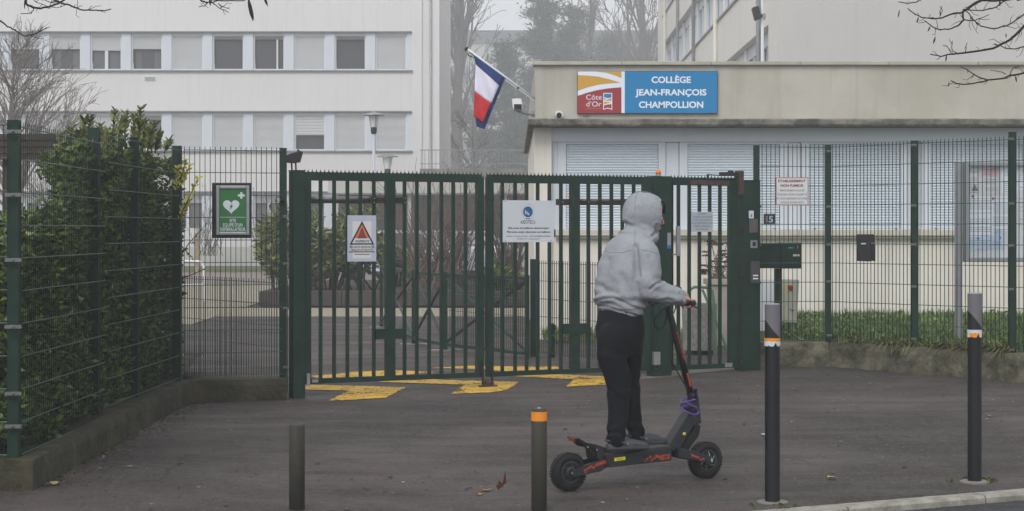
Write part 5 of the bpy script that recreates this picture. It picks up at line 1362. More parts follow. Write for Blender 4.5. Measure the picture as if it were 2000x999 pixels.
bare_tree('bare_tree', 'thin bare tree beside the far left bushy tree', (X(112, 46), 46, CAM-1.5), 4.0, .1, 34, 2.4, .8, .75, MATS['pale_grey_bark'], 2, n=5, minr=.0055, z0=.3)
def pine(label, px, y, h, r, seed, z0=.15, n=34, gap=.75):
    k = 1.4; y *= k; r *= k; h = (h-1.5)*k+1.5
    random.seed(seed); b = Vector((X(px, y), y, CAM-1.5)); t = thing('pine_tree', b, label, 'tree'); tr = MB()
    tr.tube([b, b+Vector((.2, 0, h*.5)), b+Vector((0, 0, h))], [r*.1, r*.06, .03], 8); tr.build('trunk', M_barkfar, t)
    br = MB(); pts = []
    for k in range(n):
        f = z0+(1-z0)*(k+random.random())/n; a = random.uniform(0, 6.28); Lb = r*(1-f**1.6)*random.uniform(.55, 1.15)+.3
        p = b+Vector((0, 0, h*f)); d = Vector((math.cos(a), math.sin(a), random.uniform(-.05, .3))); e = p+d*Lb
        br.tube([p, p.lerp(e, .5)-Vector((0, 0, .08*Lb)), e+Vector((0, 0, .08*Lb))], [.07, .045, .02], 4)
        for q in range(int(5+Lb*3.5)):
            u_ = random.uniform(.25, 1.05); cpt = p.lerp(e, u_)+Vector((random.gauss(0, .22*Lb*.6), random.gauss(0, .22*Lb*.6), random.gauss(0, .2)+.1)); s_ = random.uniform(.4, .8)
            for _ in range(44): pts.append((cpt.x+random.gauss(0, s_), cpt.y+random.gauss(0, s_), cpt.z+random.gauss(0, s_*.42)))
    br.build('limbs', M_barkfar, t)
    V, Fc = leaves(pts, .62, .17, up=.4, fold=.1); np_mesh('needles', V, Fc, M_conifer, t)
pine('tallest dark pine rising behind the flag pole and annexe', 1060, 147, 22, 4.3, 11, .15, 40)
pine('broad pine with gaps left of the tallest pine', 985, 141, 15.5, 3.9, 12, .1, 28)
pine('pine standing right of the tallest pine', 1122, 155, 20, 3.6, 13, .15, 34)
pine('small pine nearest the flag above the walkway railing', 1015, 125, 8.4, 2.6, 14, .1, 22)
pine('short pine right of the bare tree among the pines', 1192, 165, 18.5, 3.6, 15, .15, 28)
random.seed(21)
bush('hazy_thicket', 'pinkish hazy thicket behind the annexe roof by right building', (X(1245, 240), 240, Z(135, 240)), (4.8, 2, 3.6), 5000, .6, .07, mat('pink_twigs', RGB(134, 104, 100), .9, .2, island=True), 17, 'thicket')
bush('hazy_thicket', 'dull green thicket between the pines above the annexe roof', (X(1165, 242), 242, Z(130, 242)), (5.5, 2, 2.8), 4000, .6, .17, M_conifer, 18, 'thicket')

# ================================================================== HEDGE
random.seed(31)
hd = thing('hedge', (-3.9, 14, LWZ(-3, 14)), 'dense dark laurel hedge growing behind the left mesh fence', 'hedge')
def htop(y): return c+(-.02+.64*sm(11.9, 13.2, y))
pts = []
while len(pts) < 82000:
    y = random.uniform(11.5, 17.3); x = -3.07-1.6*random.random()**1.7-.1*noise.noise(Vector((y*1.5, 0, 0))); 
    zt = htop(y)+.12*noise.noise(Vector((x*2, y*2, 0))); zb = LWZ(x, y)
    z = zb+(zt-zb)*random.random()
    if z > c+.12 and 1000+x*F/y < 100+30*noise.noise(Vector((z*6, 2, 1))): continue
    q = Vector((x, y, z))
    if noise.noise(q*2.3) > -.28 and noise.noise(q*.9+Vector((3, 0, 0))) > -.5: pts.append((x, y, z))
V, Fc = leaves(pts, .066, .033, up=.25); np_mesh('foliage', V, Fc, M_leafD, hd)
pts = []
while len(pts) < 5000:
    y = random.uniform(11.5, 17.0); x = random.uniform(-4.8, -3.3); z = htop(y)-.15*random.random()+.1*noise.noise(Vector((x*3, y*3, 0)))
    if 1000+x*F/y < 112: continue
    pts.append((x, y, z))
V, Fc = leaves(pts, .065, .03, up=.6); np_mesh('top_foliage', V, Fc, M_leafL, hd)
pts = []
for _ in range(260):
    y = random.uniform(11.45, 13.2); pts.append((-3.04-.12*random.random(), y, random.uniform(LWZ(0, y)+.05, c+.2)))
V, Fc = leaves(pts, .075, .04, up=.2); np_mesh('large_leaves', V, Fc, mat('grey_green_leaf', RGB(92, 116, 88), .35, .3, island=True, col2=RGB(120, 140, 96)), hd)
sb = MB(); lp = []; ld = []
def shoot(px, pyb, pyt, y, lean=0, n=9, L=.09):
    b = P(px, pyb, y); t_ = P(px+lean, pyt, y+random.uniform(-.1, .1)); sb.tube([b, b.lerp(t_, .5)+Vector((random.uniform(-.02, .02), 0, 0)), t_], [.006, .004, .002], 4)
    d = (t_-b).normalized()
    for i in range(n):
        f = .15+.85*i/(n-1); p = b.lerp(t_, f); a = i*1.57+random.uniform(-.4, .4)
        for s_ in (0, math.pi):
            o = Vector((math.cos(a+s_), math.sin(a+s_), 0)); lp.append(p[:]); ld.append((d*1.0+o*.75)[:])
for (px, pt, ln) in ((163, 235, 4), (176, 232, 6), (150, 262, 0), (120, 268, -4), (214, 258, 3), (224, 220, 3), (236, 240, 5), (247, 224, 8), (262, 230, 2), (275, 216, 8), (268, 250, 5), (283, 240, 6), (300, 245, 12), (311, 262, 8), (330, 278, 10), (196, 250, -4), (140, 255, -3), (205, 262, 6), (290, 262, -6)):
    shoot(px-ln, 300, pt, random.uniform(14.2, 15.6), ln, 8+int((300-pt)/9))
V, Fc = bigleaves(lp, ld, .07, .032); np_mesh('shoot_leaves', V, Fc, M_leafL, hd); lp.clear(); ld.clear()
for (px, pb, pt, ln) in ((352, 352, 316, 10), (350, 370, 326, 20), (350, 425, 352, 36), (348, 440, 395, 20), (344, 380, 330, 2)):
    shoot(px, pb, pt, 16.3, ln, 9)
V, Fc = bigleaves(lp, ld, .06, .028); np_mesh('autumn_leaves', V, Fc, M_leafY, hd); lp.clear(); ld.clear()
for (px, pb, pt, ln) in ((345, 512, 440, 56), (345, 548, 528, 50), (345, 470, 505, 30)):
    shoot(px, pb, pt, 16.9, ln, 6)
V, Fc = bigleaves(lp, ld, .035, .015); np_mesh('small_leaves', V, Fc, M_leafD, hd)
for i in range(70):
    y = random.uniform(11.6, 17); b = Vector((random.uniform(-4.2, -3.3), y, LWZ(0, y)-.05)); sb.tube([b, b+Vector((random.uniform(-.2, .2), random.uniform(-.2, .2), .8)), b+Vector((random.uniform(-.4, .3), random.uniform(-.3, .3), 1.5))], [.018, .012, .005], 5)
sb.build('stems', M_bark, hd)

# ================================================================== BOLLARDS
def bollard(px, pybase, pytop, wpx, label, style, yy=None):
    if yy is None: base = gp(px, pybase)
    else: base = Vector((X(px, yy), yy, G(X(px, yy), yy)))
    y = base.y; r = wpx/2/F*y; zt = Z(pytop, y); z0 = base.z
    t = thing('bollard', base, label, 'bollard', 'bollards across the drive entrance')
    x = base.x
    if style == 'short':
        m = mat('dark_olive_bollard', RGB(50, 48, 42), .7, .15, 5, bump=.002, bscale=60, aniso=(1, 1, .15), dirt=RGB(80, 80, 64), dirt_amt=.4)
        MB().lathe((x, y, z0-.1), [(r, 0), (r, zt-z0+.088), (r-.006, zt-z0+.1)], 28).build('shaft', m, t, smooth=False).data.polygons.foreach_set('use_smooth', [True]*28*2+[False]*2)
        return t, r, y, x, zt
    m = mat('black_bollard', RGB(12, 14, 19), .5, .15, 6, bump=.001, bscale=40, dirt=RGB(40, 42, 46), dirt_amt=.3)
    zs = zt-(.205 if style == 'b1' else .235)
    MB().lathe((x, y, z0-.05), [(r*.98, 0), (r*.98, zs-z0+.05)], 28).build('shaft', m, t)
    mg = mat('grey_reflective', RGB(104, 102, 106), .5, .06, 20); mk = mat('black_film', RGB(26, 26, 30), .5)
    mb = MB(); n = 36; zl = zs+.01
    vs = []; fs = []
    for i in range(n):
        a = 2*math.pi*i/n; dx, dy = math.cos(a), math.sin(a)
        # diagonal edge seen from the drive: high on the left, low on the right
        f = (dx+1)/2; zc = zs+(.105 if style == 'b1' else .115)*(1-f)**(1.0 if style == 'b2' else 1.4)+.004
        for z in (zs, zc, zt-.006): vs.append((x+dx*r, y+dy*r, z))
        vs.append((x+dx*(r-.004), y+dy*(r-.004), zt))
    mb.cm = 1
    o = mb
    f1 = [(i*4, ((i+1) % n)*4, ((i+1) % n)*4+1, i*4+1) for i in range(n)]; f2 = [(i*4+1, ((i+1) % n)*4+1, ((i+1) % n)*4+2, i*4+2) for i in range(n)]
    f3 = [(i*4+2, ((i+1) % n)*4+2, ((i+1) % n)*4+3, i*4+3) for i in range(n)]
    mb.add(vs, f1+f2+f3+[tuple(i*4+3 for i in range(n))]); mb.mi = [1]*n+[0]*n+[2]*n+[2]
    mb.build('reflective_sleeve', [mg, mk, M_alu], t)
    # torn tape band
    zt1 = zs+(.0 if style == 'b1' else -.0); vs = []; fs = []; rr = r+.0022; mi = []
    hb = .05
    tb = MB(); k = 40
    for i in range(k):
        a = 2*math.pi*i/k; dx, dy = math.cos(a), math.sin(a)
        e = .012*noise.noise(Vector((a*3, 1 if style == 'b1' else 5, 0)))
        zz_ = [zt1-.001, zt1-hb*.42+e, zt1-hb+ (.02*max(0, noise.noise(Vector((a*2.3+1, 2, 0)))*2.2))]
        for z in zz_: vs.append((x+dx*rr, y+dy*rr, z))
    for i in range(k):
        j = (i+1) % k
        for q in range(2):
            fs.append((i*3+q, i*3+q+1, j*3+q+1, j*3+q)); mi.append(q if style == 'b1' else 1-q if noise.noise(Vector((i*.25, 2, 0))) > -.05 else 1)
    tb.add(vs, fs); tb.mi = mi; tb.build('torn_tape', [M_orange, M_signwhite], t)
    fo = MB(); n = 22
    fo.lathe((x, y, z0-.04), [(r*2.05, 0), (r*2.05, .046), (r*1.9, .05), (r*.99, .05)], 22); fo.build('concrete_collar', M_concrete, t)
    return t, r, y, x, zt
bollard(580, 1024, 829, 31, 'short plain olive grey bollard at the bottom left of the drive', 'short', 10.8)
t, r, y, x, zt = bollard(1053, 1024, 798, 30.5, 'short olive grey bollard with orange tape band around its head', 'short', 10.9)
MB().lathe((x, y, Z(822, y)), [(r+.0015, 0), (r+.0015, (822-804)/F*y)], 28).build('orange_tape', M_orange, t)
MB().lathe((x, y, zt), [(.012, 0), (.008, .006)], 8).build('cap_screw', M_steel, t)
bollard(1508.5, 982, 593, 30, 'black bollard with grey top and torn orange tape in front of the letter box', 'b1')
bollard(1903.5, 942, 572, 27.5, 'black bollard with grey top and torn white tape at the right', 'b2')

# ================================================================== SCOOTER
R0 = gp(1110, 960); F0 = gp(1377, 935)
fw_ = Vector((F0.x-R0.x, F0.y-R0.y, 0)); WB = fw_.length; fw_.normalize(); lf_ = Vector((-fw_.y, fw_.x, 0))
slope = (F0.z-R0.z)
TS = Matrix(((fw_.x, lf_.x, 0, R0.x), (fw_.y, lf_.y, 0, R0.y), (0, 0, 1, R0.z), (0, 0, 0, 1)))
def SL(px, py, ly=0.):
    o = R0+lf_*ly; k = (px-1000)/F
    # (o + f*lx) with x = k*y
    lx = (k*o.y-o.x)/(fw_.x-k*fw_.y); y = o.y+fw_.y*lx
    return lx, Z(py, y)-R0.z
def J(px, py, ly=0.):
    a, b = SL(px, py, ly); return Vector((a, ly, b))
scoot = thing('electric_scooter', R0, 'dark electric scooter with orange decals carrying the hooded rider', 'scooter')
M_sc = mat('scooter_dark_metal', RGB(40, 42, 46), .45, .12, 10, spec=.5, metal=.2)
M_tyre = mat('tyre_rubber', RGB(20, 20, 21), .8, .2, 20, bump=.002, bscale=60)
M_rim = mat('rim_metal', RGB(66, 68, 70), .35, .2, 10, metal=.5)
M_bright = mat('bright_metal', RGB(180, 180, 178), .3, .1, 20, metal=.7)
M_odec = mat('orange_decal', RGB(158, 58, 34), .5, .08, 20)
RW = .121
def wheel(lx, lz):
    cw_ = Vector((lx, 0, lz)); w = MB(TS)
    prof = []
    for i in range(13):
        a = -math.pi/2+math.pi*i/12*1.0; prof.append((RW-.034+.034*math.cos(a), .038*math.sin(a)))
    w.lathe(cw_, [(RW-.05, -.03)]+[(r_, h_) for r_, h_ in prof]+[(RW-.05, .03)], 40, (0, 1, 0))
    # tread blocks
    for i in range(40):
        a = 2*math.pi*i/40; 
        for s_ in (-1, 1):
            aa = a+(.08 if s_ > 0 else 0); d = Vector((math.cos(aa), 0, math.sin(aa))); t_ = Vector((-d.z, 0, d.x)); p = cw_+d*(RW-.004)+Vector((0, s_*.018, 0))
            w.bar(p-t_*.0055, p+t_*.0055, .018, .005, d)
    wo_ = w.build('wheel', M_tyre, scoot, smooth=False)
    r_ = MB(TS)
    for s_ in (-1, 1):
        r_.lathe(cw_+Vector((0, s_*.012, 0)), [(RW-.048, .012*1), (RW-.052, .022), (RW-.062, .022), (RW-.066, .008)], 32, (0, s_, 0))
        r_.lathe(cw_+Vector((0, s_*.008, 0)), [(.034, 0), (.034, .03), (.026, .034)], 20, (0, s_, 0))
    r_.lathe(cw_+Vector((0, -.01, 0)), [(RW-.055, 0), (RW-.055, .004)], 24, (0, -1, 0)); r_.build('rim', M_rim, wo_)
    sp = MB(TS)
    for i in range(6):
        a = 2*math.pi*i/6; pts_ = [cw_+Vector((math.cos(a+q*.25)*ra, -.026, math.sin(a+q*.25)*ra)) for q, ra in enumerate((.03, .045, RW-.06))]
        sp.tube(pts_, [.007, .005, .005], 5)
    sp.build('spokes', M_bright if lx > .5 else M_rim, wo_)
    MB(TS).lathe(cw_+Vector((0, -.06, 0)), [(.014, 0), (.014, .012), (.008, .018)], 8, (0, -1, 0)).build('axle_nut', M_bright, wo_)
    return cw_
wr = wheel(0, RW); wf = wheel(WB, RW+slope)
q = lambda: MB(TS)
# swing arms
def arm(pts, ly, th, name='swing_arm', m=None, dec=None):
    pl_ = [SL(a, b, ly-th/2) for a, b in pts]; o = q().prism(pl_, ly-th/2, ly+th/2).build(name, m or M_sc, scoot, bevel=.003); return o
arm([(1122, 933), (1120, 919), (1160, 904), (1190, 896), (1192, 910), (1172, 922), (1160, 924)], -.07, .03)
a_ = [(x_, z_) for x_, z_ in [(0-.03, RW+.02), (0-.03, RW-.02), (.1, RW-.005), (.24, RW+.03), (.24, RW+.085), (.12, RW+.055)]]
q().prism(a_, .055, .085).build('swing_arm', M_sc, scoot, bevel=.003)
arm([(1325, 893), (1330, 876), (1352, 880), (1388, 892), (1390, 906), (1360, 900), (1340, 897)], -.07, .03)
q().prism([(WB+.03, RW+slope+.02), (WB+.03, RW+slope-.02), (WB-.1, RW+slope), (WB-.22, RW+.04), (WB-.22, RW+.09), (WB-.1, RW+.06)], .055, .085).build('swing_arm', M_sc, scoot, bevel=.003)
# deck
DLy = .1
d0 = SL(1184, 889, -DLy); d1 = SL(1312, 873, -DLy); e1 = SL(1312, 900, -DLy); e0 = SL(1189, 914, -DLy)
DECK = (d0[1]+d1[1])/2
q().prism([d0, d1, e1, (e0[0], e0[1])], -DLy, DLy).build('deck', M_sc, scoot, bevel=.006)
q().prism([(d0[0]+.01, d0[1]+.001), (d1[0]-.01, d1[1]+.001), (d1[0]-.012, d1[1]+.007), (d0[0]+.012, d0[1]+.007)], -DLy+.008, DLy-.008).build('deck_grip', mat('deck_grip_grey', RGB(70, 68, 66), .9, .2, 40, bump=.002, bscale=200), scoot)
# rear block and footrest
q().prism([SL(1163, 868, -.07), SL(1186, 876, -.07), SL(1192, 912, -.07), SL(1168, 898, -.07)], -.07, .07).build('rear_bracket', M_sc, scoot, bevel=.004)
fr_ = [SL(1124, 858, -.05), SL(1128, 855, -.05), SL(1146, 866, -.05), SL(1190, 878, -.05), SL(1190, 884, -.05), SL(1144, 874, -.05), SL(1136, 866, -.05)]
q().prism(fr_, -.06, .06).build('rear_footrest', M_black, scoot, bevel=.003)
q().prism([SL(1142, 870, -.05), SL(1152, 872, -.05), SL(1172, 893, -.05), SL(1160, 893, -.05)], -.05, -.04).build('stay', M_black, scoot)
q().box(*(lambda a: (a[0], a[0]+.03))(SL(1125, 862, -.06)), -.03, .03, SL(1125, 864, -.06)[1], SL(1125, 858, -.06)[1]).build('tail_light', mat('tail_light_red', RGB(120, 44, 34), .4), scoot)
# front neck
q().prism([SL(1300, 876, -.03), SL(1344, 806, -.03), SL(1360, 818, -.03), SL(1322, 884, -.03)], -.045, .045).build('neck', M_sc, scoot, bevel=.006)
q().prism([SL(1326, 884, -.04), SL(1352, 848, -.04), SL(1362, 828, -.04), SL(1370, 832, -.04), SL(1366, 852, -.04), SL(1340, 888, -.04)], -.035, .035).build('rear_neck_plate', M_black, scoot, bevel=.004)
q().prism([SL(1345, 800, -.03), SL(1352, 780, -.03), SL(1364, 776, -.03), SL(1370, 826, -.03), SL(1356, 834, -.03)], -.035, .035).build('hinge_block', M_sc, scoot, bevel=.006)
q().bar(J(1361, 785, -.03), J(1358, 760, -.03), .016, .016).build('hinge_lever', M_black, scoot)
q().prism([SL(1319, 874, -.05), SL(1336, 876, -.05), SL(1342, 892, -.05), SL(1322, 894, -.05)], -.05, .05).build('front_bracket', M_black, scoot, bevel=.004)
sb_ = J(1353, 785); stp = J(1304, 597)
q().tube([sb_, stp], .0225, 16).build('stem', M_black, scoot, smooth=True)
q().tube([sb_.lerp(stp, .0), sb_.lerp(stp, .1)], .028, 16).build('stem_clamp', M_sc, scoot)
HB = J(1303, 590); hbz = HB.z; GRX = SL(1345, 587, -.25)[0]
hb = q(); hb.tube([(GRX-.01, -.31, hbz), (HB.x, -.1, hbz+.01), (HB.x, .1, hbz+.01), (GRX-.01, .31, hbz)], .012, 10); hb.build('handlebar', M_black, scoot, smooth=True)
for s_ in (-1, 1):
    q().lathe((GRX-.006, s_*.31, hbz), [(.017, -.13), (.018, 0), (.016, .008)], 14, (0, s_, 0)).build('grip', M_dark, scoot)
    q().tube([(HB.x+.03, s_*.12, hbz), (HB.x+.06, s_*.17, hbz-.01), (GRX+.05, s_*.27, hbz-.03)], .005, 6).build('brake_lever', M_black, scoot)
q().ell(J(1322, 568, -.1), .035, .03, .035, 12).build('display', M_black, scoot)
q().tube([J(1322, 578, -.1), J(1318, 592, -.1)], .01, 6).build('display_stem', M_black, scoot)
# strap loop and lock
q().tube([J(1304, 600, -.03), J(1292, 606, -.04), J(1280, 620, -.05), J(1278, 634, -.05), J(1286, 645, -.05), J(1296, 640, -.05), J(1301, 625, -.04), J(1303, 605, -.04)], .006, 6).build('hanging_strap', M_black, scoot)
q().tube([J(1306, 603, -.05), J(1316, 612, -.06), J(1320, 600, -.06), J(1318, 590, -.07)], .005, 6).build('brake_cable', M_black, scoot)
q().tube([J(1310, 598, .0), J(1308, 700, -.03), J(1342, 760, -.03), J(1352, 790, -.03)], .004, 6).build('power_cable', M_black, scoot)
lk = thing('spiral_lock', TS @ J(1344, 800), 'purple spiral cable lock wrapped around the scooter hinge', 'lock')
pts = []
for i in range(120):
    a = i/120*6.5*math.pi; cc = J(1341, 778, -.03).lerp(J(1346, 808, -.03), i/120)
    pts.append(cc+Vector((math.cos(a)*(.052+.008*math.sin(i*.3)), math.sin(a)*.045-.01, .018*math.sin(a*1.3+1))))
q().tube(pts, .0055, 6).build('cable', mat('purple_cable', RGB(88, 64, 138), .4, .1, 10), lk, smooth=True)
q().lathe(J(1350, 800, -.05), [(.012, -.02), (.012, .02)], 10).build('lock_barrel', M_black, lk)
# decals
def decal(quadpx, ly, m=M_odec, n='decal'):
    return q().add([(SL(a, b, ly)[0], ly, SL(a, b, ly)[1]) for a, b in quadpx], [tuple(range(len(quadpx)))]).build(n, m, scoot)
ly = -DLy-.0012
def chk(x, y, s=3.0): decal([(x, y), (x+s, y-s*.12), (x+s, y+s*.88), (x, y+s)], ly)
for (x, y, s_) in ((1262, 895, 4.5), (1268, 891, 4.5), (1271, 897, 4), (1259, 900, 3), (1255, 897, 2), (1276, 894, 4), (1280, 889, 6), (1286, 891, 5.5)): chk(x, y, s_)
decal([(1291, 889.5), (1308, 887), (1308, 896.5), (1290, 899.5)], ly)
decal([(1296, 891), (1305, 889.6), (1305, 894.8), (1296, 896.6)], ly-.001, mat('dark_decal', RGB(92, 44, 32), .5))
decal([(1200, 895), (1221.5, 892), (1221.5, 898.5), (1200, 901.5)], ly, mat('yellow_label', RGB(214, 206, 40), .5, .05))
for k_ in range(2): decal([(1204, 896.6+k_*2), (1217, 894.8+k_*2), (1217, 895.4+k_*2), (1204, 897.2+k_*2)], ly-.001, M_ink)
ly = -.0865
for (a, b, s_) in ((1140, 917, 5), (1146, 914, 5), (1151, 910, 6), (1157, 912, 5), (1163, 906, 6.5), (1168, 904, 7), (1175, 901.5, 7), (1179, 901, 6), (1142, 922, 3.5)): decal([(a, b), (a+s_, b-s_*.3), (a+s_, b+s_*.6), (a, b+s_)], ly)
for (a, b, s_) in ((1350, 886, 6), (1356, 889, 5), (1361, 890.5, 5), (1367, 896, 4), (1372, 894, 4)): decal([(a, b), (a+s_, b+s_*.3), (a+s_, b+s_*1.1), (a, b+s_)], ly)
dz = sb_.lerp(stp, .5)
for k_, fr0 in enumerate(np.linspace(.45, .72, 12)):
    a = sb_.lerp(stp, float(fr0)); q().box(a.x+.002-.003*(k_ % 2), a.x+.008, -.0245, -.0222, a.z-.008, a.z+.006).build('decal', M_odec, scoot)
a = sb_.lerp(stp, .16); b = sb_.lerp(stp, .3)
q().bar((a.x, -.0235, a.z), (b.x, -.0235, b.z), .003, .014, (1, 0, 0)).build('decal', M_odec, scoot)
q().box(*(lambda a: (a[0], a[0]+.02))(SL(1334, 848, -.047)), -.047, -.0455, SL(1334, 850, -.047)[1], SL(1334, 845, -.047)[1]).build('decal', mat('yellow_label', (0, 0, 0)), scoot)
for (a, b) in ((1166, 879), (1148, 874)): q().lathe(J(a, b, -.072), [(.006, 0), (.004, .004)], 8, (0, -1, 0)).build('bolt', M_bright, scoot)

# ================================================================== PERSON
person = thing('person', TS @ Vector((J(1215, 870, 0).x, 0, DECK)), 'hooded rider in grey hoodie black trousers and clogs standing on the scooter', 'person')
def grey_fleece():
    return mat('grey_melange_fleece', RGB(148, 151, 157), .95, .12, 7, bump=.006, bscale=150, spec=.12, dirt=RGB(126, 129, 134), dirt_amt=.4, dirt_scale=90)
M_fleece = grey_fleece()
M_trs = mat('black_cotton', RGB(17, 18, 24), .85, .15, 6, bump=.002, bscale=150, spec=.2)
M_skin = mat('skin', RGB(176, 124, 102), .55, .06, 8, spec=.35)
M_hair = mat('dark_hair', RGB(30, 24, 22), .6, .3, 60, aniso=(1, 1, .2))
M_clog = mat('charcoal_foam', RGB(60, 62, 67), .7, .08, 10, bump=.001, bscale=80)
HC = J(1256, 418, 0)
TH0 = TS @ Matrix.Translation(HC)
TH = TS @ Matrix.Translation(HC) @ Matrix.Rotation(math.radians(-16), 4, 'Z') @ Matrix.Rotation(math.radians(8), 4, 'Y')
def tl(a, b, f): return a.lerp(b, f)
SR = J(1261, 491, -.165); ER = J(1268, 560, -.225); WR = J(1334, 582, -.245)
SLh = Vector((SR.x+.0, .165, SR.z)); EL = Vector((ER.x, .225, ER.z)); WL = Vector((WR.x, .245, WR.z))
def limb(mb, pts, rads, n=16):
    # subdivide smoothly
    P_ = [Vector(p) for p in pts]; out = []; ro = []
    m_ = 8
    for i in range(len(P_)-1):
        p0 = P_[max(0, i-1)]; p1 = P_[i]; p2 = P_[i+1]; p3 = P_[min(len(P_)-1, i+2)]
        for k in range(m_):
            t_ = k/m_; out.append(.5*((2*p1)+(p2-p0)*t_+(2*p0-5*p1+4*p2-p3)*t_*t_+(3*p1-p0-3*p2+p3)*t_**3)); ro.append(rads[i]*(1-t_)+rads[i+1]*t_)
    out.append(P_[-1]); ro.append(rads[-1]); mb.tube(out, ro, n)
    mb.ell(P_[0], rads[0], rads[0], rads[0], 14); mb.ell(P_[-1], rads[-1], rads[-1], rads[-1], 12)
def ring(px, py, a, b, ly=0., tilt=0.):
    p = J(px, py, ly); return (p, Vector((a*math.cos(tilt), 0, a*math.sin(tilt))), Vector((0, b, 0)))
def fold_disp(o, fn):
    inv = TS.inverted(); me = o.data; off = WLOC[person.name]
    cn = [(v.co.copy(), v.normal.copy()) for v in me.vertices]; out_ = []
    for co, nn in cn: out_ += list(co+nn*fn(inv @ (co+off)))
    me.vertices.foreach_set('co', out_); me.update()
# hoodie
hd_ = MB(TS)
hd_.loft([ring(1212, 621, .118, .165, 0, -.3), ring(1211, 611, .13, .178, 0, -.3), ring(1211, 604, .134, .182, 0, -.28), ring(1211, 597, .15, .195, 0, -.2), ring(1212, 588, .155, .196), ring(1213, 570, .156, .198), ring(1216, 545, .155, .198),
          ring(1219, 520, .15, .198), ring(1224, 498, .142, .192), ring(1231, 482, .14, .195), ring(1235, 469, .122, .168), ring(1240, 459, .106, .128), ring(1249, 450, .108, .1), ring(1256, 436, .1, .09)], 32)
limb(hd_, [tl(SR, Vector((SR.x-.02, -.05, SR.z+.02)), .6), SR+Vector((0, 0, -.01)), tl(SR, ER, .5)+Vector((.0, -.012, 0)), ER, tl(ER, WR, .45)+Vector((0, 0, -.014)), tl(ER, WR, .8)+Vector((0, 0, -.006)), WR+Vector((.012, 0, 0))], [.078, .084, .078, .074, .068, .057, .036], 20)
limb(hd_, [tl(SLh, Vector((SLh.x-.02, .05, SLh.z+.02)), .6), SLh, tl(SLh, EL, .5), EL, tl(EL, WL, .45), tl(EL, WL, .8), WL+Vector((.012, 0, 0))], [.075, .08, .07, .064, .056, .048, .036], 20)
hd_.T = TH
hr = [(-.128, .03, .04, 0), (-.118, .06, .075, 0), (-.09, .088, .108, .004), (-.05, .108, .128, .006), (0, .116, .136, .004), (.04, .112, .134, 0), (.075, .1, .126, -.004), (.098, .088, .116, -.008), (.104, .08, .108, -.01), (.092, .072, .098, -.01), (.06, .066, .09, -.01)]
hd_.loft([((x, 0, z), (0, b_, 0), (0, 0, c_)) for (x, b_, c_, z) in hr], 32)
# hood drape at the neck, back and front
hd_.T = TS
hd_.ell(J(1242, 462, 0), .118, .122, .022, 20, Matrix.Rotation(.3, 3, 'Y'))
hd_.ell(J(1268, 466, -.03), .06, .075, .045, 16)
ho = hd_.build('hoodie', M_fleece, person)
apply_mods(ho, [('REMESH', dict(mode='VOXEL', voxel_size=.0062)), ('SMOOTH', dict(iterations=9, factor=.5))])
CREASES = [([(1240, 482), (1243, 500), (1243, 520), (1247, 540)], 4.5, .013), ([(1164, 588), (1180, 584), (1196, 582), (1210, 588), (1223, 595), (1245, 603), (1262, 607)], 3, .010),
    ([(1164, 598), (1182, 599), (1200, 604), (1222, 611), (1245, 617), (1258, 619)], 1.6, .008), ([(1220, 436), (1232, 443), (1248, 446), (1260, 453), (1268, 461)], 3.5, .009), ([(1292, 552), (1281, 556), (1270, 566)], 2.4, .009),
    ([(1285, 590), (1300, 584), (1312, 586)], 2.6, .007), ([(1170, 560), (1184, 568), (1204, 575)], 5, .009), ([(1328, 572), (1333, 584), (1331, 594)], 2, .006), ([(1215, 540), (1225, 560), (1240, 585)], 5, .009),
    ([(1190, 510), (1186, 535), (1176, 556)], 6, .007), ([(1283, 440), (1281, 455), (1272, 464)], 2.5, .008), ([(1268, 505), (1275, 530), (1284, 545)], 5, .006), ([(1226, 412), (1232, 398), (1246, 388)], 5, .004)]
CREASES = [([(a, b, min(q_[0] for q_ in l_)-22, max(q_[0] for q_ in l_)+22, min(q_[1] for q_ in l_)-22, max(q_[1] for q_ in l_)+22) for a, b in l_], w_, d_) for l_, w_, d_ in CREASES]
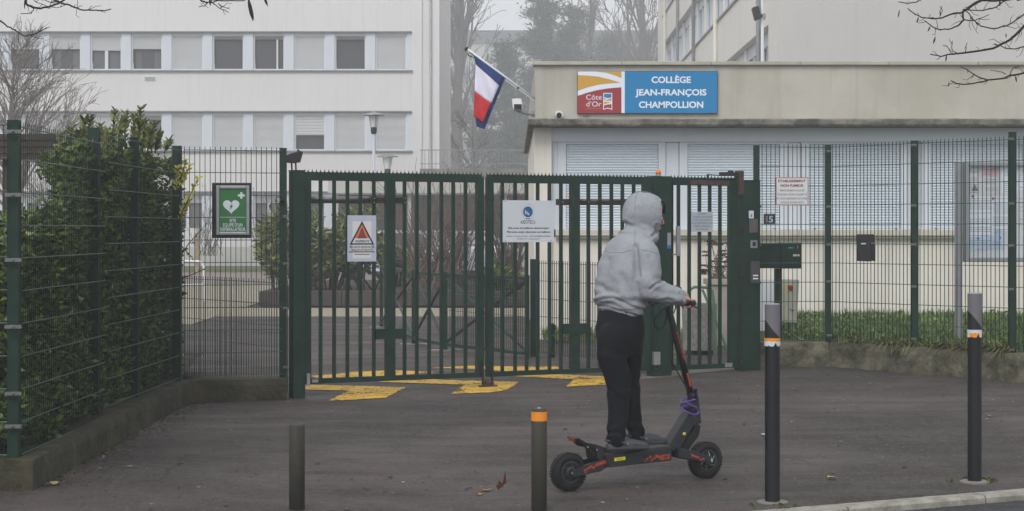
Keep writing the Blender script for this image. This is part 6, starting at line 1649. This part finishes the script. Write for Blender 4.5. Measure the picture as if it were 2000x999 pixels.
def fh(w):
    x, y, z = w; d = 0
    zh = J(1212, 600, 0).z
    # bunched folds above the hem
    t_ = math.exp(-((z-zh-.045)/.05)**2); d += t_*.009*math.sin((z-zh)*80+9*x+2.5*math.sin(y*7+2*x))
    rib = abs(z-(zh-.035)) < .03
    if z < zh-.008 and z > zh-.09: d += .0014*math.sin(math.atan2(y, x-J(1212, 600).x)*90)-.004
    # diagonal drag folds across the back
    t_ = math.exp(-((z-zh-.2)/.14)**2); d += t_*.008*noise.noise(Vector((x*5+z*6, y*5, z*9-x*7)))
    d += .004*noise.noise(Vector((x*10, y*10, z*12)))+.0025*noise.noise(Vector((x*26, y*26, z*30)))
    # sleeve folds
    e = (Vector((x, -abs(y), z))-ER).length; t_ = math.exp(-(e/.09)**2); d += t_*.007*math.sin((x*.9+z*.8)*62+5*noise.noise(Vector((x*6, y*6, z*6))))
    e = (Vector((x, -abs(y), z))-WR).length; t_ = math.exp(-(e/.07)**2); d += t_*.005*math.sin(x*120+z*40)
    # creases where sleeve meets back, above the ribbed hem, at the hood base and inside the elbow
    q3 = TS @ w
    if (q3-person.location).dot(Vector((.0, -1, 0))) > -.25:
        px = 1000+q3.x/q3.y*F; py = HOR-(q3.z-CAM)/q3.y*F
        for (line, wd, dp) in CREASES:
            if not (line[0][2] < px < line[0][3] and line[0][4] < py < line[0][5]): continue
            m_ = 1e9
            for (a, b, *_q), (a2, b2, *_q2) in zip(line[:-1], line[1:]):
                if min(a, a2)-25 > px or max(a, a2)+25 < px or min(b, b2)-25 > py or max(b, b2)+25 < py: continue
                ux, uy = a2-a, b2-b; t_ = max(0, min(1, ((px-a)*ux+(py-b)*uy)/(ux*ux+uy*uy))); m_ = min(m_, math.hypot(px-a-t_*ux, py-b-t_*uy))
            if m_ < wd*4: d += -dp*math.exp(-(m_/wd)**2)+.35*dp*math.exp(-((m_-wd*2.2)/wd)**2)
    return d
fold_disp(ho, fh)
for p_ in ho.data.polygons: p_.use_smooth = True
# hood seam as a thin welt over the head, and a drawn shoulder seam
sm_ = MB(TH); sm_.tube([(x, -.0, z+c_+.0015) for (x, b_, c_, z) in hr[1:8]], .0025, 5); sm_.build('hood_seam', mat('fleece_seam', RGB(118, 122, 128), .9), person)
from mathutils.bvhtree import BVHTree
bvh = BVHTree.FromPolygons([v.co+WLOC[person.name] for v in ho.data.vertices], [tuple(p_.vertices) for p_ in ho.data.polygons])
def seam(line, r_=.0017):
    pts_ = []
    for (a, b), (a2, b2) in zip(line[:-1], line[1:]):
        for k_ in range(8):
            d_ = (P(a+(a2-a)*k_/8, b+(b2-b)*k_/8, 10)-Vector((0, 0, CAM))).normalized(); h_ = bvh.ray_cast(Vector((0, 0, CAM)), d_)
            if h_[0]: pts_.append(h_[0]+h_[1]*.0006)
    if len(pts_) > 3: MB().tube(pts_, r_, 5).build('seam', MATS['fleece_seam'], person)
seam([(1174, 489), (1192, 494), (1215, 494), (1238, 487)]); seam([(1252, 488), (1270, 491), (1287, 498)]); seam([(1241, 450), (1240, 466), (1240, 484)])
seam([(1246, 378), (1242, 384), (1240, 398), (1240, 412)]); seam([(1164, 598), (1182, 600), (1200, 605), (1222, 612), (1245, 618), (1257, 620)], .0022)
# trousers
tr = MB(TS)
tr.loft([ring(1212, 603, .118, .16), ring(1212, 618, .13, .17), ring(1211, 640, .145, .178), ring(1211, 662, .142, .175), ring(1211, 682, .12, .165), ring(1211, 694, .09, .15)], 28)
limb(tr, [J(1197, 660, -.085), J(1196, 700, -.09), J(1207, 745, -.095), J(1207, 800, -.095), J(1203, 842, -.095), J(1203, 861, -.095)], [.098, .09, .078, .066, .06, .06], 20)
limb(tr, [J(1226, 660, .075), J(1229, 700, .08), J(1229, 745, .085), J(1234, 800, .09), J(1240, 834, .09), J(1242, 849, .09)], [.096, .086, .07, .056, .052, .053], 20)
to = tr.build('trousers', M_trs, person)
apply_mods(to, [('REMESH', dict(mode='VOXEL', voxel_size=.009)), ('SMOOTH', dict(iterations=6, factor=.5))])
def ft(w):
    x, y, z = w; d = .007*noise.noise(Vector((x*6, y*6, z*5)))+.004*noise.noise(Vector((x*16, y*16, z*9)))
    kz = J(1207, 750).z; d += .004*math.exp(-((z-kz)/.08)**2)*math.sin(z*60+x*25+6*noise.noise(Vector((x*8, y*8, z*8))))
    az = J(1202, 845).z; d += .006*math.exp(-((z-az)/.06)**2)*math.sin(z*80+x*30+6*noise.noise(Vector((x*8, y*8, z*8))))
    hz = J(1211, 690).z; d += .005*math.exp(-((z-hz)/.07)**2)*math.sin(x*40+z*40+5*noise.noise(w*7))
    return d
fold_disp(to, ft)
# body (one continuous figure under the clothes)
TF = TH @ Matrix.Translation((.016, 0, -.008))
bd = MB(TF)
bd.ell((-.012, 0, .02), .098, .078, .10, 24)                       # skull
bd.loft([((.02, 0, .07), (.05, 0, 0), (0, .05, 0)), ((.035, 0, .035), (.068, 0, 0), (0, .066, 0)), ((.038, 0, .0), (.068, 0, 0), (0, .068, 0)), ((.04, 0, -.04), (.064, 0, 0), (0, .062, 0)), ((.045, 0, -.08), (.056, 0, 0), (0, .05, 0)), ((.05, 0, -.108), (.044, 0, 0), (0, .036, 0)), ((.05, 0, -.118), (.03, 0, 0), (0, .024, 0))], 24)
bd.loft([((.104, 0, .008), (.006, 0, 0), (0, .008, 0)), ((.113, 0, -.01), (.01, 0, 0), (0, .010, 0)), ((.122, 0, -.028), (.012, 0, 0), (0, .014, 0)), ((.117, 0, -.04), (.012, 0, 0), (0, .016, 0)), ((.106, 0, -.046), (.006, 0, 0), (0, .01, 0))], 14)  # nose
bd.ell((.107, 0, -.062), .008, .024, .006, 12); bd.ell((.106, 0, -.074), .008, .021, .007, 12)   # lips
bd.ell((.092, 0, -.103), .018, .022, .016, 12)                     # chin
bd.ell((.094, 0, .018), .012, .05, .009, 12)                       # brow
for s_ in (-1, 1):
    bd.ell((.078, s_*.038, -.022), .024, .022, .022, 12); bd.ell((-.005, s_*.08, -.01), .018, .01, .032, 10)
bd.T = TS
nk = J(1246, 455, 0)
bd.loft([(TS.inverted() @ (TH @ Vector((-.015, 0, -.04))), (.06, 0, 0), (0, .055, 0)), (nk, (.058, 0, 0), (0, .06, 0)), (J(1237, 472, 0), (.075, 0, 0), (0, .1, 0)), (J(1228, 492, 0), (.1, 0, 0), (0, .15, 0)), (J(1217, 545, 0), (.11, 0, 0), (0, .15, 0)), (J(1213, 600, 0), (.1, 0, 0), (0, .135, 0)), (J(1211, 645, 0), (.11, 0, 0), (0, .145, 0)), (J(1211, 680, 0), (.09, 0, 0), (0, .13, 0))], 24)
HR_ = Vector((GRX-.012, -.262, hbz)); HL_ = Vector((GRX-.012, .262, hbz))
for (S_, E_, W_, H_, s_) in ((SR, ER, WR, HR_, -1), (SLh, EL, WL, HL_, 1)):
    limb(bd, [S_, tl(S_, E_, .5), E_, tl(E_, W_, .5), W_+Vector((.01, 0, 0)), H_+Vector((-.028, 0, .026))], [.052, .045, .04, .036, .026, .025], 14)
    # palm over the grip
    bd.ell(H_+Vector((-.012, 0, .024)), .034, .042, .015, 16, Matrix.Rotation(.45, 3, 'Y'))
    for k_ in range(4):
        yy_ = -.030+.020*k_; L_ = (.9, 1.0, .97, .82)[k_]; rr_ = .0088
        b0 = H_+Vector((.016, yy_, .024)); pts_ = [b0, b0+Vector((.022*L_, 0, -.012)), b0+Vector((.018*L_, 0, -.036*L_)), b0+Vector((-.006, 0, -.05*L_)), b0+Vector((-.022, 0, -.046*L_))]
        bd.tube(pts_, [rr_, rr_*.98, rr_*.92, rr_*.85, rr_*.7], 8); 
        for p_ in pts_[1:]: bd.ell(p_, rr_*.92, rr_*.92, rr_*.92, 8)
    b0 = H_+Vector((-.02, -s_*.03, .012)); bd.tube([b0, b0+Vector((.004, -s_*.02, -.014)), b0+Vector((.014, -s_*.03, -.03)), b0+Vector((.024, -s_*.026, -.042))], [.013, .011, .0095, .007], 8); bd.ell(b0+Vector((.024, -s_*.026, -.042)), .007, .007, .007, 8)
limb(bd, [J(1197, 655, -.085), J(1197, 700, -.09), J(1207, 745, -.095), J(1206, 800, -.095), J(1202, 862, -.095)], [.075, .065, .05, .042, .035], 14)
limb(bd, [J(1226, 655, .075), J(1229, 700, .08), J(1229, 745, .085), J(1234, 800, .09), J(1242, 850, .09)], [.075, .06, .045, .036, .032], 14)
for (hx, ly, yaw) in ((J(1202, 868, -.095).x, -.095, -.2), (J(1243, 856, .09).x, .09, -.15)):
    bd.T = TS @ Matrix.Translation((hx, ly, DECK+.03)) @ Matrix.Rotation(yaw, 4, 'Z')
    bd.ell((-.01, 0, .02), .026, .024, .036, 12); bd.loft([((-.03, 0, .006), (0, .025, 0), (0, 0, .02)), ((.03, 0, .02), (0, .03, 0), (0, 0, .03)), ((.12, 0, .01), (0, .034, 0), (0, 0, .018)), ((.18, 0, .004), (0, .02, 0), (0, 0, .01))], 14)
bo = bd.build('body', M_skin, person)
apply_mods(bo, [('REMESH', dict(mode='VOXEL', voxel_size=.0042)), ('SMOOTH', dict(iterations=3, factor=.4))])
# eyes, brows
for s_ in (-1, 1):
    ey = MB(TF); ey.ell((.095, s_*.031, -.002), .012, .013, .009, 12); ey.build('eye', M_white, person, smooth=True)
    ey = MB(TF); ey.ell((.1055, s_*.032, -.002), .003, .005, .005, 10); ey.build('iris', M_hair, person, smooth=True)
    ey = MB(TF); ey.tube([(.104, s_*.014, .017), (.106, s_*.03, .021), (.095, s_*.05, .016)], [.003, .004, .002], 6); ey.build('eyebrow', M_hair, person)
ha = MB(TF); ha.ell((.028, 0, .05), .074, .07, .056, 20)
for i in range(60):
    a = random.uniform(-1.2, 1.2); b0 = Vector((.06+.035*math.cos(a), .068*math.sin(a), random.uniform(.05, .1))); ha.tube([b0, b0+Vector((.016, .008*math.sin(a), .002)), b0+Vector((.022+random.uniform(-.004, .006), .01*math.sin(a), -.02-random.random()*.02))], [.008, .006, .002], 5)
hao = ha.build('hair', M_hair, person, smooth=True)
# clogs
def clog(hx, ly, yaw):
    T = TS @ Matrix.Translation((hx, ly, DECK+.0075)) @ Matrix.Rotation(yaw, 4, 'Z')
    def sect(x, hw, h, top): return [(x, -hw, 0), (x, -hw*1.02, h), (x, -hw*.85, top*.75+h*.25), (x, -hw*.4, top), (x, hw*.4, top), (x, hw*.85, top*.75+h*.25), (x, hw*1.02, h), (x, hw, 0)]
    S = [(-.075, .022, .02, .045), (-.06, .034, .024, .055), (-.02, .038, .026, .058), (.03, .042, .026, .072), (.07, .047, .026, .078), (.11, .052, .026, .072), (.15, .053, .025, .06), (.18, .048, .024, .05), (.2, .036, .022, .04), (.21, .02, .018, .028)]
    vs = []; fs = []
    for s_ in S: vs += sect(*s_)
    for i in range(len(S)-1):
        for j in range(8): fs.append((i*8+j, i*8+(j+1) % 8, (i+1)*8+(j+1) % 8, (i+1)*8+j))
    fs += [tuple(range(8)), tuple(reversed(range(len(S)*8-8, len(S)*8)))]
    cl = MB(T).add(vs, fs).build('clog', M_clog, person)
    apply_mods(cl, [('SUBSURF', dict(levels=2, render_levels=2))])
    MB(T).tube([(.045, -.05, .05), (-.01, -.045, .062), (-.07, -.02, .068), (-.078, 0, .068), (-.07, .02, .068), (-.01, .045, .062), (.045, .05, .05)], .008, 6).build('heel_strap', M_clog, cl)
    MB(T).lathe((.045, -.049, .048), [(.009, 0), (.009, .005), (.004, .007)], 10, (0, -1, 0)).build('rivet', M_steel, cl)
    ho_ = MB(T)
    for i in range(5): ho_.lathe((.09+.022*i, -.0495+.004*max(0, i-2), .040-.002*i), [(.0055, 0), (.0052, .003)], 8, (0, -1, .35))
    for i in range(3):
        for j in (-1, 0, 1): ho_.lathe((.09+.03*i, j*.02, .0735-.007*i), [(.005, 0), (.005, .0025)], 8, (0, 0, 1))
    ho_.build('vent_holes', M_black, cl)
clog(J(1206, 868, -.095).x, -.095, -.2); clog(J(1243, 858, .09).x, .09, -.2)

# ================================================================== OVERHANGING BRANCHES
M_tw = mat('dark_wet_twig', RGB(40, 34, 34), .8, .25, 14)
random.seed(5)
def overhang(label, lines, y0, limb_pts, pods, name='tree_branch'):
    b0 = P(*limb_pts[-1], y0); t = thing(name, b0, label, 'branch')
    lm = MB(); lm.tube([P(a, b, y0) for a, b in limb_pts], [.05, .045, .035, .02][:len(limb_pts)], 8); lm.build('limb', M_tw, t, smooth=True)
    mb = MB(); k = y0/F
    for (w0, w1, pts) in lines:
        yy = y0+random.uniform(-.25, .25); P_ = [P(a, b, yy+.03*noise.noise(Vector((a*.05, b*.05, 0)))) for a, b in pts]; n = len(P_)
        sub = []; rs = []
        for i in range(n-1):
            for q_ in range(3): sub.append(P_[i].lerp(P_[i+1], q_/3)+Vector((random.gauss(0, .0012), 0, random.gauss(0, .0012)))); rs.append((w0+(w1-w0)*(i+q_/3)/(n-1))*k/2)
        sub.append(P_[-1]); rs.append(w1*k/2); mb.tube(sub, rs, 6)
        L = sum((P_[i+1]-P_[i]).length for i in range(n-1))
        for _ in range(int(L/.03)):
            i = random.randint(1, len(sub)-2); d = (sub[i+1]-sub[i]).normalized(); a = Vector((random.gauss(0, .5), random.gauss(0, .5), random.gauss(0, 1))).normalized()
            l_ = random.choice([.008, .012, .02, .045]); e = sub[i]+(d*.7+a).normalized()*l_; mb.tube([sub[i], e, e+(d+a*.3)*l_*.5], [.0016, .0013, .0009], 4)
    mb.build('twigs', M_tw, t)
    for (a, b, a2, b2, w) in pods:
        MB().tube([P(a, b, y0), P((a*2+a2)/3, (b*2+b2)/3, y0), P((a+a2*2)/3, (b+b2*2)/3, y0), P(a2, b2, y0)], [.0012, w*k/2, w*k/2, .001], 7).build('seed_pod', M_tw, t)
overhang('thin dark bare twigs hanging into the top left corner', [
    (5, 3.5, [(47, -8), (52, 8), (63, 15), (78, 17), (95, 14), (112, 8), (132, -4)]), (4, 2, [(100, -8), (105, 0), (120, 6), (137, 11), (150, 17), (165, 21), (188, 20), (205, 22), (217, 18)]),
    (2, 1.5, [(63, 15), (66, 20), (60, 26), (40, 27)]), (3.5, 2, [(-12, 30), (0, 41), (15, 52), (30, 60), (49, 71), (70, 66), (92, 54)]), (1.8, 1.2, [(60, -8), (70, 4), (90, 12), (112, 16), (128, 10)]), (2, 1.5, [(70, -6), (100, 6), (118, 3)])], 9.0,
    [(300, -260), (180, -150), (100, -70), (40, -12)], [(48, 2, 48, 18, 2.5)])
overhang('bare twigs with dark hanging pods at the top edge above the left building', [
    (3, 2, [(380, -10), (392, 0), (398, 4), (415, 5), (430, 1)]), (2.5, 1.6, [(398, 2), (405, 8), (400, 12), (388, 14)]), (2, 1.5, [(412, 3), (420, 10), (430, 17), (440, 21), (446, 25)]),
    (3, 2, [(410, 0), (440, 2), (475, 2), (490, -6)]), (2.2, 1.2, [(425, 8), (437, 14), (448, 18)])], 9.3,
    [(560, -260), (500, -150), (450, -60), (400, -8)], [(484, -4, 494, 42, 7), (487, 0, 496, 40, 4), (514, -10, 523, 13, 5), (409, -4, 411, 12, 4)])
overhang('dark bare branches with pods hanging into the top right corner', [
    (7, 5, [(1930, -18), (1916, 0), (1895, 13), (1880, 24)]), (5, 4, [(1916, 0), (1935, 2), (1965, 1), (2010, -6)]), (4, 1.8, [(1880, 24), (1862, 27), (1840, 35), (1820, 37), (1800, 34), (1785, 26), (1773, 17)]),
    (4, 1.8, [(1880, 24), (1882, 40), (1870, 51), (1852, 58), (1832, 58), (1817, 50), (1805, 40)]), (2.5, 1.5, [(1882, 40), (1900, 41), (1915, 36), (1932, 29)]), (2, 3, [(1880, 20), (1920, 22), (1945, 15), (1970, -4)]),
    (2, 3, [(1888, 22), (1900, 38), (1915, 52), (1940, 56), (1965, 51), (1985, 40), (2012, 18)]), (6, 2, [(2020, 30), (2000, 52), (1985, 68), (1965, 83), (1940, 95), (1900, 102), (1870, 105), (1858, 106), (1838, 110), (1817, 106)]),
    (2, 1.3, [(1870, 105), (1858, 98), (1860, 80)]), (1.8, 1.3, [(1885, 103), (1889, 84)]), (3, 1.6, [(2015, 88), (2000, 92), (1980, 96), (1965, 95), (1950, 88), (1942, 86)]),
    (4.5, 2, [(2015, 140), (2000, 143), (1975, 148), (1960, 154), (1930, 157), (1912, 162), (1885, 165), (1868, 163), (1857, 158)]), (3, 1.6, [(1930, 157), (1910, 150), (1890, 138), (1876, 131)]),
    (2, 1.5, [(1972, 147), (1978, 134), (1990, 131)]), (2, 1.4, [(1965, 146), (1955, 141), (1943, 139)]), (2.5, 1.6, [(1797, -8), (1797, 0), (1790, 4), (1772, 8), (1755, 4)]), (1.6, 1.2, [(1835, 34), (1840, 22), (1839, 12)])], 9.2,
    [(2300, -200), (2150, -90), (2060, -30), (1985, -5)],
    [(1827, 72, 1823, 86, 3.5), (1849, 108, 1847, 121, 3), (1757, 20, 1754, 35, 2.5), (1794, 34, 1791, 45, 3), (1817, 52, 1812, 62, 3), (1953, 1, 1953, 13, 4), (1983, 149, 1986, 161, 3), (1854, 160, 1852, 170, 2), (1836, 20, 1836, 31, 2), (1965, 66, 1965, 74, 2.5)])

# ================================================================== LITTER
random.seed(77)
def litter():
    V = []; Fc = []; 
    for i in range(4200):
        if i < 2600: x = random.uniform(-3.2, 6); y = random.uniform(10.5, 18.8)
        else: y = random.uniform(11.4, 17.3); x = -2.86+abs(random.gauss(0, .16))
        if i >= 3600: x = random.uniform(3.2, 5.6); y = 19.4-(x-3.3)*1.18-abs(random.gauss(0, .12))
        z = ground_z(x, y)+.006; s_ = random.uniform(.004, .014) if random.random() < .95 else random.uniform(.015, .03); a = random.uniform(0, 6.28)
        if roadside(x, y) > .05: continue
        o = len(V)
        for k_ in range(4):
            aa = a+k_*math.pi/2; rr = s_*(1.3 if k_ % 2 else .6); V.append((x+math.cos(aa)*rr, y+math.sin(aa)*rr, z+random.uniform(0, .006)))
        Fc.append((o, o+1, o+2)); Fc.append((o, o+2, o+3))
    mi = []
    for i in range(len(Fc)//2):
        m_ = random.choice([0, 0, 0, 0, 1, 1, 2]); mi += [m_, m_]
    F4 = np.array(Fc)
    o = np_mesh('leaf_litter', V, F4, [mat('dark_debris', RGB(44, 36, 34), .9, .3), mat('brown_dead_leaf', RGB(92, 62, 44), .8, .3), mat('pale_debris', RGB(150, 144, 132), .8, .2)], mi=mi)
    tag(o, 'small dead leaves and crumbs scattered over the asphalt', 'litter', kind='stuff')
litter()
def deadleaf(px, py, s_, m, label, stand=.0):
    p = gp(px, py); p.z = ground_z(p.x, p.y); n = 9; vs = [(0, 0, .012)]; 
    for i in range(n):
        a = 2*math.pi*i/n; r_ = s_*(1 if i % 2 else .55); vs.append((math.cos(a)*r_, math.sin(a)*r_*.8, .008+.3*s_*random.random()+stand*max(0, math.cos(a))*s_))
    if stand: vs = [(v_[0]*.7, v_[1]*.3, abs(v_[2])+(.5+.5*math.sin(i*2.1))*stand*s_) for i, v_ in enumerate(vs)]
    mb = MB(Matrix.Translation(p)); mb.add(vs, [(0, i+1, (i+1) % n+1) for i in range(n)])
    return single(mb, 'dead_leaf', m, label, 'leaf')
M_dl = mat('brown_dead_leaf', (0, 0, 0)); M_ol = mat('orange_dead_leaf', RGB(186, 116, 52), .7, .2, 30)
deadleaf(980, 966, .055, mat('red_brown_leaf', RGB(84, 44, 32), .8, .3, 30), 'curled reddish brown leaf standing on the asphalt near the taped bollard', 1.3)
deadleaf(950, 960, .05, M_ol, 'flat orange dead leaf beside the curled brown one')
deadleaf(935, 968, .03, M_ol, 'tiny orange leaf scrap left of the flat orange leaf')
deadleaf(1625, 937, .05, mat('pale_leaf_dead', RGB(170, 150, 110), .8, .2), 'pale tan leaf on the asphalt between the two black bollards')
deadleaf(105, 948, .06, mat('pale_leaf_dead', (0, 0, 0)), 'yellow fallen leaf at the foot of the left wall corner')
deadleaf(715, 957, .03, M_dl, 'small brown leaf right of the plain olive bollard')
deadleaf(1490, 852, .03, M_signwhite, 'small white paper scrap just left of the taped black bollard')
# moss at bollard feet and wall foot
pts = []
for _ in range(900):
    k_ = random.random()
    if k_ < .3: bx_, by_ = X(1508, 10.96), 11.0
    elif k_ < .55: bx_, by_ = X(1903, 11.95), 12.0
    else: bx_, by_ = None, None
    if bx_ is not None: a = random.uniform(0, 6.28); r_ = random.uniform(.07, .13); x, y = bx_+math.cos(a)*r_*1.3, by_+math.sin(a)*r_
    else: y = random.uniform(11.4, 16.4); x = -2.87+abs(random.gauss(0, .03))
    if noise.noise(Vector((x*9, y*9, 0))) > 0: pts.append((x, y, ground_z(x, y)))
grass('moss_tufts', pts, .018, 'tiny moss and grass tufts at the wall foot and bollard feet', mat('moss_green', RGB(74, 86, 38), .9, .3, island=True))

# ================================================================== HAZE
hz = MB(); hz.box(-130, 130, -14, 330, -1.2, 44)
me = bpy.data.meshes.new('haze'); me.from_pydata(hz.v, [], hz.f); ho_ = bpy.data.objects.new('haze', me); COL.objects.link(ho_)
hm = bpy.data.materials.new('haze'); hm.use_nodes = True; hn = hm.node_tree; hn.nodes.clear()
out = hn.nodes.new('ShaderNodeOutputMaterial'); pv = hn.nodes.new('ShaderNodeVolumePrincipled')
pv.inputs['Color'].default_value = (.93, .95, .97, 1); pv.inputs['Density'].default_value = HAZE_DENSITY; pv.inputs['Anisotropy'].default_value = .2
hn.links.new(pv.outputs[0], out.inputs['Volume']); me.materials.append(hm); ho_['kind'] = 'stuff'; ho_['label'] = 'pale winter fog filling the air over the school yard'; ho_['category'] = 'fog'
